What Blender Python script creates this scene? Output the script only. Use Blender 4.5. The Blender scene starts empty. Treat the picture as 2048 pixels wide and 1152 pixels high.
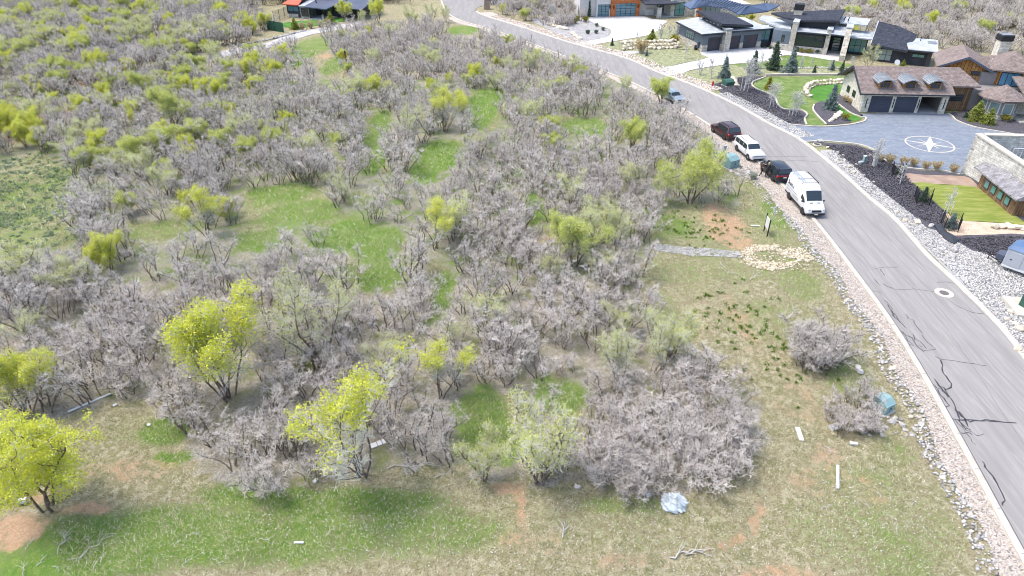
import bpy, bmesh, math, random
import numpy as np
from mathutils import Vector, Matrix
rad = math.radians
scene = bpy.context.scene
col = scene.collection

# ------------------------------------------------------------------ camera, sky, sun, exposure
PITCH, FPX, CAMH = rad(33.0), 1365.0, 32.0
cam_data = bpy.data.cameras.new('camera')
cam_data.sensor_width = 36.0
cam_data.lens = 36.0 * FPX / 2048.0
cam_data.clip_start, cam_data.clip_end = 0.5, 6000.0
cam = bpy.data.objects.new('camera', cam_data)
cam.location = (0, 0, CAMH)
cam.rotation_euler = (rad(90) - PITCH, 0, 0)
col.objects.link(cam)
scene.camera = cam

SUN_EL, SUN_AZ = rad(64), rad(100)      # azimuth: the sun stands to the left (-x) and a little beyond
sun_dir = Vector((-math.cos(SUN_EL) * math.sin(SUN_AZ), -math.cos(SUN_EL) * math.cos(SUN_AZ), math.sin(SUN_EL)))
world = bpy.data.worlds.new('World')
scene.world = world
world.use_nodes = True
wn = world.node_tree
sky = wn.nodes.new('ShaderNodeTexSky')
sky.sky_type = 'NISHITA'
sky.sun_disc = False
sky.sun_elevation = SUN_EL
sky.sun_rotation = math.atan2(sun_dir.x, sun_dir.y)
sky.air_density, sky.dust_density, sky.ozone_density = 1.0, 3.0, 1.0
bg = wn.nodes['Background']
bg.inputs[1].default_value = 0.15
wn.links.new(sky.outputs[0], bg.inputs[0])
sun_data = bpy.data.lights.new('sun', 'SUN')
sun_data.energy = 1.0
sun_data.angle = rad(18.0)
sun_data.color = (1.0, 0.96, 0.9)
sun = bpy.data.objects.new('sun', sun_data)
sun.rotation_euler = sun_dir.to_track_quat('Z', 'Y').to_euler()
sun.location = (-40, 40, 90)
col.objects.link(sun)
scene.view_settings.view_transform = 'Standard'
scene.view_settings.look = 'None'
scene.view_settings.gamma = 1.0
scene.view_settings.exposure = 1.42
scene.cycles.filter_width = 1.0

# ------------------------------------------------------------------ measuring: a point of the photograph -> a place on the ground
CP, SP = math.cos(PITCH), math.sin(PITCH)
def P3(px, py, z=0.0):
    u, v = (px - 1024) / FPX, (576 - py) / FPX
    d = (u, CP + v * SP, -SP + v * CP)
    t = (z - CAMH) / d[2]
    return (d[0] * t, d[1] * t, z)
def G(px, py):
    p = P3(px, py)
    return (p[0], p[1])
def mpp(px, py):                        # metres per photo pixel across, at that ground point
    return CAMH / (SP - (576 - py) / FPX * CP) / FPX
def height_of(px, py, ty):
    X, Y = G(px, py)
    k = (576 - ty) / FPX
    return CAMH - (Y * SP - k * Y * CP) / (CP + k * SP)
def GL(pts):
    return [G(*p) for p in pts]
def zoomed(x0, y0, s, pts):             # points read off an enlarged crop
    return [(x0 + a / s, y0 + b / s) for a, b in pts]

# ------------------------------------------------------------------ materials
MATS = {}
def mat(name, c1, c2=None, scale=3.0, rough=0.85, bump=0.0, bscale=20.0, metal=0.0, detail=6.0, c3=None, s3=40.0, lo=0.35, hi=0.65, spec=0.3, vary=0.0, coord='Object', stretch=None):
    m = bpy.data.materials.new(name)
    m.use_nodes = True
    nt = m.node_tree
    b = nt.nodes['Principled BSDF']
    b.inputs['Roughness'].default_value = rough
    b.inputs['Metallic'].default_value = metal
    b.inputs['Specular IOR Level'].default_value = spec
    b.inputs['Base Color'].default_value = (*c1, 1)
    tc = nt.nodes.new('ShaderNodeTexCoord')
    src = tc.outputs[coord]
    if stretch:
        mp = nt.nodes.new('ShaderNodeMapping')
        mp.inputs['Scale'].default_value = stretch
        nt.links.new(src, mp.inputs[0])
        src = mp.outputs[0]
    out = None
    def noise(sc, det):
        n = nt.nodes.new('ShaderNodeTexNoise')
        n.inputs['Scale'].default_value = sc
        n.inputs['Detail'].default_value = det
        nt.links.new(src, n.inputs['Vector'])
        return n
    def ramp(n, a, z):
        r = nt.nodes.new('ShaderNodeMapRange')
        r.inputs[1].default_value, r.inputs[2].default_value = a, z
        nt.links.new(n.outputs[0], r.inputs[0])
        return r.outputs[0]
    def mix(fac, a, bb):
        x = nt.nodes.new('ShaderNodeMix')
        x.data_type = 'RGBA'
        nt.links.new(fac, x.inputs[0])
        for i, c in ((6, a), (7, bb)):
            if isinstance(c, tuple):
                x.inputs[i].default_value = (*c, 1)
            else:
                nt.links.new(c, x.inputs[i])
        return x.outputs[2]
    if c2:
        out = mix(ramp(noise(scale, detail), lo, hi), c1, c2)
        if c3:
            out = mix(ramp(noise(s3, 3.0), 0.5, 0.7), out, c3)
    if vary:
        oi = nt.nodes.new('ShaderNodeObjectInfo')
        hs = nt.nodes.new('ShaderNodeHueSaturation')
        mr = nt.nodes.new('ShaderNodeMapRange')
        mr.inputs[3].default_value, mr.inputs[4].default_value = 1 - vary, 1 + vary
        nt.links.new(oi.outputs['Random'], mr.inputs[0])
        nt.links.new(mr.outputs[0], hs.inputs['Value'])
        if out is None:
            hs.inputs['Color'].default_value = (*c1, 1)
        else:
            nt.links.new(out, hs.inputs['Color'])
        out = hs.outputs[0]
    if out is not None:
        nt.links.new(out, b.inputs['Base Color'])
    if bump:
        n = noise(bscale, 5.0)
        bp = nt.nodes.new('ShaderNodeBump')
        bp.inputs['Strength'].default_value = bump
        bp.inputs['Distance'].default_value = 0.05
        nt.links.new(n.outputs[0], bp.inputs['Height'])
        nt.links.new(bp.outputs[0], b.inputs['Normal'])
    MATS[name] = m
    return m

def pattern_mat(name, kind, c1, c2, mortar, sx, sy, rough=0.9, bump=0.5, mort=0.02, off=0.5):
    """stone courses, shingles and boards too small to pick apart from here"""
    m = bpy.data.materials.new(name)
    m.use_nodes = True
    nt = m.node_tree
    b = nt.nodes['Principled BSDF']
    b.inputs['Roughness'].default_value = rough
    b.inputs['Specular IOR Level'].default_value = 0.2
    tc = nt.nodes.new('ShaderNodeTexCoord')
    geo = nt.nodes.new('ShaderNodeNewGeometry')
    sep = nt.nodes.new('ShaderNodeSeparateXYZ')
    nt.links.new(tc.outputs['Object'], sep.inputs[0])
    add = nt.nodes.new('ShaderNodeMath')
    add.operation = 'ADD'
    nt.links.new(sep.outputs[0], add.inputs[0])
    if kind == 'roof':
        add.inputs[1].default_value = 0.0
    else:
        nt.links.new(sep.outputs[1], add.inputs[1])
    cmb = nt.nodes.new('ShaderNodeCombineXYZ')
    nt.links.new(add.outputs[0], cmb.inputs[0])
    nt.links.new(sep.outputs[2] if kind != 'roof' else sep.outputs[1], cmb.inputs[1])
    br = nt.nodes.new('ShaderNodeTexBrick')
    br.inputs['Color1'].default_value = (*c1, 1)
    br.inputs['Color2'].default_value = (*c2, 1)
    br.inputs['Mortar'].default_value = (*mortar, 1)
    br.inputs['Scale'].default_value = 1.0
    br.inputs['Mortar Size'].default_value = mort
    br.inputs['Brick Width'].default_value = sx
    br.inputs['Row Height'].default_value = sy
    br.offset = off
    br.squash = 1.4 if kind == 'stone' else 1.0
    br.squash_frequency = 3
    nz = nt.nodes.new('ShaderNodeTexNoise')
    nz.inputs['Scale'].default_value = 2.5
    nz.inputs['Detail'].default_value = 6
    nt.links.new(tc.outputs['Object'], nz.inputs['Vector'])
    dist = nt.nodes.new('ShaderNodeVectorMath')
    dist.operation = 'MULTIPLY_ADD'
    nt.links.new(nz.outputs['Color'], dist.inputs[0])
    k = 0.12 if kind == 'stone' else 0.02
    dist.inputs[1].default_value = (k, k, 0)
    nt.links.new(cmb.outputs[0], dist.inputs[2])
    nt.links.new(dist.outputs[0], br.inputs['Vector'])
    hs = nt.nodes.new('ShaderNodeHueSaturation')
    mr = nt.nodes.new('ShaderNodeMapRange')
    mr.inputs[1].default_value, mr.inputs[2].default_value = 0.3, 0.7
    mr.inputs[3].default_value, mr.inputs[4].default_value = 0.75, 1.25
    nt.links.new(nz.outputs[0], mr.inputs[0])
    nt.links.new(mr.outputs[0], hs.inputs['Value'])
    nt.links.new(br.outputs[0], hs.inputs['Color'])
    nt.links.new(hs.outputs[0], b.inputs['Base Color'])
    bp = nt.nodes.new('ShaderNodeBump')
    bp.inputs['Strength'].default_value = bump
    bp.inputs['Distance'].default_value = 0.04
    bp.invert = True
    nt.links.new(br.outputs[1], bp.inputs['Height'])
    nt.links.new(bp.outputs[0], b.inputs['Normal'])
    MATS[name] = m
    return m

def glass_mat(name, tint, rough=0.05):
    m = bpy.data.materials.new(name)
    m.use_nodes = True
    nt = m.node_tree
    b = nt.nodes['Principled BSDF']
    b.inputs['Base Color'].default_value = (*tint, 1)
    b.inputs['Roughness'].default_value = rough
    b.inputs['Specular IOR Level'].default_value = 0.8
    tc = nt.nodes.new('ShaderNodeTexCoord')
    n = nt.nodes.new('ShaderNodeTexNoise')
    n.inputs['Scale'].default_value = 0.7
    nt.links.new(tc.outputs['Object'], n.inputs['Vector'])
    bp = nt.nodes.new('ShaderNodeBump')
    bp.inputs['Strength'].default_value = 0.15
    bp.inputs['Distance'].default_value = 0.1
    nt.links.new(n.outputs[0], bp.inputs['Height'])
    nt.links.new(bp.outputs[0], b.inputs['Normal'])
    MATS[name] = m

def attr_mat(name, rough=0.9, trans=0.0):
    m = bpy.data.materials.new(name)
    m.use_nodes = True
    nt = m.node_tree
    b = nt.nodes['Principled BSDF']
    b.inputs['Roughness'].default_value = rough
    b.inputs['Specular IOR Level'].default_value = 0.15
    a = nt.nodes.new('ShaderNodeAttribute')
    a.attribute_name = 'tint'
    nt.links.new(a.outputs['Color'], b.inputs['Base Color'])
    MATS[name] = m

def leaf_mat(name, c1, c2):
    m = bpy.data.materials.new(name)
    m.use_nodes = True
    nt = m.node_tree
    b = nt.nodes['Principled BSDF']
    b.inputs['Roughness'].default_value = 0.6
    b.inputs['Specular IOR Level'].default_value = 0.25
    tc = nt.nodes.new('ShaderNodeTexCoord')
    n = nt.nodes.new('ShaderNodeTexNoise')
    n.inputs['Scale'].default_value = 2.2
    n.inputs['Detail'].default_value = 4
    nt.links.new(tc.outputs['Object'], n.inputs['Vector'])
    r = nt.nodes.new('ShaderNodeMapRange')
    r.inputs[1].default_value, r.inputs[2].default_value = 0.35, 0.65
    nt.links.new(n.outputs[0], r.inputs[0])
    x = nt.nodes.new('ShaderNodeMix')
    x.data_type = 'RGBA'
    x.inputs[6].default_value, x.inputs[7].default_value = (*c1, 1), (*c2, 1)
    nt.links.new(r.outputs[0], x.inputs[0])
    nt.links.new(x.outputs[2], b.inputs['Base Color'])
    tr = nt.nodes.new('ShaderNodeBsdfTranslucent')
    nt.links.new(x.outputs[2], tr.inputs[0])
    ms = nt.nodes.new('ShaderNodeMixShader')
    ms.inputs[0].default_value = 0.35
    out = nt.nodes['Material Output']
    nt.links.new(b.outputs[0], ms.inputs[1])
    nt.links.new(tr.outputs[0], ms.inputs[2])
    nt.links.new(ms.outputs[0], out.inputs[0])
    MATS[name] = m

mat('bark', (0.11, 0.085, 0.066), (0.23, 0.19, 0.16), 6, 0.95, 0.4, 40, vary=0.25)
mat('twig', (0.50, 0.455, 0.41), (0.68, 0.63, 0.58), 1.2, 0.9, vary=0.16)
mat('pale_twig', (0.52, 0.52, 0.44), (0.66, 0.65, 0.57), 1.2, 0.9, vary=0.12)
mat('dead_wood', (0.40, 0.375, 0.35), (0.50, 0.475, 0.44), 6, 0.9, 0.3, 30)
mat('aspen_bark', (0.50, 0.49, 0.46), (0.62, 0.61, 0.58), 5, 0.85, c3=(0.2, 0.19, 0.17), s3=14)
leaf_mat('leaf_bright', (0.56, 0.61, 0.08), (0.74, 0.74, 0.11))
leaf_mat('leaf_pale', (0.56, 0.60, 0.16), (0.68, 0.70, 0.24))
leaf_mat('leaf_soft', (0.50, 0.56, 0.13), (0.64, 0.67, 0.20))
leaf_mat('leaf_olive', (0.26, 0.29, 0.06), (0.34, 0.38, 0.08))
leaf_mat('spruce_green', (0.075, 0.125, 0.07), (0.14, 0.20, 0.13))
leaf_mat('spruce_blue', (0.16, 0.225, 0.20), (0.26, 0.33, 0.31))
leaf_mat('shrub_yellow', (0.26, 0.24, 0.02), (0.36, 0.33, 0.03))
leaf_mat('straw', (0.40, 0.31, 0.15), (0.48, 0.38, 0.2))
attr_mat('grass_blade')
mat('asphalt', (0.225, 0.214, 0.20), (0.27, 0.257, 0.241), 0.8, 0.9, 0.25, 60, c3=(0.295, 0.28, 0.264), s3=3.0, spec=0.2, detail=10, stretch=(1.6, .12, 1))
mat('drive_asphalt', (0.145, 0.17, 0.205), (0.19, 0.215, 0.25), 0.5, 0.85, 0.15, 60, spec=0.3, stretch=(1, 2.2, 1), c3=(0.225, 0.25, 0.285), s3=1.6)
mat('concrete', (0.42, 0.38, 0.32), (0.52, 0.48, 0.41), 1.5, 0.9, 0.15, 40)
mat('white_concrete', (0.44, 0.435, 0.43), (0.54, 0.535, 0.53), 0.5, 0.85, 0.08, 40, detail=8)
mat('grey_concrete', (0.36, 0.36, 0.37), (0.45, 0.45, 0.45), 0.8, 0.9, 0.1, 40)
mat('tar', (0.03, 0.03, 0.035), (0.05, 0.05, 0.055), 5, 0.7)
mat('faint_seam', (0.15, 0.15, 0.16), (0.2, 0.2, 0.21), 3, 0.85)
mat('mulch', (0.045, 0.042, 0.05), (0.085, 0.08, 0.092), 5, 0.95, 0.8, 14, c3=(0.15, 0.145, 0.155), s3=16)
mat('gravel_pink', (0.40, 0.35, 0.295), (0.50, 0.45, 0.39), 3, 0.95, 0.7, 16, c3=(0.27, 0.22, 0.19), s3=9)
mat('gravel_grey', (0.30, 0.292, 0.28), (0.44, 0.43, 0.41), 5, 0.95, 0.9, 12, c3=(0.2, 0.2, 0.2), s3=7)
mat('tan_dirt', (0.46, 0.34, 0.24), (0.60, 0.48, 0.36), 1.5, 0.95, 0.6, 10, c3=(0.36, 0.26, 0.19), s3=6)
mat('wet_dirt', (0.25, 0.175, 0.135), (0.36, 0.27, 0.21), 0.6, 0.95, 0.4, 12)
mat('grey_hill', (0.27, 0.26, 0.25), (0.38, 0.37, 0.36), 1.2, 0.95, 0.8, 6, c3=(0.17, 0.165, 0.16), s3=3)
mat('lawn', (0.10, 0.16, 0.035), (0.20, 0.235, 0.085), 0.6, 0.95, 0.5, 30, detail=8, c3=(0.08, 0.17, 0.02), s3=2)
mat('lawn_deep', (0.045, 0.16, 0.015), (0.09, 0.21, 0.035), 0.7, 0.95, 0.5, 30)
mat('sod', (0.15, 0.19, 0.03), (0.26, 0.27, 0.075), 0.8, 0.95, 0.4, 20, stretch=(0.5, 2.2, 1), c3=(0.14, 0.2, 0.02), s3=1.5)
mat('meadow', (0.15, 0.17, 0.075), (0.29, 0.295, 0.165), 1.6, 0.95, 0.8, 8, c3=(0.38, 0.37, 0.25), s3=2.5)
mat('rock_white', (0.29, 0.275, 0.255), (0.45, 0.43, 0.40), 2.5, 0.9, 0.5, 12, vary=0.22)
mat('rock_tan', (0.48, 0.40, 0.28), (0.66, 0.60, 0.50), 1.5, 0.9, 0.5, 8, vary=0.25)
mat('rubble_cream', (0.62, 0.54, 0.38), (0.78, 0.72, 0.56), 3, 0.95, 0.6, 9, c3=(0.4, 0.35, 0.22), s3=5)
mat('white_paint', (0.55, 0.55, 0.55), (0.61, 0.61, 0.61), 3, 0.35, spec=0.5)
mat('car_white', (0.60, 0.60, 0.60), rough=0.25, spec=0.5)
mat('car_maroon', (0.045, 0.016, 0.018), rough=0.22, spec=0.6)
mat('car_black', (0.012, 0.013, 0.018), rough=0.18, spec=0.6)
mat('car_silver', (0.33, 0.40, 0.43), rough=0.25, metal=0.4, spec=0.5)
mat('black_plastic', (0.025, 0.025, 0.028), rough=0.6)
mat('tyre', (0.02, 0.02, 0.02), rough=0.85)
mat('rim', (0.45, 0.45, 0.46), rough=0.35, metal=0.6)
mat('lamp_red', (0.55, 0.02, 0.03), rough=0.25)
mat('lamp_clear', (0.5, 0.52, 0.55), rough=0.15)
mat('plate', (0.7, 0.68, 0.66), rough=0.5)
mat('chrome', (0.6, 0.6, 0.62), rough=0.2, metal=0.9)
glass_mat('car_glass', (0.02, 0.03, 0.035))
glass_mat('dark_glass', (0.022, 0.032, 0.036))
glass_mat('teal_glass', (0.07, 0.17, 0.21))
glass_mat('green_glass', (0.10, 0.26, 0.25))
glass_mat('curtain_glass', (0.08, 0.25, 0.40))
glass_mat('clear_glass', (0.20, 0.27, 0.27))
mat('cabinet_green', (0.19, 0.31, 0.32), (0.23, 0.36, 0.36), 2, 0.55, vary=0.1)
mat('cabinet_dark', (0.03, 0.085, 0.065), (0.045, 0.11, 0.085), 2, 0.5)
mat('hydrant_red', (0.50, 0.02, 0.03), rough=0.45)
pattern_mat('shingle', 'roof', (0.19, 0.15, 0.135), (0.25, 0.205, 0.185), (0.11, 0.085, 0.075), 0.35, 0.22, mort=0.012)
pattern_mat('dark_shingle', 'roof', (0.032, 0.037, 0.05), (0.055, 0.06, 0.075), (0.02, 0.022, 0.03), 0.6, 0.3, mort=0.015)
pattern_mat('ledge_stone', 'stone', (0.44, 0.39, 0.32), (0.60, 0.56, 0.48), (0.28, 0.25, 0.21), 0.55, 0.17, mort=0.015)
pattern_mat('pale_stone', 'stone', (0.46, 0.445, 0.395), (0.58, 0.565, 0.51), (0.32, 0.305, 0.265), 0.6, 0.24, mort=0.015)
pattern_mat('cream_stone', 'stone', (0.56, 0.52, 0.42), (0.66, 0.63, 0.54), (0.40, 0.37, 0.29), 0.5, 0.22, mort=0.015)
pattern_mat('cedar', 'boards', (0.33, 0.155, 0.05), (0.42, 0.23, 0.085), (0.12, 0.055, 0.02), 0.28, 9.0, mort=0.02, off=0.0)
pattern_mat('aged_boards', 'boards', (0.14, 0.085, 0.05), (0.24, 0.15, 0.085), (0.05, 0.03, 0.02), 0.28, 9.0, mort=0.02, off=0.0)
pattern_mat('orange_siding', 'boards', (0.40, 0.13, 0.05), (0.46, 0.17, 0.07), (0.25, 0.08, 0.03), 30.0, 0.25, mort=0.02, off=0.0)
mat('stucco_white', (0.52, 0.50, 0.475), (0.57, 0.55, 0.525), 1, 0.9, 0.1, 60)
mat('blue_panel', (0.115, 0.145, 0.175), (0.135, 0.165, 0.195), 0.6, 0.6)
mat('charcoal', (0.03, 0.034, 0.043), (0.042, 0.047, 0.058), 0.8, 0.7)
mat('door_brown', (0.055, 0.05, 0.06), (0.07, 0.064, 0.075), 0.8, 0.55)
mat('door_slate', (0.045, 0.052, 0.075), (0.06, 0.068, 0.095), 0.8, 0.55)
mat('membrane', (0.30, 0.325, 0.34), (0.40, 0.425, 0.44), 0.6, 0.7, c3=(0.48, 0.50, 0.51), s3=1.2, detail=8)
mat('seam_metal', (0.075, 0.105, 0.165), (0.10, 0.135, 0.20), 0.4, 0.35, metal=0.3, spec=0.5)
mat('red_roof', (0.50, 0.09, 0.045), (0.58, 0.13, 0.07), 0.5, 0.6)
mat('slate_blue', (0.06, 0.075, 0.11), (0.085, 0.10, 0.14), 0.5, 0.6)
mat('zinc', (0.22, 0.24, 0.25), (0.32, 0.34, 0.35), 0.8, 0.45, metal=0.4)
mat('grey_stucco', (0.22, 0.205, 0.20), (0.26, 0.245, 0.235), 1, 0.9)
mat('black_metal', (0.02, 0.02, 0.024), rough=0.5)
mat('fence_green', (0.02, 0.07, 0.045), (0.03, 0.09, 0.06), 2, 0.8)
mat('trailer_grey', (0.33, 0.35, 0.38), (0.37, 0.39, 0.42), 0.6, 0.45)
mat('trailer_blue', (0.07, 0.13, 0.24), (0.09, 0.16, 0.28), 0.6, 0.3)
mat('skin', (0.50, 0.30, 0.22), rough=0.6)
mat('cloth_black', (0.014, 0.014, 0.017), (0.03, 0.03, 0.034), 12, 0.9)
mat('cloth_brown', (0.06, 0.035, 0.035), (0.1, 0.06, 0.055), 12, 0.9)
mat('hair_dark', (0.03, 0.02, 0.015), rough=0.7)
mat('hair_blond', (0.45, 0.33, 0.2), rough=0.7)
mat('rust', (0.22, 0.07, 0.025), (0.32, 0.11, 0.04), 6, 0.9)
mat('lumber', (0.55, 0.46, 0.33), (0.66, 0.57, 0.43), 4, 0.9)

# ------------------------------------------------------------------ mesh helpers
def link(o):
    col.objects.link(o)
    return o
def tag(o, label=None, cat=None, group=None, kind=None):
    for k, v in (('label', label), ('category', cat), ('group', group), ('kind', kind)):
        if v:
            o[k] = v
    return o
def empty(name, loc=(0, 0, 0), rz=0.0):
    o = bpy.data.objects.new(name, None)
    o.location = loc
    o.rotation_euler = (0, 0, rz)
    o.empty_display_size = 0.3
    return link(o)
def np_mesh(name, verts, faces, mats, smooth=False, midx=None):
    me = bpy.data.meshes.new(name)
    verts = np.asarray(verts, dtype=np.float32).reshape(-1, 3)
    faces = np.asarray(faces, dtype=np.int32)
    n, k = faces.shape
    me.vertices.add(len(verts))
    me.vertices.foreach_set('co', verts.ravel())
    me.loops.add(n * k)
    me.loops.foreach_set('vertex_index', faces.ravel())
    me.polygons.add(n)
    me.polygons.foreach_set('loop_start', np.arange(0, n * k, k, dtype=np.int32))
    if smooth:
        me.polygons.foreach_set('use_smooth', np.ones(n, dtype=bool))
    for m in (mats if isinstance(mats, (list, tuple)) else [mats]):
        me.materials.append(MATS[m])
    if midx is not None:
        me.polygons.foreach_set('material_index', np.asarray(midx, dtype=np.int32))
    me.update(calc_edges=True)
    me.validate()
    return me

class MB:
    def __init__(s):
        s.v, s.f = [], []
    def add(s, vs, fs):
        n = len(s.v)
        s.v += [tuple(p) for p in vs]
        s.f += [tuple(i + n for i in f) for f in fs]
        return s
    def box(s, x0, x1, y0, y1, z0, z1):
        return s.add([(x0, y0, z0), (x1, y0, z0), (x1, y1, z0), (x0, y1, z0), (x0, y0, z1), (x1, y0, z1), (x1, y1, z1), (x0, y1, z1)],
                     [(3, 2, 1, 0), (4, 5, 6, 7), (0, 1, 5, 4), (1, 2, 6, 5), (2, 3, 7, 6), (3, 0, 4, 7)])
    def obox(s, p, q, w, z0, z1, off=0.0):
        """upright wall from p to q (2-D), thickness w to the left of p->q"""
        dx, dy = q[0] - p[0], q[1] - p[1]
        l = math.hypot(dx, dy)
        nx, ny = -dy / l, dx / l
        a = [(p[0] + nx * off, p[1] + ny * off), (q[0] + nx * off, q[1] + ny * off), (q[0] + nx * (w + off), q[1] + ny * (w + off)), (p[0] + nx * (w + off), p[1] + ny * (w + off))]
        return s.prism(a, z0, z1)
    def prism(s, poly, z0, z1):
        n = len(poly)
        a = sum(poly[i][0] * poly[(i + 1) % n][1] - poly[(i + 1) % n][0] * poly[i][1] for i in range(n))
        if a < 0:
            poly = poly[::-1]
        zt = z1 if isinstance(z1, (list, tuple)) else [z1] * n
        if a < 0 and isinstance(z1, (list, tuple)):
            zt = zt[::-1]
        return s.add([(p[0], p[1], z0) for p in poly] + [(p[0], p[1], zt[i]) for i, p in enumerate(poly)],
                     [tuple(range(n - 1, -1, -1)), tuple(range(n, 2 * n))] + [(i, (i + 1) % n, n + (i + 1) % n, n + i) for i in range(n)])
    def slab(s, pts, t):
        """roof slab: polygon of 3-D points on top, thickness t below"""
        n = len(pts)
        a = sum(pts[i][0] * pts[(i + 1) % n][1] - pts[(i + 1) % n][0] * pts[i][1] for i in range(n))
        if a < 0:
            pts = pts[::-1]
        return s.add([(p[0], p[1], p[2] - t) for p in pts] + list(pts),
                     [tuple(range(n - 1, -1, -1)), tuple(range(n, 2 * n))] + [(i, (i + 1) % n, n + (i + 1) % n, n + i) for i in range(n)])
    def tube(s, p0, p1, r0, r1=None, n=8, cap=True):
        r1 = r0 if r1 is None else r1
        p0, p1 = Vector(p0), Vector(p1)
        d = (p1 - p0).normalized()
        a = d.orthogonal().normalized()
        b = d.cross(a)
        ring = [a * math.cos(2 * math.pi * i / n) + b * math.sin(2 * math.pi * i / n) for i in range(n)]
        vs = [p0 + q * r0 for q in ring] + [p1 + q * r1 for q in ring]
        fs = [(i, (i + 1) % n, n + (i + 1) % n, n + i) for i in range(n)]
        if cap:
            fs += [tuple(range(n - 1, -1, -1)), tuple(range(n, 2 * n))]
        return s.add(vs, fs)
    def path(s, pts, r, n=6):
        for i in range(len(pts) - 1):
            s.tube(pts[i], pts[i + 1], r, n=n)
        return s
    def lathe(s, prof, n=16, c=(0, 0, 0)):
        vs = [(c[0] + r * math.cos(2 * math.pi * k / n), c[1] + r * math.sin(2 * math.pi * k / n), c[2] + z) for r, z in prof for k in range(n)]
        fs = [(i * n + k, i * n + (k + 1) % n, (i + 1) * n + (k + 1) % n, (i + 1) * n + k) for i in range(len(prof) - 1) for k in range(n)]
        fs += [tuple(range(n - 1, -1, -1)), tuple((len(prof) - 1) * n + k for k in range(n))]
        return s.add(vs, fs)
    def mesh(s, name, m, smooth=False, bevel=0.0, sharp=None):
        me = bpy.data.meshes.new(name)
        me.from_pydata(s.v, [], s.f)
        if bevel:
            bm = bmesh.new()
            bm.from_mesh(me)
            bmesh.ops.bevel(bm, geom=[e for e in bm.edges if e.is_manifold and e.calc_face_angle(0) > 0.6], offset=bevel, segments=1, affect='EDGES', profile=0.5)
            bm.to_mesh(me)
            bm.free()
        for x in (m if isinstance(m, (list, tuple)) else [m]):
            me.materials.append(MATS[x])
        if smooth:
            for p in me.polygons:
                p.use_smooth = True
            if sharp:
                me.set_sharp_from_angle(angle=rad(sharp))
        return me
    def build(s, name, m, parent=None, **kw):
        o = bpy.data.objects.new(name, s.mesh(name, m, **kw))
        o.parent = parent
        return link(o)

def smooth_line(pts, n=6, closed=False):
    out = []
    N = len(pts)
    rng = range(N) if closed else range(N - 1)
    for i in rng:
        p0 = pts[(i - 1) % N] if closed or i > 0 else pts[0]
        p1, p2 = pts[i], pts[(i + 1) % N]
        p3 = pts[(i + 2) % N] if closed or i < N - 2 else pts[-1]
        for k in range(n):
            t = k / n
            out.append(tuple(0.5 * (2 * p1[j] + (p2[j] - p0[j]) * t + (2 * p0[j] - 5 * p1[j] + 4 * p2[j] - p3[j]) * t * t + (3 * p1[j] - p0[j] - 3 * p2[j] + p3[j]) * t ** 3) for j in range(len(p1))))
    if not closed:
        out.append(tuple(pts[-1]))
    return out
def offset_line(pts, d):
    """shift an open 2-D line to its left by d"""
    out = []
    for i, p in enumerate(pts):
        a, b = pts[max(i - 1, 0)], pts[min(i + 1, len(pts) - 1)]
        dx, dy = b[0] - a[0], b[1] - a[1]
        l = math.hypot(dx, dy) or 1
        dd = d[i] if isinstance(d, list) else d
        out.append((p[0] - dy / l * dd, p[1] + dx / l * dd))
    return out
def sheet(name, poly, z, m, parent=None, kind='structure', label=None, cat=None):
    me = bpy.data.meshes.new(name)
    n = len(poly)
    a = sum(poly[i][0] * poly[(i + 1) % n][1] - poly[(i + 1) % n][0] * poly[i][1] for i in range(n))
    if a < 0:
        poly = poly[::-1]
    me.from_pydata([(p[0], p[1], z) for p in poly], [], [tuple(range(n))])
    me.materials.append(MATS[m])
    o = link(bpy.data.objects.new(name, me))
    o.parent = parent
    if parent is None:
        tag(o, label, cat, kind=kind)
    return o
def ribbon(pts, w, z, mb=None, ws=None):
    """flat band along a 2-D line"""
    mb = mb or MB()
    L = offset_line(pts, [x / 2 for x in ws] if ws else w / 2)
    R = offset_line(pts, [-x / 2 for x in ws] if ws else -w / 2)
    n = len(pts)
    mb.add([(p[0], p[1], z) for p in R] + [(p[0], p[1], z) for p in L], [(i, i + 1, n + i + 1, n + i) for i in range(n - 1)])
    return mb
def inside(poly, x, y):
    """vectorised point-in-polygon"""
    x, y = np.asarray(x, float), np.asarray(y, float)
    r = np.zeros(x.shape, bool)
    n = len(poly)
    for i in range(n):
        x1, y1 = poly[i]
        x2, y2 = poly[(i + 1) % n]
        c = (y1 > y) != (y2 > y)
        with np.errstate(divide='ignore', invalid='ignore'):
            r ^= c & (x < (x2 - x1) * (y - y1) / (y2 - y1 + 1e-12) + x1)
    return r

# ------------------------------------------------------------------ road lines (measured on the ground)
ROAD_L = [(14.0, -60), (19.0, -30), (22.4, -10), (25.7, 10)] + GL([(2043.6, 1094.5), (1962, 945.6), (1904, 840), (1850, 745), (1790, 648.5), (1726, 560), (1648, 458.5)]) + [(30.6, 70.0), (29.4, 80.0)] + GL([(1424, 252), (1354, 210), (1262, 163.6), (1174, 129), (1039, 78), (977, 56.6), (928, 43)]) + [(-14.2, 163), (-16.0, 172), (-17.5, 185), (-17, 210), (-12, 260), (0, 400)]
ROAD_R = [(21.8, -62), (26.7, -31), (30.2, -11), (33.4, 9), (35.6, 23), (36.6, 32)] + GL([(2025, 689.6), (1973.6, 631), (1908, 566), (1850, 511.6), (1787, 440), (1734, 396), (1680, 347), (1599.5, 281.5), (1539, 250), (1466, 208.6), (1384, 171), (1311, 144), (1250, 117), (1145, 88), (1035, 52.7), (977, 35), (952, 24)]) + [(-9.5, 172), (-10.2, 185), (-9.5, 210), (-5, 258), (7, 398)]
ROAD_L = smooth_line(ROAD_L, 5)
ROAD_R = smooth_line(ROAD_R, 5)
_ly = np.array([p[1] for p in ROAD_L]); _lx = np.array([p[0] for p in ROAD_L])
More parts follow.
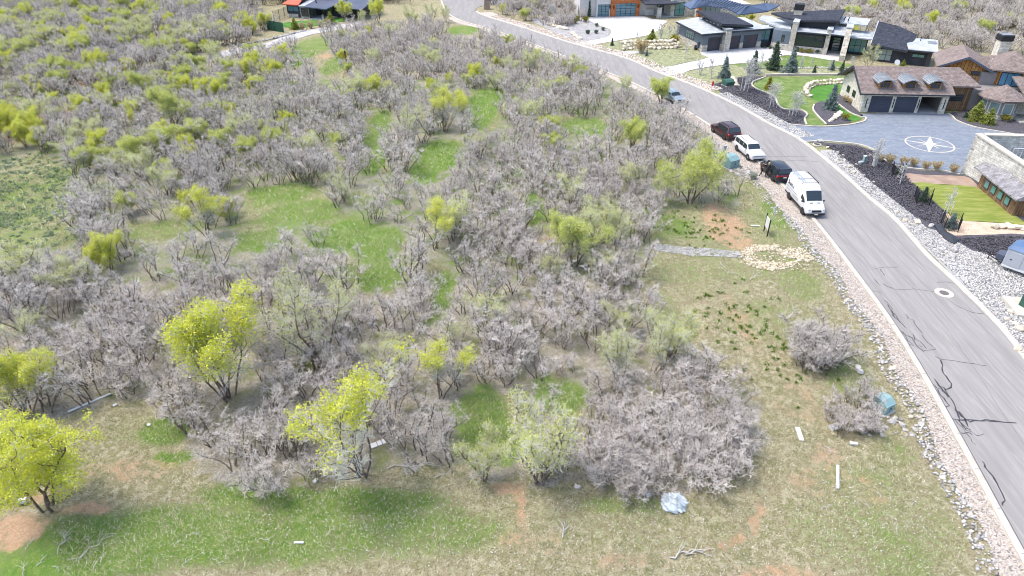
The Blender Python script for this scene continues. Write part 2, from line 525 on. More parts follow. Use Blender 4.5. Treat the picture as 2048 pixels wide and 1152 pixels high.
_ry = np.array([p[1] for p in ROAD_R]); _rx = np.array([p[0] for p in ROAD_R])
def left_edge(y):
    return np.interp(y, _ly, _lx)
def right_edge(y):
    return np.interp(y, _ry, _rx)
def sstep(a, b, x):
    t = np.clip((x - a) / (b - a), 0, 1)
    return t * t * (3 - 2 * t)
def terr(x, y):
    x, y = np.asarray(x, float), np.asarray(y, float)
    m = sstep(3.5, 12, left_edge(y) - x)
    keep = 1 - sstep(98, 114, y)
    n = 0.22 * np.sin(x * 0.31 + 1.3) * np.cos(y * 0.27 + 0.4) + 0.12 * np.sin(x * 0.9 + y * 0.5) * np.sin(y * 0.8 - x * 0.3) + 0.05 * np.sin(x * 2.3) * np.sin(y * 2.1 + 1)
    far = sstep(200, 420, np.hypot(x, y)) * 38 + sstep(420, 1600, np.hypot(x, y)) * 90
    return -0.03 + m * keep * (n - 0.05) + far * (1 - 0.15 * np.sin(x * 0.013) * np.cos(y * 0.011))
def tz(x, y):
    return float(terr(x, y))

# ------------------------------------------------------------------ what covers the ground where
def ells(lst):
    out = []
    for px, py, rx, ry, a in lst:
        x, y = G(px, py)
        wy = abs(G(px, py - ry)[1] - G(px, py + ry)[1]) / 2
        out.append((x, y, rx * mpp(px, py), wy, a))
    return out
GREEN = ells([(420, 1070, 480, 75, .85), (90, 1130, 300, 60, .95), (1250, 1060, 300, 60, .25), (1750, 1060, 220, 120, .4), (690, 1000, 240, 34, 1.0), (480, 985, 120, 26, .9), (860, 1060, 200, 60, .7), (330, 860, 60, 36, 1.0), (345, 910, 50, 16, 1.0), (250, 860, 70, 40, .35),
    (1790, 1110, 90, 90, .55), (1720, 960, 130, 50, .45), (1790, 900, 40, 40, .5), (1250, 1005, 130, 26, .6), (1545, 640, 130, 60, .4), (1600, 570, 60, 40, .55), (1410, 560, 110, 45, .3), (1560, 430, 50, 45, .7), (1340, 450, 60, 30, .7), (1470, 450, 120, 40, .3), (1690, 740, 60, 80, .5), (1330, 620, 40, 60, .5),
    (960, 830, 70, 80, .95), (1010, 880, 50, 60, .9), (1120, 790, 70, 45, 1.0), (1090, 770, 30, 40, .9), (600, 430, 110, 40, .75), (520, 480, 70, 30, .8), (690, 470, 90, 40, 1.0), (760, 490, 60, 50, 1.0), (760, 550, 60, 36, 1.0), (720, 430, 50, 30, .7), (560, 385, 90, 30, .8),
    (885, 580, 30, 50, 1.0), (700, 540, 40, 20, .7), (880, 310, 60, 40, 1.0), (850, 340, 40, 30, 1.0), (965, 215, 40, 50, 1.0), (990, 190, 30, 20, 1.0), (1170, 250, 60, 26, .8), (755, 260, 30, 60, .8), (750, 320, 30, 40, 1.0), (1068, 415, 20, 40, 1.0), (1040, 345, 26, 14, 1.0), (1000, 285, 30, 16, .8),
    (60, 400, 150, 90, .6), (130, 340, 60, 30, .6), (60, 470, 130, 30, .55), (330, 460, 130, 26, .6), (310, 285, 50, 14, .8), (620, 95, 50, 30, .7), (670, 130, 30, 26, .8), (585, 128, 30, 8, 1.0), (925, 60, 40, 12, .8), (1030, 650, 20, 12, .8), (960, 660, 30, 14, .6), (800, 390, 20, 20, .8), (1130, 215, 80, 10, .6), (1300, 420, 40, 12, .8), (640, 340, 40, 16, .5), (870, 640, 30, 20, .6), (730, 400, 40, 14, .7)])
DIRT = ells([(30, 1060, 70, 46, .85), (180, 1012, 70, 14, .9), (60, 990, 60, 20, .6), (1038, 1010, 16, 60, .85), (1010, 975, 60, 16, .6), (1505, 1040, 16, 22, .9), (1520, 1015, 10, 20, .8), (1480, 1065, 26, 14, .85), (1440, 1085, 40, 10, .7), (1400, 1098, 40, 10, .5), (1450, 445, 60, 50, .65), (1475, 480, 50, 20, .6), (1480, 640, 30, 70, .5), (1590, 800, 60, 60, .4), (1650, 900, 50, 30, .45), (1550, 1140, 120, 20, .6), (1730, 980, 60, 50, .4), (1060, 1080, 90, 40, .45), (1250, 1120, 160, 30, .4),
    (250, 940, 130, 40, .45), (560, 205, 0.1, 0.1, 0), (1650, 960, 90, 60, .4), (110, 230, 60, 20, .9), (60, 260, 40, 30, .8), (160, 165, 40, 8, .9), (1130, 460, 20, 12, .8), (1090, 475, 40, 12, .5), (860, 115, 30, 6, .5), (648, 112, 20, 6, .8), (1740, 30, 60, 10, .7), (1860, 40, 40, 16, .9)])
DARKGRN = ells([(960, 850, 60, 70, .9), (1010, 890, 40, 50, .8), (700, 1005, 180, 26, .5)])
def cover(lst, x, y):
    r = np.zeros(np.shape(x))
    for cx, cy, rx, ry, a in lst:
        d = np.hypot((x - cx) / max(rx, .1), (y - cy) / max(ry, .1))
        np.maximum(r, a * (1 - sstep(.55, 1.15, d)), out=r)
    return r

THICKET = GL([(-700, 900), (-100, 850), (90, 850), (225, 805), (340, 790), (370, 850), (390, 935), (470, 985), (560, 985), (640, 965), (740, 945), (800, 935), (870, 925), (925, 930), (940, 955), (1000, 965), (1035, 925), (1060, 975), (1140, 965), (1165, 955), (1230, 995), (1340, 1000), (1470, 955), (1530, 880), (1520, 800), (1445, 740), (1385, 720), (1345, 650), (1285, 610), (1285, 540), (1300, 480), (1285, 440), (1380, 405), (1480, 412), (1478, 380), (1428, 345), (1405, 300), (1385, 265), (1345, 228), (1290, 190), (1240, 165), (1180, 145), (1110, 112), (1010, 80), (960, 66), (890, 58), (830, 50), (720, 55), (665, 66), (640, 84), (560, 100), (480, 112), (430, 120), (405, 112), (430, 96), (540, 60), (545, 40), (470, 20), (460, -20), (-900, -20)])
CLEAR = [GL(p) for p in [
    [(490, 375), (560, 365), (650, 375), (660, 410), (720, 440), (815, 475), (812, 560), (770, 590), (715, 580), (700, 545), (680, 500), (640, 450), (560, 440), (520, 500), (455, 500), (480, 440)],
    [(858, 520), (900, 540), (912, 620), (880, 632), (862, 590)],
    [(825, 300), (880, 280), (935, 285), (925, 325), (870, 350), (825, 355)],
    [(935, 183), (1010, 183), (1010, 230), (985, 262), (935, 258)],
    [(1115, 230), (1215, 232), (1200, 268), (1120, 270)],
    [(735, 235), (785, 225), (770, 300), (770, 345), (735, 345)],
    [(1055, 388), (1090, 388), (1085, 450), (1055, 445)],
    [(1025, 335), (1055, 335), (1055, 355), (1020, 358)],
    [(-60, 330), (60, 300), (140, 320), (130, 400), (120, 430), (160, 470), (230, 490), (-60, 500)],
    [(235, 445), (420, 435), (400, 460), (330, 480), (240, 490)],
    [(590, 82), (650, 66), (655, 100), (690, 135), (700, 158), (655, 160), (625, 125)],
    [(560, 134), (620, 120), (620, 127), (565, 140)],
    [(1075, 745), (1115, 745), (1185, 790), (1170, 835), (1085, 830)],
    [(930, 800), (1035, 780), (1030, 880), (960, 935), (925, 870)],
    [(1080, 450), (1125, 452), (1125, 490), (1080, 485)],
    [(1240, 255), (1300, 260), (1290, 290), (1230, 290)],
    [(890, 50), (960, 55), (960, 70), (890, 72)],
    [(690, 385), (735, 385), (735, 410), (690, 410)],
]]

CLEAR.append(GL([(1425, 300), (1480, 300), (1500, 350), (1440, 350), (1425, 325)]))
# ------------------------------------------------------------------ ground sheet
def axis(lo, hi, step, far, g=1.22):
    a = list(np.arange(lo, hi + step / 2, step))
    s, x = step, a[-1]
    while x < far:
        s *= g; x += s; a.append(x)
    s, x = step, a[0]
    while x > -far:
        s *= g; x -= s; a.insert(0, x)
    return np.array(a)
gx, gy = axis(-105, 45, 0.6, 2600), axis(14, 184, 0.6, 2600)
GX, GY = np.meshgrid(gx, gy)
GZ = terr(GX, GY)
nx, ny = len(gx), len(gy)
idx = np.arange(nx * ny).reshape(ny, nx)
faces = np.stack([idx[:-1, :-1], idx[:-1, 1:], idx[1:, 1:], idx[1:, :-1]], -1).reshape(-1, 4)

def ground_mat():
    m = bpy.data.materials.new('ground')
    m.use_nodes = True
    nt = m.node_tree
    b = nt.nodes['Principled BSDF']
    b.inputs['Roughness'].default_value = 0.95
    b.inputs['Specular IOR Level'].default_value = 0.1
    tc = nt.nodes.new('ShaderNodeTexCoord')
    at = nt.nodes.new('ShaderNodeAttribute')
    at.attribute_name = 'cover'
    sp = nt.nodes.new('ShaderNodeSeparateColor')
    nt.links.new(at.outputs['Color'], sp.inputs[0])
    def noise(s, d=6.0, r=0.6):
        n = nt.nodes.new('ShaderNodeTexNoise')
        n.inputs['Scale'].default_value = s
        n.inputs['Detail'].default_value = d
        n.inputs['Roughness'].default_value = r
        nt.links.new(tc.outputs['Object'], n.inputs['Vector'])
        return n.outputs[0]
    def rng(src, a, z, lo=0.0, hi=1.0):
        r = nt.nodes.new('ShaderNodeMapRange')
        for i, v in ((1, a), (2, z), (3, lo), (4, hi)):
            r.inputs[i].default_value = v
        nt.links.new(src, r.inputs[0])
        return r.outputs[0]
    def mix(f, a, c):
        x = nt.nodes.new('ShaderNodeMix')
        x.data_type = 'RGBA'
        nt.links.new(f, x.inputs[0])
        for i, q in ((6, a), (7, c)):
            if isinstance(q, tuple):
                x.inputs[i].default_value = (*q, 1)
            else:
                nt.links.new(q, x.inputs[i])
        return x.outputs[2]
    def math_(op, a, c):
        x = nt.nodes.new('ShaderNodeMath')
        x.operation = op
        for i, q in ((0, a), (1, c)):
            if isinstance(q, (int, float)):
                x.inputs[i].default_value = q
            else:
                nt.links.new(q, x.inputs[i])
        return x.outputs[0]
    n1, n2, n3 = noise(0.45), noise(2.2, 8), noise(9.0, 4)
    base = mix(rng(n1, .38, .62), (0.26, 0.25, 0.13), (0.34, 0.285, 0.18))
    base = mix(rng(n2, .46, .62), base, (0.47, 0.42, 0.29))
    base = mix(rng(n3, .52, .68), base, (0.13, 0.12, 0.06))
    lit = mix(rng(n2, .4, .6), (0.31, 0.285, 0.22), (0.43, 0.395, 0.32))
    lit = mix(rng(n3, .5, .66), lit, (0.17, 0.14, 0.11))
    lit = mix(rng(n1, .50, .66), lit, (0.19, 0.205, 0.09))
    ragged = math_('ADD', math_('MULTIPLY', math_('SUBTRACT', n2, .5), 1.5), math_('MULTIPLY', math_('SUBTRACT', n1, .5), 1.3))
    def edge(ch, lo, hi):
        return rng(math_('ADD', ch, ragged), lo, hi)
    cl = mix(edge(sp.outputs[2], .3, .7), base, lit)
    grn = mix(rng(n2, .35, .65), (0.095, 0.21, 0.028), (0.20, 0.28, 0.065))
    grn = mix(rng(n3, .55, .7), grn, (0.33, 0.31, 0.16))
    cl = mix(edge(sp.outputs[0], .30, .85), cl, grn)
    drt = mix(rng(n3, .4, .65), (0.42, 0.26, 0.15), (0.54, 0.39, 0.26))
    cl = mix(edge(sp.outputs[1], .38, .72), cl, drt)
    nt.links.new(cl, b.inputs['Base Color'])
    bp = nt.nodes.new('ShaderNodeBump')
    bp.inputs['Strength'].default_value = 0.9
    bp.inputs['Distance'].default_value = 0.12
    nt.links.new(math_('ADD', n3, noise(22.0, 3)), bp.inputs['Height'])
    nt.links.new(bp.outputs[0], b.inputs['Normal'])
    MATS['ground'] = m
ground_mat()
gme = np_mesh('ground', np.stack([GX, GY, GZ], -1), faces, 'ground', smooth=True)
fx, fy = GX.ravel(), GY.ravel()
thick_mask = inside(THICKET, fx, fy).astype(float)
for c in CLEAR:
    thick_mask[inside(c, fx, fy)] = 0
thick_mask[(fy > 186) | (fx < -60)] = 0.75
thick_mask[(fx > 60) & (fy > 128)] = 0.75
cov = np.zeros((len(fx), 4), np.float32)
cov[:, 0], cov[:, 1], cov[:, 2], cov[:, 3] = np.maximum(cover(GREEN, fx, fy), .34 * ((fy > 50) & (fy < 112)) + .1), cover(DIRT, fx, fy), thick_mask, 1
at = gme.attributes.new('cover', 'FLOAT_COLOR', 'POINT')
at.data.foreach_set('color', cov.ravel())
ground = link(bpy.data.objects.new('ground', gme))
tag(ground, kind='structure')

# ------------------------------------------------------------------ road, kerbs, verges, drives, beds
Z_VERGE, Z_BED, Z_LAWN, Z_DRIVE, Z_ROAD = 0.0, 0.008, 0.016, 0.024, 0.032
road = sheet('road', ROAD_L + ROAD_R[::-1], Z_ROAD, 'asphalt')
side = sheet('side_road', smooth_line(GL([(944, 26), (958, 14), (990, 9), (1030, 4), (1100, -10), (1100, -22), (1020, -12), (960, -8), (915, 6), (912, 22)]), 4, True), Z_ROAD - .006, 'asphalt')

def kerb(name, line, sgn):
    prof = [(0.0, -0.02), (0.03, 0.07), (0.16, 0.115), (0.42, 0.125), (0.46, 0.10), (0.47, -0.08)]
    mb = MB()
    n = len(line)
    rows = [offset_line(line, sgn * d) for d, z in prof]
    vs = [(rows[k][i][0], rows[k][i][1], Z_ROAD + prof[k][1]) for i in range(n) for k in range(len(prof))]
    K = len(prof)
    fs = [(i * K + k, i * K + k + 1, (i + 1) * K + k + 1, (i + 1) * K + k) for i in range(n - 1) for k in range(K - 1)]
    if sgn < 0:
        fs = [f[::-1] for f in fs]
    mb.add(vs, fs)
    o = mb.build(name, 'concrete', smooth=True, sharp=40)
    return tag(o, kind='structure')
def resample(line, step):
    out, acc = [line[0]], 0.0
    for a, b in zip(line, line[1:]):
        l = math.dist(a, b)
        t = step - acc
        while t < l:
            out.append((a[0] + (b[0] - a[0]) * t / l, a[1] + (b[1] - a[1]) * t / l))
            t += step
        acc = (acc + l) % step
    return out
RL = [p for p in resample(ROAD_L, 1.5) if -20 < p[1] < 215]
RR = [p for p in resample(ROAD_R, 1.5) if -20 < p[1] < 166]
kerb_l = kerb('left_kerb', RL, 1)
kerb_r = kerb('right_kerb', RR, -1)
# joints across the kerbs
for line, sg, par in ((RL, 1, kerb_l), (RR, -1, kerb_r)):
    o1, o2 = offset_line(line, sg * .0), offset_line(line, sg * .47)
    mb = MB()
    for i in range(2, len(line), 2):
        ribbon([o1[i], o2[i]], .03, Z_ROAD + .13, mb)
    mb.build('joint', 'faint_seam', par)
mb = ribbon(offset_line(RL, -0.03), .07, Z_ROAD + .004)
mb.build('edge_seam', 'tar', road)
mid = [((a[0] * .52 + b[0] * .48), (a[1] * .52 + b[1] * .48)) for a, b in zip(RL, [(float(right_edge(p[1])), p[1]) for p in RL])]
mid = [p for p in mid if p[1] < 160]
ribbon([(x + .05 * math.sin(i * 1.7), y) for i, (x, y) in enumerate(mid)], .05, Z_ROAD + .004).build('paving_seam', 'faint_seam', road)

zb = lambda pts: zoomed(1540, 560, 3.84, pts)
zc = lambda pts: zoomed(1540, 840, 3.693, pts)
zd = lambda pts: zoomed(1320, 160, 4.114, pts)
CRACKS = [zb(p) for p in [[(800, 0), (820, 20), (850, 45)], [(870, 30), (900, 52), (960, 75), (1110, 72), (1265, 92)], [(1355, 145), (1420, 190), (1490, 228), (1560, 255), (1640, 262)], [(790, 85), (830, 95), (850, 100)], [(880, 160), (910, 180), (940, 225)], [(850, 265), (930, 280), (960, 260)], [(1040, 270), (1065, 290), (1055, 300), (1100, 310), (1110, 340), (1170, 410)], [(960, 355), (1030, 420), (1090, 450), (1130, 510), (1180, 555)], [(985, 465), (1050, 490), (1110, 512), (1180, 545), (1275, 535)], [(1165, 425), (1210, 480), (1240, 500), (1270, 530)], [(1060, 430), (1150, 470), (1200, 530)], [(1100, 420), (1120, 500), (1170, 520)], [(1020, 400), (1060, 470), (1100, 500)], [(1270, 590), (1310, 610), (1460, 630), (1660, 662)], [(1310, 615), (1325, 660), (1320, 700), (1350, 745), (1390, 800), (1390, 825), (1350, 845)], [(1260, 760), (1300, 815), (1330, 860), (1370, 905)], [(1245, 800), (1280, 830), (1330, 850), (1380, 900)], [(1280, 840), (1310, 890), (1350, 930), (1380, 970), (1340, 980)], [(1390, 910), (1430, 1000), (1470, 1050), (1530, 1090), (1660, 1080), (1890, 1100)], [(1400, 1070), (1450, 1080), (1480, 1130), (1540, 1150)], [(1450, 1010), (1500, 1070), (1520, 1130)], [(1300, 820), (1340, 830), (1365, 880)], [(1420, 1000), (1450, 1050), (1455, 1090)], [(930, 230), (980, 300), (1040, 370)], [(905, 190), (960, 290), (1000, 330)]]]
CRACKS += [zc(p) for p in [[(1360, 0), (1420, 60), (1470, 120), (1490, 160), (1520, 185)], [(1400, 10), (1450, 60), (1500, 100), (1520, 120), (1580, 105)], [(1410, 100), (1460, 95), (1490, 110)], [(1575, 310), (1590, 350), (1620, 390), (1660, 440), (1690, 500), (1730, 600), (1715, 635)], [(1380, 0), (1600, 10), (1820, 25)], [(1430, 40), (1445, 80), (1480, 90)]]]
CRACKS += [zd(p) for p in [[(870, 635), (1000, 630), (1100, 634), (1220, 628)], [(960, 672), (1100, 665), (1200, 668), (1300, 672)], [(790, 350), (830, 352)]]]
CRACKS += [zoomed(1648, 440, 4.6075, p) for p in [[(440, 455), (540, 440), (600, 438), (690, 434)], [(515, 455), (540, 490), (555, 515)], [(1040, 575), (1120, 575), (1220, 588)]]]
rc = random.Random(5)
for k, c in enumerate(CRACKS):
    w = GL(c)
    fine = []
    for a, b in zip(w, w[1:]):
        n = max(2, int(math.dist(a, b) / .35))
        for i in range(n):
            t = i / n
            fine.append((a[0] + (b[0] - a[0]) * t + rc.uniform(-.05, .05), a[1] + (b[1] - a[1]) * t + rc.uniform(-.05, .05)))
    fine.append(w[-1])
    heavy = 0.09 if 13 < k < 32 and k not in (25, 26, 30, 31) else 0.05
    ribbon(fine, 0, Z_ROAD + .004 + .0004 * (k % 9), ws=[heavy * rc.uniform(.55, 1.5) for _ in fine]).build('crack', 'tar', road)

# manhole in its concrete collar
mx, my = G(1888, 586.5)
mh = empty('manhole', (mx, my, Z_ROAD + .002))
tag(mh, 'round manhole cover set in a pale concrete collar in the asphalt', 'manhole')
MB().lathe([(0.74, 0), (0.74, .012), (0.38, .012), (0.38, 0)], 40).build('collar', 'concrete', mh)
MB().lathe([(0.365, 0), (0.365, .016), (.33, .02), (.05, .02)], 32).build('cover', 'rust', mh)
MATS['rust_dark'] = mat('iron', (0.10, 0.085, 0.085), (0.15, 0.13, 0.13), 8, 0.7)
mh.children[1].data.materials[0] = MATS['iron']

def bedpx(name, pts, z, m, n=4, **kw):
    return sheet(name, smooth_line(GL(pts), n, True) if n > 1 else GL(pts), z, m, **kw)
# left gravel shoulder
lo = offset_line(RL, .45)
wid = [1.8 + 1.0 * math.exp(-((p[1] - 72) / 14) ** 2) + .25 * math.sin(p[1] * .7) for p in RL]
hi_ = offset_line(RL, wid)
sel = [i for i, p in enumerate(RL) if p[1] < 160]
sheet('left_gravel_shoulder', [lo[i] for i in sel] + [hi_[i] for i in sel][::-1], Z_VERGE + .002, 'gravel_pink')
# right verge
lo = offset_line(RR, -.45)
def strip(name, y0, y1, w, z, m):
    s = [i for i, p in enumerate(RR) if y0 < p[1] < y1]
    hh = offset_line(RR, -w)
    sheet(name, [lo[i] for i in s] + [hh[i] for i in s][::-1], z, m)
strip('right_gravel_verge', 84.5, 104, 3.0, Z_VERGE, 'gravel_grey')
strip('right_soil_verge', 104, 164, 3.4, Z_VERGE - .004, 'gravel_pink')
bedpx('gravel_yard', [(1640, 300), (1670, 300), (1709, 331), (1735, 357), (1770, 385), (1822, 426), (1854, 455), (1880, 462), (1905, 478), (1940, 500), (1990, 512), (2080, 520), (2300, 560), (2300, 1000), (2100, 790), (2038, 700), (1915, 560), (1798, 444), (1740, 396), (1690, 350), (1648, 318)], Z_VERGE, 'gravel_grey', 1)
bedpx('dirt_yard', [(1876, 455), (1893, 426), (1919, 440), (2048, 450), (2200, 470), (2250, 500), (2048, 474), (1930, 470), (1905, 476)], Z_VERGE + .004, 'tan_dirt', 3)
bedpx('mulch_patch', [(1895, 474), (1930, 471), (1990, 469), (2060, 470), (2300, 505), (2250, 545), (2060, 512), (1990, 513), (1945, 500)], Z_BED + .004, 'mulch', 3)
bedpx('concrete_apron', zoomed(1648, 440, 4.6075, [(1060, 330), (1140, 355), (1390, 520), (1330, 560), (1290, 600)]), Z_BED + .004, 'grey_concrete', 1)
# beds and lawns round the wood and stone house
bedpx('mulch_bed', [(1420, 168), (1427, 168), (1447, 163), (1485, 153), (1531, 152), (1575, 175), (1575, 215), (1605, 217), (1616, 229), (1611, 238), (1614, 250), (1578, 249), (1538, 231), (1492, 210), (1443, 186)], Z_BED, 'mulch', 1)
LAWN1 = [(1531, 154.5), (1508, 163), (1504, 171), (1517, 180), (1547, 192.5), (1556, 210), (1570, 219), (1601.5, 220.6), (1614, 229), (1609, 238), (1613, 250), (1650, 249.5), (1690, 247), (1714, 242), (1723, 235), (1700, 226), (1676, 208), (1663, 200), (1674, 189), (1688, 170), (1690, 153), (1610, 153)]
bedpx('lawn', LAWN1, Z_LAWN, 'lawn', 3)
bedpx('lower_lawn', [(1620, 192), (1622.5, 176), (1643, 171.5), (1680, 170), (1673, 190), (1664, 200), (1678, 210), (1700, 227), (1722, 235), (1705, 243), (1687, 235), (1661, 219), (1650, 206), (1634, 202)], Z_LAWN + .004, 'lawn_deep', 3)
bedpx('mulch_island', [(1628, 210), (1640, 203), (1655, 206), (1675, 225), (1702, 243), (1688, 247), (1652, 249), (1637, 234), (1626, 220)], Z_LAWN + .008, 'mulch', 3)
bedpx('mulch_border', [(1673, 190), (1679, 189), (1722, 227), (1723, 233), (1702, 225), (1682, 211), (1665, 200)], Z_LAWN + .008, 'mulch', 2)
def edging(name, pts, label, closed=False, w=.22, h=.12, z=0.02):
    l = smooth_line(GL(pts), 6, closed)
    if closed:
        l.append(l[0])
    a, b = offset_line(l, w / 2), offset_line(l, -w / 2)
    n = len(l)
    mb = MB()
    mb.add([(p[0], p[1], z - .05) for p in a] + [(p[0], p[1], z + h) for p in a] + [(p[0], p[1], z + h) for p in b] + [(p[0], p[1], z - .05) for p in b],
           [(i, i + 1, n + i + 1, n + i)[::-1] for i in range(n - 1)] + [(n + i, n + i + 1, 2 * n + i + 1, 2 * n + i)[::-1] for i in range(n - 1)] + [(2 * n + i, 2 * n + i + 1, 3 * n + i + 1, 3 * n + i)[::-1] for i in range(n - 1)] + [(0, n, 2 * n, 3 * n), (n - 1, 4 * n - 1, 3 * n - 1, 2 * n - 1)])
    return tag(mb.build(name, 'concrete'), label, 'edging')
edging('garden_edging', [(1531, 154.5), (1508, 163), (1504, 171), (1517, 180), (1547, 192.5), (1556, 210), (1570, 219), (1601.5, 220.6), (1614, 229), (1609, 238), (1613, 250)], 'pale concrete edging winding between black mulch and lawn with staked bare trees')
edging('garden_edging', [(1628, 210), (1626, 220), (1637, 234), (1652, 249)], 'short curved concrete edging on the left of the mulch island with boulders')
edging('garden_edging', [(1663, 200), (1678, 210), (1700, 226), (1722, 234.5), (1731, 236), (1728, 243), (1710, 248), (1690, 251), (1640, 254), (1580, 250)], 'concrete edging curving round the lawn tip beside the stone garage')
edging('garden_edging', [(1531, 152), (1580, 150.5), (1640, 150.5), (1690, 151)], 'straight pale concrete edging between lawn and spruce meadow', w=.4, h=.3)
# drive of the wood and stone house
bedpx('driveway', [(1540, 250), (1578, 250.5), (1640, 254.5), (1690, 251.5), (1712, 248), (1729, 243), (1732, 236), (1724, 228), (1890, 227), (1904, 232), (1915, 241.5), (1952, 254.5), (2010, 265), (2120, 285), (2120, 345), (1921, 349), (1882, 340), (1843, 338), (1800, 333), (1769, 320), (1746, 299), (1713, 288), (1648, 282), (1607, 284)], Z_DRIVE, 'drive_asphalt', 2)
edging('drive_edging', [(1896, 228), (1904, 233), (1915, 242.5), (1952, 255.5), (2010, 266), (2060, 275)], 'tan concrete edging along the drive under the bay window shrubs')
edging('drive_edging', [(1612, 284), (1648, 282.5), (1713, 288.5), (1746, 299.5), (1769, 320.5), (1800, 333.5), (1843, 339), (1882, 341), (1919, 349)], 'pale concrete edging on the near side of the blue grey drive', h=.08)
bedpx('mulch_house_bed', [(1896, 227), (1935, 221), (1970, 222), (2100, 250), (2110, 285), (2010, 266), (1952, 255), (1915, 242), (1904, 232)], Z_DRIVE + .004, 'mulch', 2)
bedpx('mulch_slope', [(1634, 284), (1713, 290), (1746, 301), (1769, 322), (1800, 335), (1843, 341), (1882, 343), (1919, 350), (1945, 352), (2060, 440), (2100, 490), (2060, 460), (1970, 390), (1935, 356), (1812, 350), (1830, 366), (1862, 396), (1893, 425), (1885, 450), (1878, 462), (1854, 456), (1822, 428), (1770, 387), (1735, 359), (1709, 333), (1670, 302)], Z_BED + .006, 'mulch', 1)
bedpx('wet_soil', [(1808, 347), (1850, 350), (1930, 353), (1950, 366), (1975, 390), (1940, 374), (1880, 368), (1824, 366)], Z_LAWN, 'wet_dirt', 3)
bedpx('sod_lawn', [(1826, 365), (1880, 369), (1940, 372), (1967, 383), (2008, 413), (2070, 462), (2046, 450), (1960, 443), (1919, 441), (1893, 424), (1860, 396)], Z_LAWN + .004, 'sod', 2)
# dark modern house
bedpx('pale_drive', [(1300, 139), (1345, 152), (1380, 140.6), (1430, 132), (1464, 128), (1529, 123), (1566, 119), (1556, 112.5), (1591, 110), (1635, 116), (1675, 122), (1692, 112), (1665, 100), (1640, 104), (1580, 102), (1545, 95), (1523, 93), (1400, 104), (1418, 115), (1380, 124), (1340, 133)], Z_DRIVE, 'white_concrete', 2)
bedpx('front_lawn', [(1464, 129), (1529, 124), (1566, 120), (1556, 113.5), (1591, 111), (1635, 117), (1675, 123), (1700, 128), (1712, 138), (1640, 135), (1560, 137), (1510, 137)], Z_LAWN, 'lawn', 2)
bedpx('spruce_meadow', [(1345, 152), (1400, 139), (1464, 129), (1512, 137), (1560, 137), (1640, 136), (1712, 138), (1700, 152), (1610, 151), (1531, 151), (1485, 153), (1445, 162), (1425, 168), (1390, 160)], Z_BED, 'meadow', 2)
bedpx('roadside_meadow', [(1255, 110), (1278, 104), (1340, 98), (1400, 102), (1418, 115), (1380, 123), (1340, 132), (1320, 137), (1290, 128)], Z_BED, 'meadow', 2)
bedpx('bank_meadow', [(1205, 96), (1219, 86), (1267, 78), (1297, 72), (1325, 56), (1365, 62), (1370, 80), (1400, 100), (1340, 98), (1280, 101), (1225, 103)], Z_BED, 'meadow', 2)
bedpx('side_path', [(1205, 104), (1240, 103), (1278, 101.5), (1280, 106), (1254, 110.5), (1229, 112)], Z_DRIVE, 'grey_concrete', 1)
# white modern house
bedpx('white_drive', [(1140, 87), (1170, 95), (1191, 89), (1219, 84), (1267, 76), (1297, 70), (1321, 58), (1325, 50), (1335, 42), (1305, 38), (1272, 30), (1194, 33), (1177, 38), (1191, 48), (1216, 57), (1222, 64), (1211, 75), (1165, 84)], Z_DRIVE, 'white_concrete', 3)
bedpx('grey_slope', [(1060, 38), (1110, 34), (1150, 32), (1177, 38), (1191, 48.5), (1215, 58), (1221, 64), (1210, 75), (1165, 84), (1140, 76), (1100, 60)], Z_BED, 'grey_hill', 3)
mat('lane_concrete', (0.36, 0.345, 0.33), (0.44, 0.425, 0.41), 0.8, 0.9, 0.1, 40)
DRV = GL([(330, 140), (400, 122), (440, 110), (480, 101), (548, 88), (597, 70), (645, 60), (700, 51), (730, 47)])
l = smooth_line(DRV, 5)
mbp = ribbon(l, 4.0, .02)
mbp.v = [(x, y, tz(x, y) + .06) for x, y, z in mbp.v]
tag(mbp.build('pale_lane', 'lane_concrete'), kind='structure')

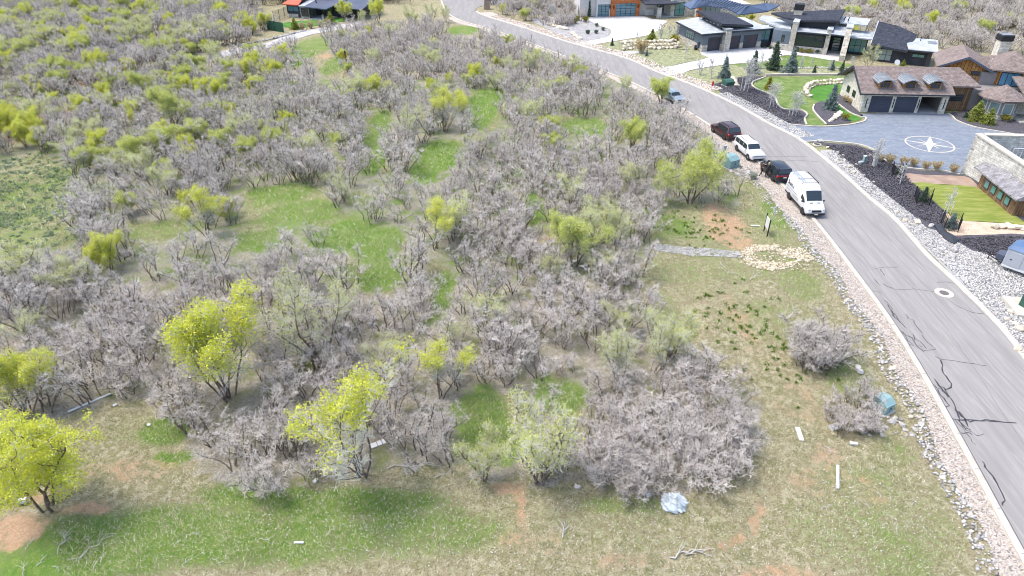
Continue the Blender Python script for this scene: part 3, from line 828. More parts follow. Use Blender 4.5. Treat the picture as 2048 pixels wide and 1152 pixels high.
# ------------------------------------------------------------------ buildings
class House:
    """a house in its own frame: u along the front, v away from the camera, z up"""
    def __init__(s, name, o, ang, label, cat='house'):
        s.o, s.a = o, rad(ang)
        s.root = tag(empty(name, (o[0], o[1], 0), s.a), label, cat)
    def loc(s, px, py, z):
        x, y, _ = P3(px, py, z)
        dx, dy = x - s.o[0], y - s.o[1]
        c, sn = math.cos(s.a), math.sin(s.a)
        return (dx * c + dy * sn, -dx * sn + dy * c, z)
    def box(s, name, m, u0, u1, v0, v1, z0, z1, parent=None, bevel=0.0):
        return MB().box(u0, u1, v0, v1, z0, z1).build(name, m, parent or s.root, bevel=bevel)
    def slab(s, name, m, pts, t, parent=None):
        return MB().slab(pts, t).build(name, m, parent or s.root)
    def slabpx(s, name, m, pts, t, parent=None):
        return s.slab(name, m, [s.loc(*p) for p in pts], t, parent)
    def panel(s, mb, p, d, n, a0, a1, z0, z1, t0, t1):
        """box on a wall: p start (u,v), d along, n outward; a along range, t depth range"""
        q = [(p[0] + d[0] * a + n[0] * t, p[1] + d[1] * a + n[1] * t) for a, t in ((a0, t0), (a1, t0), (a1, t1), (a0, t1))]
        return mb.prism(q, z0, z1)
    def window(s, p, q, z0, z1, nx=1, nz=1, frame='black_metal', glass='dark_glass', fw=.06, name='window', out=.05, parent=None):
        """glazing between wall points p and q (outward side is to the right of p->q)"""
        l = math.dist(p, q)
        d = ((q[0] - p[0]) / l, (q[1] - p[1]) / l)
        n = (d[1], -d[0])
        mb = MB()
        for k in range(nx + 1):
            c = l * k / nx
            a0, a1 = (c - fw / 2, c + fw / 2) if 0 < k < nx else ((0, fw) if k == 0 else (l - fw, l))
            s.panel(mb, p, d, n, a0, a1, z0, z1, -.03, out)
        for k in range(nz + 1):
            c = z0 + (z1 - z0) * k / nz
            b0, b1 = (c - fw / 2, c + fw / 2) if 0 < k < nz else ((z0, z0 + fw) if k == 0 else (z1 - fw, z1))
            s.panel(mb, p, d, n, fw * 1.02, l - fw * 1.02, b0 + .001, b1 - .001, -.028, out - .006)
        w = mb.build(name, frame, parent or s.root)
        cw, ch = l / nx, (z1 - z0) / nz
        for i in range(nx):
            for j in range(nz):
                s.panel(MB(), p, d, n, cw * i + fw * .4, cw * (i + 1) - fw * .4, z0 + ch * j + fw * .4, z0 + ch * (j + 1) - fw * .4, -.02, out - .03).build('pane', glass, w)
        return w
    def garage_door(s, p, q, z1, m='door_slate', rows=4, cols=1, glass=None, recess=.12):
        l = math.dist(p, q)
        d = ((q[0] - p[0]) / l, (q[1] - p[1]) / l)
        n = (d[1], -d[0])
        dr = s.panel(MB(), p, d, n, 0, l, 0.02, z1, -recess - .1, -recess).build('garage_door', m, s.root)
        for j in range(rows):
            for i in range(cols):
                h, w = z1 / rows, l / cols
                s.panel(MB(), p, d, n, w * i + .05, w * (i + 1) - .05, h * j + .05, h * (j + 1) - .03, -recess - .05, -recess + .025).build('pane' if glass else 'door_panel', glass or m, dr)
        return dr
    def seams(s, name, m, a, b, c, d_, n, h=.12, w=.13, parent=None):
        """standing seams on the quad a-b (eave) to d-c (ridge)"""
        mb = MB()
        for i in range(n + 1):
            t = i / n
            p = [a[k] + (b[k] - a[k]) * t for k in range(3)]
            q = [d_[k] + (c[k] - d_[k]) * t for k in range(3)]
            e = Vector((b[0] - a[0], b[1] - a[1], b[2] - a[2])).normalized() * w / 2
            mb.slab([(p[0] - e.x, p[1] - e.y, p[2] + h), (p[0] + e.x, p[1] + e.y, p[2] + h), (q[0] + e.x, q[1] + e.y, q[2] + h), (q[0] - e.x, q[1] - e.y, q[2] + h)], h + .01)
        return mb.build(name, m, parent or s.root)

# ---------------- wood and stone house with the three-bay garage
hc = House('stone_garage_house', (49.6, 95.3), -3.7, 'large wood and stone house with brown shingle roofs and three eyebrow dormers')
# garage: front wall as piers and lintel so that the bays are real openings
DOORS = [(1.05, 4.0), (4.5, 7.5), (7.9, 10.8)]
xs = [0, DOORS[0][0], DOORS[0][1], DOORS[1][0], DOORS[1][1], DOORS[2][0], DOORS[2][1], 11.6]
for i in (0, 2, 4, 6):
    hc.box('front_pier', 'cream_stone', xs[i], xs[i + 1], 0, .45, 0, 2.36, bevel=.03)
for i in (0, 2, 4, 6):
    c = (xs[i] + xs[i + 1]) / 2
    hc.box('wall_lamp', 'black_metal', c - .05, c + .05, -.07, -.003, .7, 2.0)
hc.box('lintel', 'cream_stone', 0, 11.6, 0.02, .43, 2.362, 2.92)
mb = MB().prism([(-.02, 0.46), (.38, 0.46), (.38, 8.3), (-.02, 8.3)], 0, 2.9)
mb.build('side_wall', 'cream_stone', hc.root)
mb = MB().add([(0, .02, 2.9), (0, 8.3, 2.9), (0, 4.15, 5.1), (.35, .02, 2.9), (.35, 8.3, 2.9), (.35, 4.15, 5.1)], [(0, 2, 1), (3, 4, 5), (0, 1, 4, 3), (1, 2, 5, 4), (2, 0, 3, 5)])
mb.build('gable_wall', 'cream_stone', hc.root)
hc.box('back_wall', 'cream_stone', .4, 15.3, 7.9, 8.3, 0, 3.0)
hc.box('garage_floor', 'grey_concrete', .4, 11.5, .0, 7.88, 0.026, .05)
hc.box('inner_wall', 'grey_stucco', 11.25, 11.55, .46, 7.88, .05, 2.9)
for a, b in DOORS[:2]:
    hc.garage_door((a, 0), (b, 0), 2.36, 'door_slate', 4, 1)
hc.box('stored_shelf', 'charcoal', 8.2, 9.3, 4.0, 5.2, .05, 1.9)
for (p, q) in (((0, 6.3), (0, 5.2)), ((0, 4.0), (0, 2.9))):
    hc.window((p[0] - .02, p[1]), (q[0] - .02, q[1]), 1.15, 2.05, 2, 1, 'black_metal', 'dark_glass')
hc.box('wall_vent', 'black_metal', -.08, -.022, 4.0, 4.3, 3.6, 3.9)
rf = MB()
rf.slab([(-.8, -.65, 2.9), (11.95, -.65, 2.9), (11.95, .9, 3.716), (15.9, .9, 3.716), (13.9, 4.15, 5.43), (-.8, 4.15, 5.43)], .2)
rf.slab([(-.8, 4.152, 5.43), (13.9, 4.152, 5.43), (15.9, 9.0, 2.9), (-.8, 9.0, 2.9)], .2)
rf.slab([(13.903, 4.15, 5.428), (15.903, .9, 3.714), (15.903, 9.0, 2.9)], .2)
roof = rf.build('roof', 'shingle', hc.root)
MB().box(-.86, -.802, -.65, 4.15, 0, 0).v
fb = MB()
fb.add([(-.9, -.68, 2.62), (-.9, -.68, 2.93), (-.9, 4.15, 5.47), (-.9, 4.15, 5.14), (-.803, -.68, 2.62), (-.803, -.68, 2.93), (-.803, 4.15, 5.47), (-.803, 4.15, 5.14)], [(0, 1, 2, 3), (7, 6, 5, 4), (0, 4, 5, 1), (1, 5, 6, 2), (2, 6, 7, 3), (3, 7, 4, 0)])
fb.add([(-.9, 9.03, 2.62), (-.9, 9.03, 2.93), (-.9, 4.155, 5.47), (-.9, 4.155, 5.14), (-.803, 9.03, 2.62), (-.803, 9.03, 2.93), (-.803, 4.155, 5.47), (-.803, 4.155, 5.14)], [(3, 2, 1, 0), (4, 5, 6, 7), (1, 5, 4, 0), (2, 6, 5, 1), (3, 7, 6, 2), (0, 4, 7, 3)])
fb.build('barge_board', 'charcoal', roof)
hc.box('gutter', 'charcoal', -.8, 11.95, -.75, -.652, 2.72, 2.86, roof)
for u0 in (1.75, 5.15, 8.55):
    d = empty('dormer')
    d.parent = hc.root
    u1, vf = u0 + 1.65, .35
    MB().box(u0, u1, vf, 2.6, 3.2, 4.25).build('dormer_wall', 'cedar', d)
    hc.window((u0 + .22, vf), (u1 - .22, vf), 3.5, 4.18, 2, 1, 'door_brown', 'dark_glass', .09, parent=d)
    n = 12
    top, bot = [], []
    for k in range(n + 1):
        t = k / n * 2 - 1
        u = (u0 + u1) / 2 + t * 1.25
        z = 4.72 - .5 * t * t
        top.append((u, z))
    vs = [(u, vf - .55, z) for u, z in top] + [(u, vf - .55, z - .12) for u, z in top] + [(u, 2.9, z + .12) for u, z in top] + [(u, 2.9, z) for u, z in top]
    m1 = n + 1
    fs = [(k, m1 + k, m1 + k + 1, k + 1) for k in range(n)] + [(k, k + 1, 2 * m1 + k + 1, 2 * m1 + k) for k in range(n)] + [(m1 + k, 3 * m1 + k, 3 * m1 + k + 1, m1 + k + 1) for k in range(n)] + [(0, 2 * m1, 3 * m1, m1), (n, m1 + n, 3 * m1 + n, 2 * m1 + n)]
    dr = MB().add(vs, fs).build('dormer_roof', 'zinc', d, smooth=True, sharp=40)
    sb = MB()
    for k in range(0, n + 1):
        u, z = top[k]
        sb.slab([(u - .025, vf - .56, z + .05), (u + .025, vf - .56, z + .05), (u + .025, 2.9, z + .17), (u - .025, 2.9, z + .17)], .06)
    sb.build('roof_seam', 'zinc', d)
# timber link to the right of the garage
hc.box('link_wall', 'aged_boards', 11.62, 15.3, 1.6, 7.88, 0, 3.85)
hc.window((12.6, 1.6), (14.4, 1.6), 1.35, 2.35, 2, 3, 'door_brown', 'dark_glass')
# timber gable tower
c, s_ = math.cos(rad(-20)), math.sin(rad(-20))
def TW(a, b):
    return (15.6 + a * c - b * s_, 6.0 + a * s_ + b * c)
tp = [TW(-2.9, 0), TW(2.9, 0), TW(2.9, 7), TW(-2.9, 7)]
MB().prism(tp, 0, 5.05).build('tower_wall', 'cedar', hc.root)
g0, g1, ga = TW(-2.9, .001), TW(2.9, .001), TW(0, .001)
h0, h1, ha = TW(-2.9, .4), TW(2.9, .4), TW(0, .4)
MB().add([(*g0, 5.05), (*g1, 5.05), (*ga, 6.35), (*h0, 5.05), (*h1, 5.05), (*ha, 6.35)], [(0, 1, 2), (5, 4, 3), (0, 3, 4, 1), (1, 4, 5, 2), (2, 5, 3, 0)]).build('gable_wall', 'cedar', hc.root)
tr = MB()
tr.slab([(*TW(-3.6, -.8), 4.9), (*TW(0, -.8), 6.62), (*TW(0, 7.6), 6.62), (*TW(-3.6, 7.6), 4.9)], .22)
tr.slab([(*TW(0.002, -.8), 6.62), (*TW(3.6, -.8), 4.9), (*TW(3.6, 7.6), 4.9), (*TW(0.002, 7.6), 6.62)], .22)
tro = tr.build('tower_roof', 'shingle', hc.root)
bb = MB()
for sg in (-1, 1):
    p, q = TW(sg * 3.65, -.88), TW(sg * .004, -.88)
    p2, q2 = TW(sg * 3.65, -.803), TW(sg * .004, -.803)
    bb.add([(*p, 4.6), (*p, 4.92), (*q, 6.66), (*q, 6.34), (*p2, 4.6), (*p2, 4.92), (*q2, 6.66), (*q2, 6.34)], [(0, 1, 2, 3), (7, 6, 5, 4), (0, 4, 5, 1), (1, 5, 6, 2), (2, 6, 7, 3), (3, 7, 4, 0)])
bb.build('barge_board', 'slate_blue', tro)
hc.window(TW(-2.3, 0), TW(-1.2, 0), 4.35, 4.85, 1, 1, 'black_metal', 'dark_glass')
hc.window(TW(1.0, 0), TW(2.2, 0), 4.0, 4.6, 1, 1, 'black_metal', 'dark_glass')
# second timber tower with the big curtained window and a hipped roof
def T2(a, b):
    return (21.3 + a * c - b * s_, 4.2 + a * s_ + b * c)
t2 = [T2(-2.1, 0), T2(2.4, 0), T2(2.4, 6), T2(-2.1, 6)]
MB().prism(t2, 0, 5.2).build('tower_wall', 'cedar', hc.root)
w2 = hc.window(T2(-1.2, 0), T2(1.25, 0), 2.9, 4.75, 3, 1, 'black_metal', 'curtain_glass', .08)
arch = MB()
for k in range(8):
    t0, t1 = k / 8 * math.pi, (k + 1) / 8 * math.pi
    p, q = (.02 - 1.22 * math.cos(t0), .55 * math.sin(t0)), (.02 - 1.22 * math.cos(t1), .55 * math.sin(t1))
    a_, b_ = T2(p[0], -.05), T2(q[0], -.05)
    a2, b2 = T2(p[0], .02), T2(q[0], .02)
    arch.add([(*a_, 4.752), (*b_, 4.752), (*b_, 4.752 + q[1]), (*a_, 4.752 + p[1]), (*a2, 4.752), (*b2, 4.752), (*b2, 4.752 + q[1]), (*a2, 4.752 + p[1])], [(0, 1, 2, 3), (7, 6, 5, 4), (3, 2, 6, 7), (0, 4, 5, 1)])
arch.build('arch_light', 'slate_blue', w2)
hip = MB()
E2 = [T2(-2.8, -.8), T2(3.1, -.8), T2(3.1, 6.8), T2(-2.8, 6.8)]
R2 = [T2(.2, 2.2), T2(.2, 3.8)]
ez, rz_ = 5.2, 7.1
hip.slab([(*E2[0], ez), (*E2[1], ez), (*R2[0], rz_)], .2)
hip.slab([(*E2[1], ez), (*E2[2], ez), (*R2[1], rz_), (*R2[0], rz_)], .2)
hip.slab([(*E2[2], ez), (*E2[3], ez), (*R2[1], rz_)], .2)
hip.slab([(*E2[3], ez), (*E2[0], ez), (*R2[0], rz_), (*R2[1], rz_)], .2)
hip.build('tower_roof', 'shingle', hc.root)
hc.box('house_wall', 'grey_stucco', 17.6, 19.6, 4.6, 9.0, 2.9, 4.7)
# bay with eight sides
bc, br_ = (18.6, -.1), 2.25
oc = [(bc[0] + br_ * math.cos(rad(22.5 + 45 * k)), bc[1] + br_ * math.sin(rad(22.5 + 45 * k))) for k in range(8)]
MB().prism(oc, 0, 2.75).build('bay_wall', 'grey_stucco', hc.root)
bs = [(bc[0] + (br_ + .06) * math.cos(rad(22.5 + 45 * k)), bc[1] + (br_ + .06) * math.sin(rad(22.5 + 45 * k))) for k in range(8)]
MB().prism(bs, 0, .62).build('bay_plinth', 'pale_stone', hc.root)
for k in (3, 4, 5, 6):
    p, q = oc[k], oc[(k + 1) % 8]
    f = lambda t: (p[0] + (q[0] - p[0]) * t, p[1] + (q[1] - p[1]) * t)
    hc.window(f(.1), f(.9), .75, 2.35, 1, 1, 'stucco_white', 'clear_glass', .13)
tip = (bc[0], bc[1], 4.35)
er = [(bc[0] + 3.0 * math.cos(rad(22.5 + 45 * k)), bc[1] + 3.0 * math.sin(rad(22.5 + 45 * k)), 2.78) for k in range(8)]
bm_ = MB()
bm_.add(er + [tip] + [(x, y, z - .2) for x, y, z in er], [(k, (k + 1) % 8, 8) for k in range(8)] + [(9 + k, 9 + (k + 1) % 8, (k + 1) % 8, k) for k in range(8)] + [tuple(9 + k for k in range(7, -1, -1))])
bm_.build('bay_roof', 'shingle', hc.root)
# body of the house behind and to the right
hc.box('house_wall', 'grey_stucco', 15.32, 32, 1.9, 12, 0, 2.9)
hc.box('entry_wall', 'pale_stone', 20.9, 27, .2, 1.88, 0, 2.7)
hc.box('porch', 'pale_stone', 20.2, 26, -3.4, .18, .03, .16)
for u in (21.4, 24.8):
    hc.box('porch_post', 'aged_boards', u, u + .35, -2.9, -2.55, .162, 2.5)
hc.box('porch_lantern', 'teal_glass', 22.6, 22.9, .1, .198, 1.5, 2.0)
mr_ = MB()
mr_.slab([(20.6, -3.5, 2.6), (33, -3.5, 2.6), (33, 3.2, 4.6), (20.9, 3.2, 4.6)], .18)
mr_.slab([(15.95, 5.4, 3.7), (33, 5.4, 3.7), (33, 9, 5.9), (17, 9, 5.9)], .18)
mr_.slab([(17, 9.002, 5.9), (33, 9.002, 5.9), (33, 13.2, 2.9), (15.5, 13.2, 2.9)], .18)
mr_.build('house_roof', 'shingle', hc.root)
hc.box('chimney', 'cream_stone', 21.4, 22.9, 9.4, 10.8, 4.2, 7.9, bevel=.04)
cp = hc.box('chimney_cap', 'black_metal', 21.25, 23.05, 9.25, 10.95, 7.902, 8.75, bevel=.1)
hc.box('flue_plate', 'zinc', 21.4, 22.9, 9.4, 10.8, 8.752, 8.8, cp)
MB().tube((20.0, 7.6, 4.7), (20.0, 7.6, 5.9), .07).build('vent_pipe', 'stucco_white', hc.root)

# ---------------- dark modern house: garage wing
hb = House('dark_modern_house', (34.9, 129.2), 15.4, 'dark modern house with stone piers and pale flat roofs above a white concrete drive')
b = hb
b.box('wall_base', 'ledge_stone', -.06, 1.05, -.06, 10.3, 0, 1.12)
b.box('wall', 'blue_panel', 0, 1.05, 0, 10.3, 1.122, 3.15)
b.window((0, 6.6), (0, 3.4), 1.3, 2.7, 4, 2, 'black_metal', 'clear_glass', .07)
b.box('wall', 'blue_panel', 1.052, 12.2, .003, 10.3, 2.46, 3.2)
b.box('inner_wall', 'charcoal', 1.052, 12.2, .6, 10.25, 0, 2.458)
for (u0, u1) in ((3.75, 4.0), (5.0, 5.6), (7.75, 8.4), (11.35, 12.2)):
    b.box('pier', 'ledge_stone', u0, u1, -.06, .598, 0, 1.12)
    b.box('wall', 'blue_panel', u0, u1, 0, .598, 1.122, 2.459)
b.garage_door((1.055, .1), (3.748, .1), 2.456, 'door_brown', 4, 1)
b.garage_door((5.602, .1), (7.748, .1), 2.456, 'door_brown', 4, 1)
b.garage_door((8.402, .1), (11.348, .1), 2.456, 'door_brown', 4, 1)
b.box('stone_pillar', 'ledge_stone', 3.85, 5.02, -1.15, -.062, 0, 3.62, bevel=.03)
b.box('pillar_cap', 'membrane', 3.75, 5.12, -1.25, 9, 3.9, 4.02)
b.box('parapet', 'zinc', 3.9, 4.95, -1.1, 8.9, 3.63, 3.898)
r1 = b.slab('flat_roof', 'membrane', [(-.95, -1.0, 3.42), (3.72, -1.0, 3.5), (3.72, 9.2, 4.1), (-.95, 9.2, 3.62)], .07)
b.slab('fascia', 'charcoal', [(-1.0, -1.05, 3.34), (3.735, -1.05, 3.42), (3.735, 9.25, 4.02), (-1.0, 9.25, 3.54)], .3, r1)
r2 = b.slab('flat_roof', 'membrane', [(5.15, -.7, 3.56), (13.2, -.7, 3.56), (12.4, 7.4, 4.0), (5.15, 7.4, 4.0)], .07)
b.slab('fascia', 'charcoal', [(5.14, -.75, 3.485), (13.25, -.75, 3.485), (12.45, 7.45, 3.925), (5.14, 7.45, 3.925)], .28, r2)
b.box('clerestory_wall', 'charcoal', 3.6, 8.3, .5, 7.6, 3.7, 4.35)
for k in range(4):
    v0 = 1.2 + k * 1.35
    b.window((3.6, v0 + .9), (3.6, v0), 4.04, 4.3, 1, 1, 'black_metal', 'clear_glass', .04)
rr = b.slab('raised_roof', 'dark_shingle', [(3.0, -.5, 4.86), (9.6, -.5, 4.28), (9.0, 7.6, 4.9), (2.6, 8.4, 5.55)], .1)
b.slab('fascia', 'charcoal', [(2.97, -.53, 4.755), (9.63, -.53, 4.175), (9.03, 7.63, 4.795), (2.57, 8.43, 5.445)], .28, rr)
b.window((12.25, .8), (14.0, .2), .05, 3.1, 2, 3, 'black_metal', 'teal_glass', .07)
b.box('gate', 'black_metal', 12.3, 13.9, -.35, -.25, .05, 1.15)
b.box('meter_box', 'slate_blue', -.45, -.07, .8, 1.2, .5, 1.5)
b.box('wall_post', 'black_metal', -.5, -.1, 1.4, 1.9, 0, .8)
# main wing, turned
MA, MO = -25.5, (51.1, 130.2)
def M2(u, v, z=None):
    x = MO[0] + u * math.cos(rad(MA)) - v * math.sin(rad(MA))
    y = MO[1] + u * math.sin(rad(MA)) + v * math.cos(rad(MA))
    dx, dy = x - b.o[0], y - b.o[1]
    cc, ss = math.cos(b.a), math.sin(b.a)
    r = (dx * cc + dy * ss, -dx * ss + dy * cc)
    return r if z is None else (*r, z)
def mbox(name, m, u0, u1, v0, v1, z0, z1, parent=None, bevel=0.0):
    return MB().prism([M2(u0, v0), M2(u1, v0), M2(u1, v1), M2(u0, v1)], z0, z1).build(name, m, parent or b.root, bevel=bevel)
def mslab(name, m, pts, t, parent=None):
    return MB().slab([M2(*p) for p in pts], t).build(name, m, parent or b.root)
arc = [(-3.2, .5), (-2.4, .05), (-1.5, -.18), (-.6, -.25), (.02, -.25)]
wl, wu = MB(), MB()
wl.prism([M2(u, v - .06) for u, v in arc] + [M2(.02, 3), M2(-3.2, 3)], 0, 1.12)
wl.build('curved_base', 'ledge_stone', b.root)
wu.prism([M2(u, v) for u, v in arc] + [M2(.02, 3), M2(-3.2, 3)], 1.122, 3.4)
wu.build('curved_wall', 'blue_panel', b.root)
b.window(M2(-1.5, -.18), M2(-.95, -.22), 1.5, 2.7, 1, 1, 'black_metal', 'dark_glass')
mbox('stone_pillar', 'ledge_stone', 0.03, .95, -.7, 2.5, 0, 5.1, bevel=.03)
mbox('pillar_cap', 'membrane', -.05, 1.03, -.8, 2.6, 5.102, 5.22)
mbox('window_base', 'ledge_stone', .96, 6.0, -.06, 2.4, 0, 1.0)
mbox('wall', 'charcoal', .96, 6.0, 0, 2.4, 1.002, 3.45)
b.window(M2(.98, -.003), M2(5.7, -.003), 1.06, 3.12, 6, 2, 'charcoal', 'dark_glass', .08)
lr = mslab('flat_roof', 'membrane', [(.97, -.9, 3.72), (6.4, -.9, 3.72), (6.4, 2.6, 3.8), (.97, 2.6, 3.8)], .07)
mslab('fascia', 'charcoal', [(.97, -.93, 3.645), (6.43, -.93, 3.645), (6.43, 2.6, 3.725), (.97, 2.6, 3.725)], .2, lr)
mbox('stone_pillar', 'ledge_stone', 6.02, 6.75, -.5, 3.0, 0, 4.3, bevel=.03)
mbox('pillar_cap', 'membrane', 5.9, 6.9, -.62, 3.1, 4.302, 4.42)
mbox('entry_wall', 'charcoal', 6.76, 9.9, 3.1, 6, 0, 3.6)
dw = b.window(M2(7.2, 3.1), M2(8.6, 3.1), .1, 2.5, 1, 5, 'black_metal', 'clear_glass', .12, name='front_door')
mbox('entry_step', 'grey_concrete', 6.8, 8.95, .2, 3.05, .03, .14)
cr = mslab('flat_roof', 'membrane', [(6.76, -1.2, 3.85), (9.2, -1.6, 3.85), (9.2, 8.5, 4.2), (6.76, 8.5, 4.2)], .07)
mslab('fascia', 'charcoal', [(6.75, -1.23, 3.775), (9.22, -1.63, 3.775), (9.22, 8.5, 4.125), (6.75, 8.5, 4.125)], .18, cr)
mslab('flat_roof', 'membrane', [(7.6, 4.5, 4.75), (12.2, 4.5, 4.75), (12.6, 9.5, 4.95), (7.6, 9.5, 4.95)], .2)
MB().add([M2(9.0, -3.2, 0), M2(9.95, -3.2, 0), M2(9.95, 2.2, 0), M2(9.0, 2.2, 0), M2(9.0, -3.2, .8), M2(9.95, -3.2, .8), M2(9.95, -1.0, 5.0), M2(9.0, -1.0, 5.0), M2(9.95, 2.2, 5.0), M2(9.0, 2.2, 5.0)],
         [(3, 2, 1, 0), (0, 1, 5, 4), (4, 5, 6, 7), (7, 6, 8, 9), (1, 2, 8, 6, 5), (0, 4, 7, 9, 3), (2, 3, 9, 8)]).build('stone_pillar', 'ledge_stone', b.root)
mbox('pillar_cap', 'membrane', 8.9, 10.05, -1.1, 2.3, 5.002, 5.14)
mbox('glass_base', 'charcoal', 9.97, 13.0, 2.32, 5, 0, .35)
b.window(M2(10.1, 2.3), M2(12.9, 2.3), .36, 2.75, 3, 2, 'black_metal', 'green_glass', .07)
mbox('wall', 'charcoal', 9.97, 13.0, 2.42, 6, .352, 3.0)
mslab('flat_roof', 'membrane', [(9.97, 1.2, 3.12), (13.6, 1.2, 3.12), (13.6, 6.5, 3.3), (9.97, 6.5, 3.3)], .2)
# upper roof, clerestory and chimney
mbox('clerestory_wall', 'charcoal', -.2, 7.0, 2.7, 9, 3.4, 4.95)
mbox('back_wall', 'charcoal', -4.4, 7.0, 3.1, 11, 0, 3.38)
ur = mslab('upper_roof', 'dark_shingle', [(1.0, 1.6, 5.12), (7.4, 1.6, 5.62), (7.9, 9.6, 6.2), (-4.6, 5.2, 5.35), (-2.2, 3.0, 5.2)], .1)
mslab('fascia', 'charcoal', [(1.0, 1.56, 5.015), (7.44, 1.56, 5.515), (7.94, 9.64, 6.095), (-4.64, 5.22, 5.245), (-2.2, 2.96, 5.095)], .22, ur)
pl = b.slabpx('flat_roof', 'membrane', [(1517.6, 38, 3.7), (1524, 31, 3.8), (1543.5, 32, 3.8), (1583, 49, 3.7), (1582, 57.5, 3.6), (1562, 56, 3.6)], .28)
b.slabpx('flat_roof', 'membrane', [(1500, 49, 3.3), (1540, 50, 3.3), (1548, 55, 3.2), (1526, 58, 3.2)], .2)
mbox('chimney', 'ledge_stone', -.6, .9, 4.2, 5.4, 5.0, 6.3)
mbox('chimney_cap', 'black_metal', -.7, 1.0, 4.1, 5.5, 6.302, 7.4, bevel=.08)
for u in (8.2, 8.9):
    p = M2(u, 5.0)
    MB().path([(p[0], p[1], 4.9), (p[0], p[1], 5.4), (p[0] + .15, p[1], 5.6), (p[0] + .15, p[1], 5.75)], .09).build('vent_pipe', 'black_metal', b.root)
# right wing with the big sloping roof
mbox('wing_wall', 'charcoal', 13.9, 23.2, -1.1, 5.5, -.1, 2.35)
b.window(M2(14.4, -1.1), M2(17.2, -1.1), .25, 2.2, 3, 2, 'black_metal', 'clear_glass', .07)
b.window(M2(20.3, -1.1), M2(22.2, -1.1), 1.3, 1.85, 2, 1, 'black_metal', 'green_glass', .06)
mbox('corner_pier', 'door_brown', 22.6, 23.25, -1.2, -1.102, 0, 2.3)
wr = mslab('wing_roof', 'dark_shingle', [(13.5, -1.5, 2.85), (19.4, -2.1, 2.42), (20.6, 5.6, 3.7), (17.5, 7.2, 4.5), (14.0, 7.6, 5.0)], .12)
mslab('verge_trim', 'membrane', [(13.35, -1.5, 2.9), (13.49, -1.5, 2.9), (13.99, 7.6, 5.05), (13.85, 7.6, 5.05)], .2, wr)
mslab('fascia', 'charcoal', [(13.5, -1.52, 2.725), (19.4, -2.12, 2.295), (19.45, -1.7, 2.36), (13.52, -1.1, 2.8)], .22, wr)
wf = mslab('flat_roof', 'membrane', [(19.45, -2.0, 2.72), (23.9, -2.0, 2.72), (23.9, 4.6, 3.3), (20.3, 4.6, 3.3), (19.0, 1.4, 3.1)], .12)
mslab('fascia', 'charcoal', [(19.47, -2.03, 2.595), (23.93, -2.03, 2.595), (23.93, 4.6, 3.175), (20.3, 4.6, 3.175)], .22, wf)
mbox('roof_hatch', 'membrane', 22.3, 23.5, 1.9, 3.4, 3.0, 3.55)
pp = M2(21.2, 3.2)
MB().tube((*pp, 3.1), (*pp, 3.9), .07).build('vent_pipe', 'black_metal', b.root)

# ---------------- white modern house
ha_ = House('white_modern_house', (18.6, 159.5), 8.7, 'white modern house with orange timber garage surround and blue standing seam roof')
a = ha_
a.box('wall', 'stucco_white', -3.6, 3.05, .8, 10, 0, 5.5)
a.box('wall', 'stucco_white', 0, .33, -.002, .798, 0, 5.5)
a.box('wall', 'stucco_white', 2.95, 3.15, -.002, .798, 0, 5.5)
a.box('wall', 'stucco_white', .332, 2.948, 0, .798, 2.6, 5.5)
a.garage_door((.332, .05), (2.948, .05), 2.6, 'black_metal', 5, 3, 'teal_glass', .1)
a.box('orange_surround', 'orange_siding', 3.2, 4.3, -.45, 9.9, 0, 5.4)
a.box('orange_surround', 'orange_siding', 8.9, 9.75, -.45, 9.9, 0, 5.4)
a.box('orange_surround', 'orange_siding', 4.302, 8.898, -.448, 9.9, 2.75, 5.4)
a.garage_door((4.302, -.35), (8.898, -.35), 2.75, 'black_metal', 5, 4, 'teal_glass', .08)
for u in (3.75, 9.3, -.05 + 3.06):
    a.box('wall_lamp', 'black_metal', u - .08, u + .08, -.6 if u > 3.1 else -.12, -.452 if u > 3.1 else -.004, 1.7, 2.5)
a.box('wall', 'stucco_white', 9.752, 16.2, .3, 9, 0, 5.0)
a.window((10.4, .3), (12.4, .3), 2.6, 3.2, 2, 1, 'black_metal', 'clear_glass', .06)
a.box('planter_wall', 'stucco_white', 11.2, 13.2, -.2, 0, 0, 1.3)
a.box('entry_column', 'pale_stone', 13.0, 13.8, -3.4, -2.6, 0, 2.2)
a.window((14.0, .28), (15.6, .28), .05, 2.7, 2, 5, 'black_metal', 'clear_glass', .1, name='front_door')
a.box('entry_step', 'white_concrete', 13.2, 17.0, -3.0, .25, .03, .2)
a.box('wall', 'pale_stone', 16.21, 21.6, -2.6, 4, 0, 3.6)
a.window((17.0, -2.6), (19.3, -2.6), .25, 3.0, 2, 2, 'black_metal', 'green_glass', .08)
a.slab('entry_roof', 'charcoal', [(9.8, -3.9, 3.1), (17.5, -3.9, 3.1), (17.5, 4, 3.9), (9.8, 4, 3.9)], .25)
MB().path([(13.4, -3.2, 2.22), (13.4, -3.2, 2.9)], .12).path([(13.4, -3.2, 2.3), (14.6, -3.2, 2.9)], .09).build('roof_brace', 'black_metal', a.root)
a.box('orange_column', 'orange_siding', 21.62, 22.3, -4.9, -4.2, 0, 2.7)
a.window((22.4, -4.0), (27.0, -4.0), .3, 2.6, 4, 1, 'black_metal', 'clear_glass', .08)
a.box('wall', 'pale_stone', 21.62, 34, -3.9, 2.6, 0, 2.5)
sm = [a.loc(*p) for p in ((1367, 9, 3.3), (1381, 17.5, 3.1), (1411, 11.5, 3.5), (1453, 15, 3.3), (1478, 29, 2.9), (1497, 11, 4.1), (1440, -4, 4.8), (1392, -2, 4.3))]
rA = a.slab('metal_roof', 'seam_metal', sm, .2)
sm2 = [a.loc(*p) for p in ((1478.3, 29, 2.9), (1536, 22, 2.9), (1560, 10, 3.2), (1530, 6, 3.9), (1497.3, 11, 4.1))]
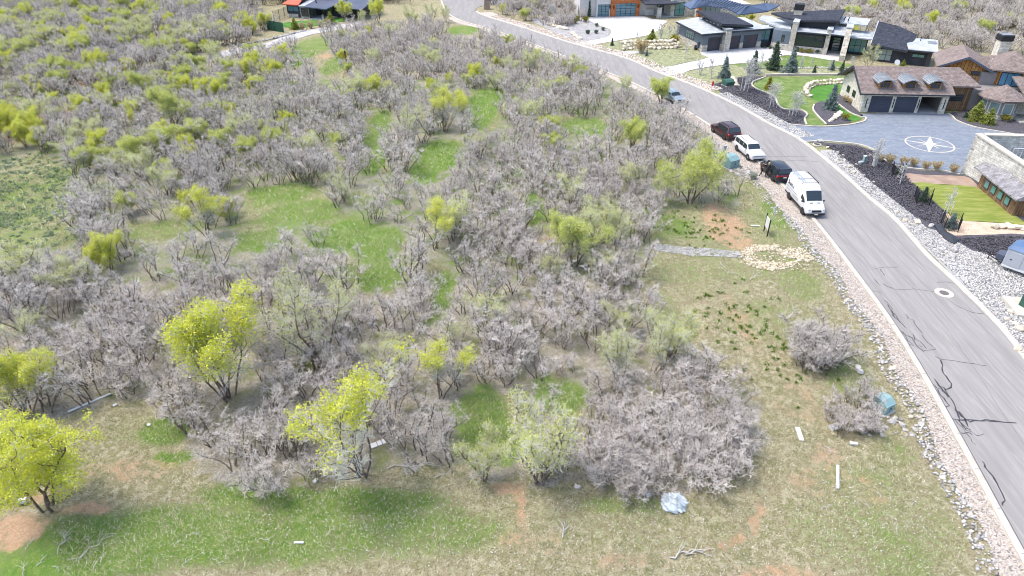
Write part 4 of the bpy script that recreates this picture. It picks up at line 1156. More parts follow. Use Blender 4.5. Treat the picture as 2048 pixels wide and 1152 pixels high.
rB = a.slab('metal_roof', 'seam_metal', sm2, .2)
a.seams('roof_seam', 'seam_metal', a.loc(1413, 11.7, 3.48), a.loc(1476, 27, 2.95), a.loc(1496, 11.5, 4.08), a.loc(1441, -3.5, 4.78), 11, parent=rA)
a.seams('roof_seam', 'seam_metal', a.loc(1385, 16.5, 3.14), a.loc(1409, 12, 3.46), a.loc(1438, -3.6, 4.76), a.loc(1398, -2, 4.35), 5, parent=rA)
a.seams('roof_seam', 'seam_metal', a.loc(1480, 28.6, 2.9), a.loc(1534, 22, 2.9), a.loc(1529, 7, 3.85), a.loc(1499, 11.3, 4.08), 10, parent=rB)
a.box('upper_wall', 'stucco_white', 16, 34, 3, 12, 0, 5.2)
a.window((18.0, 2.98), (30.0, 2.98), 4.2, 5.0, 8, 1, 'black_metal', 'teal_glass', .08)
a.slab('upper_roof', 'membrane', [(8, 2.2, 5.75), (35, 2.2, 5.4), (35, 13, 5.6), (8, 13, 5.9)], .25)
a.slab('garage_roof', 'membrane', [(-4.2, -.9, 5.75), (10.2, -.9, 5.75), (10.2, 10.6, 6.0), (-4.2, 10.6, 6.0)], .3)

# ---------------- dark house with the red roof
he = House('red_roofed_house', (-49.3, 159.5), -14.5, 'dark house with an orange red hipped roof beside a slate roofed porch')
e = he
e.box('stone_base', 'pale_stone', -.2, 2.2, .1, 7, -.2, .75)
e.box('wall', 'charcoal', -.3, 3.0, 0, 8, .752, 2.7)
e.window((-.1, 0), (2.6, 0), 1.2, 2.4, 2, 1, 'black_metal', 'teal_glass', .08)
e.box('wall', 'zinc', 3.002, 5.2, -.3, 8, 0, 2.5)
e.window((3.3, -.3), (5.0, -.3), .4, 2.1, 2, 2, 'black_metal', 'dark_glass', .08)
e.box('wall', 'charcoal', 5.202, 16, 2.8, 9, -.1, 2.5)
e.box('deck', 'grey_concrete', 5.21, 10.2, -1.0, 2.78, -.05, .1)
for u in (5.4, 9.5):
    e.box('porch_post', 'black_metal', u, u + .25, -.7, -.45, .1, 2.2)
e.window((6.2, 2.78), (9.2, 2.78), .3, 2.1, 3, 1, 'black_metal', 'dark_glass', .08)
rd = MB()
rd.slab([(-.9, -.7, 2.8), (3.1, -.7, 2.8), (3.1, 3.5, 4.5), (1.2, 3.5, 4.5)], .2)
rd.slab([(-.9, -.7, 2.8), (1.198, 3.5, 4.5), (1.198, 6, 4.5), (-.9, 9, 2.8)], .2)
rd.slab([(1.2, 3.502, 4.5), (8.0, 3.502, 4.5), (8.0, 6, 4.4), (1.2, 6, 4.5)], .2)
rd.build('red_roof', 'red_roof', e.root)
e.slab('flat_roof', 'membrane', [(3.12, -.8, 2.62), (5.3, -.8, 2.62), (6.5, 5, 3.4), (3.12, 3.4, 3.1)], .15)
e.slab('slate_roof', 'slate_blue', [(4.6, -1.3, 2.62), (9.9, -1.3, 2.35), (12.5, 5.5, 3.5), (6.2, 6.0, 3.9)], .2)
e.slab('slate_roof', 'slate_blue', [(11.2, .6, 2.5), (17.5, .4, 2.3), (18, 9, 3.8), (12.6, 7, 3.7)], .2)
MB().tube((2.9, 1.2, 3.0), (2.9, 1.2, 4.6), .12).build('stove_pipe', 'black_metal', e.root)
MB().tube((6.4, 1.2, 2.6), (6.4, 1.2, 4.2), .12).build('stove_pipe', 'black_metal', e.root)

# ---------------- courtyard walls, stair and lean-to at the right edge
def wall_px(name, p, q, z, t, m, label):
    a_, b_ = P3(*p, z), P3(*q, z)
    rt = tag(empty(name, (a_[0], a_[1], 0)), label, 'wall')
    d = (b_[0] - a_[0], b_[1] - a_[1])
    MB().obox((0, 0), d, t, -.1, z - .12).build('stone_face', m, rt)
    l = math.hypot(*d)
    o_ = (-d[0] / l * .1, -d[1] / l * .1)
    MB().obox(o_, (d[0] * 1.005, d[1] * 1.005), t + .24, z - .12, z, off=-.12).build('coping', 'concrete', rt)
    return a_, b_
WA, WB = P3(1953, 266, 4.7), P3(2048, 328, 4.15)
d = ((WB[0] - WA[0]), (WB[1] - WA[1]))
far = (WA[0] + d[0] * 2.2, WA[1] + d[1] * 2.2)
w_root = tag(empty('courtyard_wall', (WA[0], WA[1], 0)), 'tall pale stone retaining wall with cream coping beside the sod lawn', 'wall')
l_ = math.hypot(*d); nl = (-d[1] / l_, d[0] / l_); fz = 4.7 - .55 * 2.2
fw = (far[0] - WA[0], far[1] - WA[1])
MB().prism([(0, 0), fw, (fw[0] + nl[0] * .5, fw[1] + nl[1] * .5), (nl[0] * .5, nl[1] * .5)], -.1, [4.55, fz - .15, fz - .15, 4.55]).build('stone_face', 'pale_stone', w_root)
MB().slab([(-nl[0] * .12, -nl[1] * .12, 4.7), (fw[0] - nl[0] * .12, fw[1] - nl[1] * .12, fz), (fw[0] + nl[0] * .62, fw[1] + nl[1] * .62, fz), (nl[0] * .62, nl[1] * .62, 4.7)], .148).build('coping', 'concrete', w_root)
MB().obox((-.02, -.03), (.28, -.32), .3, -.1, 4.4, off=-.3).build('corner_pier', 'pale_stone', w_root)
w2r = tag(empty('courtyard_wall', (WA[0] + .6, WA[1] + .02, 0)), 'cream coped stone wall running along the drive behind the railing', 'wall')
MB().obox((.05, -.5), (16, -1.6), .5, -.1, 4.53).build('stone_face', 'pale_stone', w2r)
MB().obox((.2, -.62), (16, -1.72), .74, 4.532, 4.68).build('coping', 'concrete', w2r)
sheet('courtyard_floor', [(WA[0] + .9, WA[1] - 1.4), (WA[0] + 17, WA[1] - 2.4), (far[0] + 17, far[1]), (far[0] + .9, far[1])], 2.2, 'drive_asphalt')
rl = tag(empty('stair_railing', (WA[0] + 3.0, WA[1] - 2.6, 2.2)), 'white metal railing over dark steps inside the stone courtyard', 'railing')
mb = MB().path([(0, 0, 1.7), (12, -.9, 1.7)], .06).path([(0, 0, .35), (12, -.9, .35)], .05)
mb.build('rail', 'white_paint', rl)
for k in range(26):
    t = k / 25
    MB().tube((12 * t, -.9 * t, .0), (12 * t, -.9 * t, 1.7), .04, n=5).build('baluster', 'white_paint', rl)
ln = tag(empty('lean_to', (*P3(1949, 333, 2.0)[:2], 0)), 'low timber building with grey shingle roof and four green windows', 'building')
o_ = P3(1949, 333, 2.0)
def LP(px, py, z):
    p = P3(px, py, z)
    return (p[0] - o_[0], p[1] - o_[1], z)
ev0, ev1, rg0, rg1 = LP(1949, 333, 2.0), LP(2033, 400, 2.0), LP(2007, 335, 2.75), LP(2075, 380, 2.75)
back0 = (WA[0] + d[0] * .10 - o_[0], WA[1] + d[1] * .10 - o_[1], 2.5)
dv = Vector((ev1[0] - ev0[0], ev1[1] - ev0[1], 0))
ev2 = (ev1[0] + 3.6, ev1[1] + .2, 2.0)
lr_ = MB().slab([ev0, ev1, (rg1[0] - .8, rg1[1] - .6, 2.75), rg0, (ev0[0] + 1.3, ev0[1] + .55, 2.35)], .16)
lr_.slab([(ev1[0] + .003, ev1[1], 2.0), (ev2[0], ev2[1], 2.0), (rg1[0] - .797, rg1[1] - .6, 2.75)], .16)
lro = lr_.build('roof', 'shingle', ln)
MATS['grey_shingle'] = pattern_mat('grey_shingle', 'roof', (0.20, 0.195, 0.20), (0.30, 0.29, 0.295), (0.13, 0.125, 0.13), .35, .22, mort=.012)
lro.data.materials[0] = MATS['grey_shingle']
ud = dv.normalized()
nd = Vector((ud.y, -ud.x, 0))
if nd.x > 0:
    nd = -nd
w0 = Vector(ev0) - nd * .55 + ud * .9
w1 = Vector(ev1) - nd * .55 - ud * .5
MB().obox((w0.x, w0.y), (w1.x, w1.y), 1.9, -.05, 1.95).build('wall', 'aged_boards', ln)
wl_ = (w1 - w0).length
for k in range(4):
    t0 = .16 + k * .19
    p = w0 + ud * (wl_ * t0) + nd * .004
    q = w0 + ud * (wl_ * (t0 + .12)) + nd * .004
    mbw = MB().obox((q.x, q.y), (p.x, p.y), .07, .5, 1.75)
    w_ = mbw.build('window', 'door_brown', ln)
    p2, q2 = p + ud * .08 + nd * .03, q - ud * .08 + nd * .03
    MB().obox((q2.x, q2.y), (p2.x, p2.y), .05, .6, 1.3, off=-.0).build('pane', 'green_glass', w_)
    MB().obox((q2.x, q2.y), (p2.x, p2.y), .05, 1.33, 1.68, off=-.0).build('pane', 'dark_glass', w_)

# ------------------------------------------------------------------ vehicles
def lerp(a, b, t):
    return a + (b - a) * t
class Car:
    """x forward, y left, z up; st = stations (x, z_sill, z_belt, z_top, half width at belt, half width at top)"""
    def __init__(s, name, label, paint, st, wheels, wr, cat='car'):
        s.st, s.paint = st, paint
        s.root = tag(empty(name), label, cat)
        s.wheels, s.wr = wheels, wr
        s.body()
        s.add_wheels()
    def sec(s, q):
        x, zs, zb, zt, wb, wt = q
        h = zb - zs
        half = [(wb * .90, zs), (wb * .985, zs + h * .18), (wb, zs + h * .55), (wb * .985, zb - .04), (wb * .965, zb), (wt + (wb * .965 - wt) * .10, zb + (zt - zb) * .86), (wt * .90, zt - min(.03, (zt - zb) * .12)), (wt * .5, zt)]
        return [(x, y, z) for y, z in half] + [(x, -y, z) for y, z in half[::-1]]
    def body(s):
        secs = [s.sec(q) for q in s.st]
        K = len(secs[0])
        mb = MB()
        mb.add([p for c in secs for p in c], [(i * K + k, i * K + (k + 1) % K, (i + 1) * K + (k + 1) % K, (i + 1) * K + k)[::-1] for i in range(len(secs) - 1) for k in range(K)] + [tuple(range(K))[::-1], tuple((len(secs) - 1) * K + k for k in range(K))])
        s.bodyobj = mb.build('body', s.paint, s.root, smooth=True, sharp=38)
        bm = bmesh.new()
        bm.from_mesh(s.bodyobj.data)
        bmesh.ops.recalc_face_normals(bm, faces=bm.faces)
        bm.to_mesh(s.bodyobj.data)
        bm.free()
        arch = MB()
        for x, y in s.wheels:
            sg = 1 if y > 0 else -1
            arch.tube((x, y + sg * .02 - sg * .12, s.wr), (x, sg * (s.wb(x) + .012), s.wr), s.wr * 1.16, n=20)
        arch.build('wheel_arch', 'black_plastic', s.root)
    def at(s, x):
        for a, b in zip(s.st, s.st[1:]):
            if min(a[0], b[0]) <= x <= max(a[0], b[0]):
                t = (x - a[0]) / (b[0] - a[0])
                return tuple(lerp(p, q, t) for p, q in zip(a, b))
        return s.st[0] if abs(x - s.st[0][0]) < abs(x - s.st[-1][0]) else s.st[-1]
    def wb(s, x):
        return s.at(x)[4]
    def side(s, x, t, sg, out=.012):
        q = s.at(x)
        a, b = (q[4] * .965, q[2]), (q[5] + (q[4] * .965 - q[5]) * .10, q[2] + (q[3] - q[2]) * .86)
        return (x, sg * (lerp(a[0], b[0], t) + out), lerp(a[1], b[1], t) + out * .4)
    def side_glass(s, x0, x1, t0=.06, t1=.94, slant0=0.0, slant1=0.0, m='car_glass'):
        for sg in (-1, 1):
            n = 4
            lo = [s.side(lerp(x0, x1, k / n), t0, sg) for k in range(n + 1)]
            up = [s.side(lerp(x0 + slant0, x1 + slant1, k / n), t1, sg) for k in range(n + 1)]
            lo2 = [(x, y - sg * .03, z) for x, y, z in lo]
            up2 = [(x, y - sg * .03, z) for x, y, z in up]
            m1 = n + 1
            fs = []
            for k in range(n):
                f = (k, k + 1, m1 + k + 1, m1 + k)
                fs += [f if sg < 0 else f[::-1]]
            fs += [(0, m1, 3 * m1, 2 * m1), (n, 2 * m1 + n, 3 * m1 + n, m1 + n)]
            MB().add(lo + up + lo2 + up2, fs).build('side_window', m, s.root)
    def cross_glass(s, xa, xb, name, fr=.90, m='car_glass', lift=.012, ina=.1, inb=.1):
        """windscreen or rear glass lying on the body's top between station xa (lower) and xb (upper)"""
        n = 6
        qa, qb = s.at(xa), s.at(xb)
        rows = []
        for t in (ina, 1 - inb):
            x = lerp(xa, xb, t)
            q = s.at(x)
            zt, w = q[3], q[5] * fr
            rows.append([(x, w * (2 * k / n - 1), zt + lift - .03 * abs(2 * k / n - 1) ** 3) for k in range(n + 1)])
        nrm = Vector((qb[3] - qa[3], 0, -(xb - xa))) if xb < xa else Vector((-(qb[3] - qa[3]), 0, (xb - xa)))
        nrm = nrm.normalized()
        if nrm.z < 0:
            nrm = -nrm
        rows = [[(x + nrm.x * .02, y, z + nrm.z * .02) for x, y, z in r] for r in rows]
        m1 = n + 1
        fs = [(k, k + 1, m1 + k + 1, m1 + k) for k in range(n)]
        o = MB().add(rows[0] + rows[1], fs)
        o.add([(x - nrm.x * .05, y, z - nrm.z * .05) for x, y, z in rows[0] + rows[1]], [f[::-1] for f in fs])
        return o.build(name, m, s.root)
    def add_wheels(s):
        for x, y in s.wheels:
            sg = 1 if y > 0 else -1
            w = empty('wheel', (x, y, s.wr))
            w.parent = s.root
            r = s.wr
            prof = [(r * .62, -.11), (r * .93, -.11), (r, -.07), (r, .07), (r * .93, .11), (r * .62, .11)]
            vs = [(q * math.cos(a), sg * z, q * math.sin(a)) for q, z in prof for a in [2 * math.pi * k / 24 for k in range(24)]]
            fs = [(i * 24 + k, i * 24 + (k + 1) % 24, (i + 1) * 24 + (k + 1) % 24, (i + 1) * 24 + k) for i in range(5) for k in range(24)]
            MB().add(vs, fs).build('tyre', 'tyre', w, smooth=True, sharp=35)
            mb = MB().tube((0, sg * .02, 0), (0, sg * .085, 0), r * .63, r * .60, n=20)
            for k in range(6):
                a = 2 * math.pi * k / 6
                d_ = Vector((math.cos(a), 0, math.sin(a)))
                mb.tube(Vector((0, sg * .10, 0)) + d_ * .04, Vector((0, sg * .095, 0)) + d_ * r * .58, .035, .028, n=6)
            mb.tube((0, sg * .085, 0), (0, sg * .12, 0), .06, n=10)
            mb.build('rim', 'rim', w)
    def blk(s, name, m, x0, x1, y0, y1, z0, z1, bevel=.01):
        return MB().box(x0, x1, y0, y1, z0, z1).build(name, m, s.root, bevel=bevel)
    def pair(s, name, m, x0, x1, y0, y1, z0, z1, bevel=.015):
        for sg in (-1, 1):
            ya, yb = sorted((sg * y0, sg * y1))
            MB().box(x0, x1, ya, yb, z0, z1).build(name, m, s.root, bevel=bevel)
    def mirrors(s, x, z, m=None):
        for sg in (-1, 1):
            y = s.wb(x)
            MB().box(x - .06, x + .08, min(sg * (y - .05), sg * (y + .2)), max(sg * (y - .05), sg * (y + .2)), z, z + .16).build('mirror', m or s.paint, s.root, bevel=.03)
    def place(s, px, py, ang, dz=0.0):
        x, y = G(px, py)
        s.root.location = (x, y, Z_ROAD + dz)
        s.root.rotation_euler = (0, 0, ang)
def heading(py, away):
    y = G(1500, py)[1]
    dx = float(left_edge(y + 3) - left_edge(y - 3))
    a = math.atan2(6, dx)
    return a if away else a + math.pi

# white panel van, nose towards the camera
van = Car('panel_van', 'white high-roof panel van with a ladder on its roof parked at the kerb', 'car_white',
    [(-2.95, .42, 1.35, 2.55, .95, .80), (-2.90, .36, 1.35, 2.62, 1.0, .86), (-1.0, .34, 1.35, 2.70, 1.02, .88), (.75, .34, 1.35, 2.66, 1.02, .88), (1.25, .34, 1.33, 2.42, 1.02, .86), (2.02, .33, 1.28, 1.42, 1.0, .84), (2.55, .33, 1.10, 1.22, .97, .82), (2.85, .35, .86, 1.0, .92, .78), (2.97, .42, .70, .74, .84, .70)],
    [(1.95, .86), (1.95, -.86), (-1.65, .86), (-1.65, -.86)], .36, 'van')
van.cross_glass(2.0, 1.22, 'windscreen', .93, ina=.06, inb=.12)
van.side_glass(.95, 1.95, .04, .50, 0, -.35)
van.mirrors(1.7, 1.3, 'black_plastic')
van.blk('grille', 'black_plastic', 2.86, 3.0, -.5, .5, .66, .90, .04)
van.blk('bumper', 'black_plastic', 2.55, 3.02, -.92, .92, .34, .60, .06)
van.pair('headlight', 'lamp_clear', 2.70, 2.93, .58, .88, .78, 1.02, .05)
van.blk('number_plate', 'plate', 3.02, 3.035, -.17, .17, .42, .55, .0)
van.pair('bonnet_slot', 'black_plastic', 2.18, 2.26, .22, .55, 1.395, 1.41, 0)
van.pair('side_moulding', 'black_plastic', -1.2, 1.5, 1.0, 1.035, .42, .60)
van.pair('rear_moulding', 'black_plastic', -2.85, -2.1, .985, 1.02, .42, .60)
lad = empty('ladder_rack'); lad.parent = van.root
for y in (-.72, -.44):
    MB().path([(-2.8, y, 2.82), (.2, y, 2.84)], .035).build('ladder_rail', 'chrome', lad)
for k in range(9):
    MB().tube((-2.7 + k * .34, -.72, 2.83), (-2.7 + k * .34, -.44, 2.83), .022, n=6).build('rung', 'chrome', lad)
for x in (-2.2, -.8, .3):
    MB().path([(x, -.85, 2.62), (x, -.85, 2.76), (x, .85, 2.76), (x, .85, 2.62)], .03).build('roof_bar', 'zinc', lad)
MB().path([(-2.4, .78, 2.80), (.35, .78, 2.80)], .035).build('roof_rail', 'black_plastic', lad)
# lettering along the side of the van that faces the verge (painted on)
def letters(parent, rows):
    for txt, x, z, size, m in rows:
        cu = bpy.data.curves.new('lettering', 'FONT')
        cu.body = txt
        cu.size = size
        cu.extrude = .004
        o = bpy.data.objects.new('lettering', cu)
        dg = bpy.context.evaluated_depsgraph_get()
        link(o)
        dg.update()
        me = bpy.data.meshes.new_from_object(o.evaluated_get(dg))
        bpy.data.objects.remove(o)
        me.materials.clear()
        me.materials.append(MATS[m])
        t = bpy.data.objects.new('lettering', me)
        t.parent = parent
        t.rotation_euler = (rad(90 - (6 if z > 1.3 else 0)), 0, 0)
        t.location = (x, -1.032 if z < 1.3 else -.955, z)
        link(t)
rm = random.Random(2)
for k in range(7):                       # the sign on the side is too blurred to read: broken dark strokes
    x_, h_ = -2.55 + k * .24 + rm.uniform(-.04, .04), rm.uniform(.18, .42)
    MB().add([(x_, -1.0, 1.50), (x_ + .10, -1.0, 1.50), (x_ + .06, -.965, 1.50 + h_), (x_ - .04, -.965, 1.50 + h_), (x_, -.9, 1.50), (x_ + .10, -.9, 1.50), (x_ + .06, -.9, 1.50 + h_), (x_ - .04, -.9, 1.50 + h_)], [(0, 1, 2, 3), (7, 6, 5, 4), (0, 4, 5, 1), (2, 6, 7, 3), (1, 5, 6, 2), (3, 7, 4, 0)]).build('sign_stroke', 'slate_blue' if k > 3 else 'black_plastic', van.root)
for z, x0, x1 in ((1.28, -2.7, .2), (1.02, -2.6, -1.2), (1.02, -1.0, .6), (.86, -.9, .5)):
    MB().box(x0, x1, -1.036, -1.028, z - .03, z + .03).build('stripe', 'zinc', van.root)
MB().box(-2.75, -.4, -1.0, -.99, 1.45, 1.47).build('stripe', 'zinc', van.root)
p = G(1588, 411)
h = heading(414, False)
van.root.location = (p[0] + 1.0 * math.sin(h + math.pi) * -1 * 0 + .95, p[1] - .1, Z_ROAD)
van.root.rotation_euler = (0, 0, h)

def suv(name, label, paint, L, W, H, hood=1.0, box=True, belt=.98):
    x0, x1 = -L / 2, L / 2
    w = W / 2
    return Car(name, label, paint,
        [(x0, .40, .86, .92, w * .86, w * .70), (x0 + .07, .32, belt, 1.02, w * .95, w * .78), (x0 + .20, .30, belt + .03, belt + .12, w, w * .86), (x0 + .42, .28, belt + .03, H - .06, w, w * .80), (x0 + 1.2, .27, belt + .02, H, w, w * .78), (x0 + L * .5, .27, belt, H - .01, w, w * .77), (x0 + L * .60, .27, belt - .01, H - .10, w, w * .76), (x0 + L * .745, .27, belt - .03, belt + .06, w, w * .82), (x1 - .35, .28, belt - .12, belt - .06, w * .97, w * .80), (x1 - .08, .32, .74, .80, w * .90, w * .74), (x1, .40, .62, .66, w * .80, w * .64)],
        [(L * .30, w - .12), (L * .30, -w + .12), (-L * .29, w - .12), (-L * .29, -w + .12)], .36)
def dress(c, L, W, H, belt=.98, roofrails=True):
    x0, x1, w = -L / 2, L / 2, W / 2
    c.cross_glass(x0 + L * .735, x0 + L * .605, 'windscreen', .95, ina=.08, inb=.08)
    c.cross_glass(x0 + .20, x0 + .42, 'rear_window', .92, ina=.10, inb=.14)
    for a, b_ in ((.115, .27), (.285, .445), (.46, .62)):
        c.side_glass(x0 + L * a, x0 + L * b_, .10, .93, .05 if a < .2 else 0, -.12 if b_ > .6 else 0)
    c.mirrors(x0 + L * .64, belt - .02)
    c.pair('tail_light', 'lamp_red', x0 + .02, x0 + .20, w * .74, w * .97, .74, 1.0)
    c.blk('number_plate', 'plate', x0 - .012, x0 + .03, -.2, .2, .70, .84, 0)
    c.blk('rear_bumper', 'black_plastic', x0 - .03, x0 + .12, -w * .84, w * .84, .34, .52, .03)
    c.pair('headlight', 'lamp_clear', x1 - .26, x1 - .06, w * .55, w * .90, .64, .80)
    c.blk('grille', 'black_plastic', x1 - .06, x1 + .012, -w * .5, w * .5, .56, .70, .02)
    c.pair('sill', 'black_plastic', x0 + L * .32, x0 + L * .68, w * .93, w * 1.005, .24, .34)
    if roofrails:
        for sg in (-1, 1):
            MB().path([(x0 + .7, sg * w * .64, H + .02), (x0 + L * .55, sg * w * .62, H + .02)], .025).build('roof_rail', 'black_plastic', c.root)
mar = suv('parked_suv', 'dark maroon SUV parked nose away from the white wagon', 'car_maroon', 4.85, 1.97, 1.80)
dress(mar, 4.85, 1.97, 1.80)
wheel_l, wheel_f = G(1445.6, 278.6), G(1427.8, 265.6)
h = heading(265, True)
mar.root.location = ((wheel_l[0] + wheel_f[0]) / 2 + .9 * math.sin(h), (wheel_l[1] + wheel_f[1]) / 2 - .9 * math.cos(h) * 1.0 + .0, Z_ROAD)
mar.root.rotation_euler = (0, 0, h)

flex = Car('parked_wagon', 'white boxy wagon facing the green cabinets on the gravel verge', 'car_white',
    [(-2.52, .40, .95, 1.0, .84, .72), (-2.46, .32, 1.02, 1.55, .92, .76), (-2.3, .30, 1.03, 1.70, .955, .78), (-1.0, .28, 1.02, 1.74, .96, .78), (.3, .28, 1.0, 1.72, .96, .77), (.62, .28, 1.0, 1.62, .96, .76), (1.12, .28, .98, 1.10, .96, .80), (1.9, .29, .92, 1.02, .94, .78), (2.4, .32, .80, .92, .90, .74), (2.53, .40, .66, .72, .84, .68)],
    [(1.52, .84), (1.52, -.84), (-1.47, .84), (-1.47, -.84)], .36)
flex.cross_glass(1.10, .60, 'windscreen', .95, ina=.05, inb=.05)
flex.cross_glass(-2.46, -2.30, 'rear_window', .9)
for a_, b_ in ((-2.25, -1.25), (-1.18, -.25), (-.18, .85)):
    flex.side_glass(a_, b_, .08, .95, 0, -.2 if b_ > .5 else 0)
flex.mirrors(.8, .98)
flex.blk('grille', 'chrome', 2.36, 2.535, -.78, .78, .72, .84, .02)
flex.pair('headlight', 'lamp_clear', 2.3, 2.52, .66, .88, .70, .86)
flex.blk('lower_grille', 'black_plastic', 2.42, 2.555, -.7, .7, .38, .48, .02)
flex.pair('tail_light', 'lamp_red', -2.53, -2.40, .74, .90, .75, 1.1)
flex.pair('sill', 'black_plastic', -1.0, 1.0, .90, .972, .26, .36)
for sg in (-1, 1):
    MB().box(-1.9, -.1, sg * .56 - .03, sg * .56 + .03, 1.755, 1.79).build('roof_rail', 'black_plastic', flex.root, bevel=.01)
a_, b_ = G(1473.8, 303), G(1494.6, 318.5)
h = heading(311, False)
flex.root.location = ((a_[0] + b_[0]) / 2 - .86 * math.sin(h) * 1.0, (a_[1] + b_[1]) / 2 + .86 * math.cos(h), Z_ROAD)
flex.root.rotation_euler = (0, 0, h)

blk = suv('parked_suv', 'black SUV with its side doors open beside two people', 'car_black', 4.8, 1.96, 1.74)
dress(blk, 4.8, 1.96, 1.74, roofrails=False)
MB().box(-2.42, -2.36, -.8, .8, .93, 1.0).build('light_bar', 'lamp_red', blk.root)
blk.blk('spoiler', 'car_black', -2.28, -1.98, -.68, .68, 1.66, 1.72, .02)
for x, an in ((.95, 58), (-.1, 62)):
    dd = empty('open_door', (x, .97, 0), rad(an))
    dd.parent = blk.root
    MB().box(-1.0, 0, -.03, .05, .32, 1.0).build('door_skin', 'car_black', dd, bevel=.02)
    MB().add([(-.95, 0, 1.0), (-.05, 0, 1.0), (-.25, -.1, 1.55), (-.85, -.1, 1.55), (-.95, .03, 1.0), (-.05, .03, 1.0), (-.25, -.07, 1.55), (-.85, -.07, 1.55)], [(0, 1, 2, 3), (7, 6, 5, 4), (0, 4, 5, 1), (2, 6, 7, 3), (1, 5, 6, 2), (3, 7, 4, 0)]).build('door_window', 'car_glass', dd)
    MB().box(-.9, -.75, .05, .09, .82, .86).build('handle', 'chrome', dd)
w_ = G(1544.7, 362)
h = heading(352, True)
blk.root.location = (w_[0] + 1.4 * math.cos(h) + .88 * math.sin(h), w_[1] + 1.4 * math.sin(h) - .88 * math.cos(h), Z_ROAD)
blk.root.rotation_euler = (0, 0, h)

blu = suv('parked_hatchback', 'pale blue hatchback half hidden behind a budding oak at the kerb', 'car_silver', 4.3, 1.8, 1.52, belt=.92)
dress(blu, 4.3, 1.8, 1.52, belt=.92, roofrails=False)
h = heading(198, False)
p = G(1338, 205)
blu.root.location = (p[0] + .6, p[1] + .8, Z_ROAD)
blu.root.rotation_euler = (0, 0, h)

# enclosed trailer at the right edge
TA, TB = G(1998, 538), G(2048, 556)
ta = math.atan2(TB[1] - TA[1], TB[0] - TA[0])
tl = tag(empty('cargo_trailer', (TA[0], TA[1], 0), ta), 'grey enclosed cargo trailer with a blue sloped top parked on gravel', 'trailer')
MB().add([(0, 0, .45), (5.2, 0, .45), (5.2, 2.3, .45), (0, 2.3, .45), (0, 0, 2.15), (5.2, 0, 2.15), (5.2, 2.3, 2.15), (0, 2.3, 2.15)], [(3, 2, 1, 0), (4, 5, 6, 7), (0, 1, 5, 4), (1, 2, 6, 5), (2, 3, 7, 6), (3, 0, 4, 7)]).build('body', 'trailer_grey', tl, bevel=.06)
MB().slab([(-.04, -.04, 2.152), (5.25, -.04, 2.152), (5.25, -.04, 2.2), (-.04, -.04, 2.2)], .01).v
MB().add([(-.05, -.05, 2.152), (5.25, -.05, 2.152), (5.25, 2.35, 2.152), (-.05, 2.35, 2.152), (.5, .25, 2.5), (5.25, .25, 2.5), (5.25, 2.05, 2.5), (.5, 2.05, 2.5)], [(3, 2, 1, 0), (4, 5, 6, 7), (0, 1, 5, 4), (1, 2, 6, 5), (2, 3, 7, 6), (3, 0, 4, 7)]).build('roof', 'trailer_blue', tl)
MB().box(.35, 1.35, -.035, .0, .62, 1.98).build('side_door', 'trailer_grey', tl, bevel=.01)
MB().box(.45, .62, -.06, -.036, 1.2, 1.28).build('door_latch', 'black_plastic', tl)
MB().box(-.02, 5.2, -.05, .05, .40, .56).build('rub_rail', 'white_paint', tl)
MB().box(-.75, -.1, .55, 1.6, .55, 1.15).build('tool_box', 'slate_blue', tl, bevel=.05)
MB().path([(0, .3, .5), (-1.5, 1.15, .5)], .05).path([(0, 2.0, .5), (-1.5, 1.15, .5)], .05).path([(-1.35, 1.15, .02), (-1.35, 1.15, .9)], .045).build('drawbar', 'black_metal', tl)
for x in (2.6, 3.5):
    for y in (.12, 2.18):
        w = empty('wheel', (x, y, .33)); w.parent = tl
        MB().tube((0, -.1, 0), (0, .1, 0), .33, n=20).build('tyre', 'tyre', w, bevel=.03)
        MB().tube((0, -.115, 0), (0, .115, 0), .19, n=16).build('rim', 'rim', w)

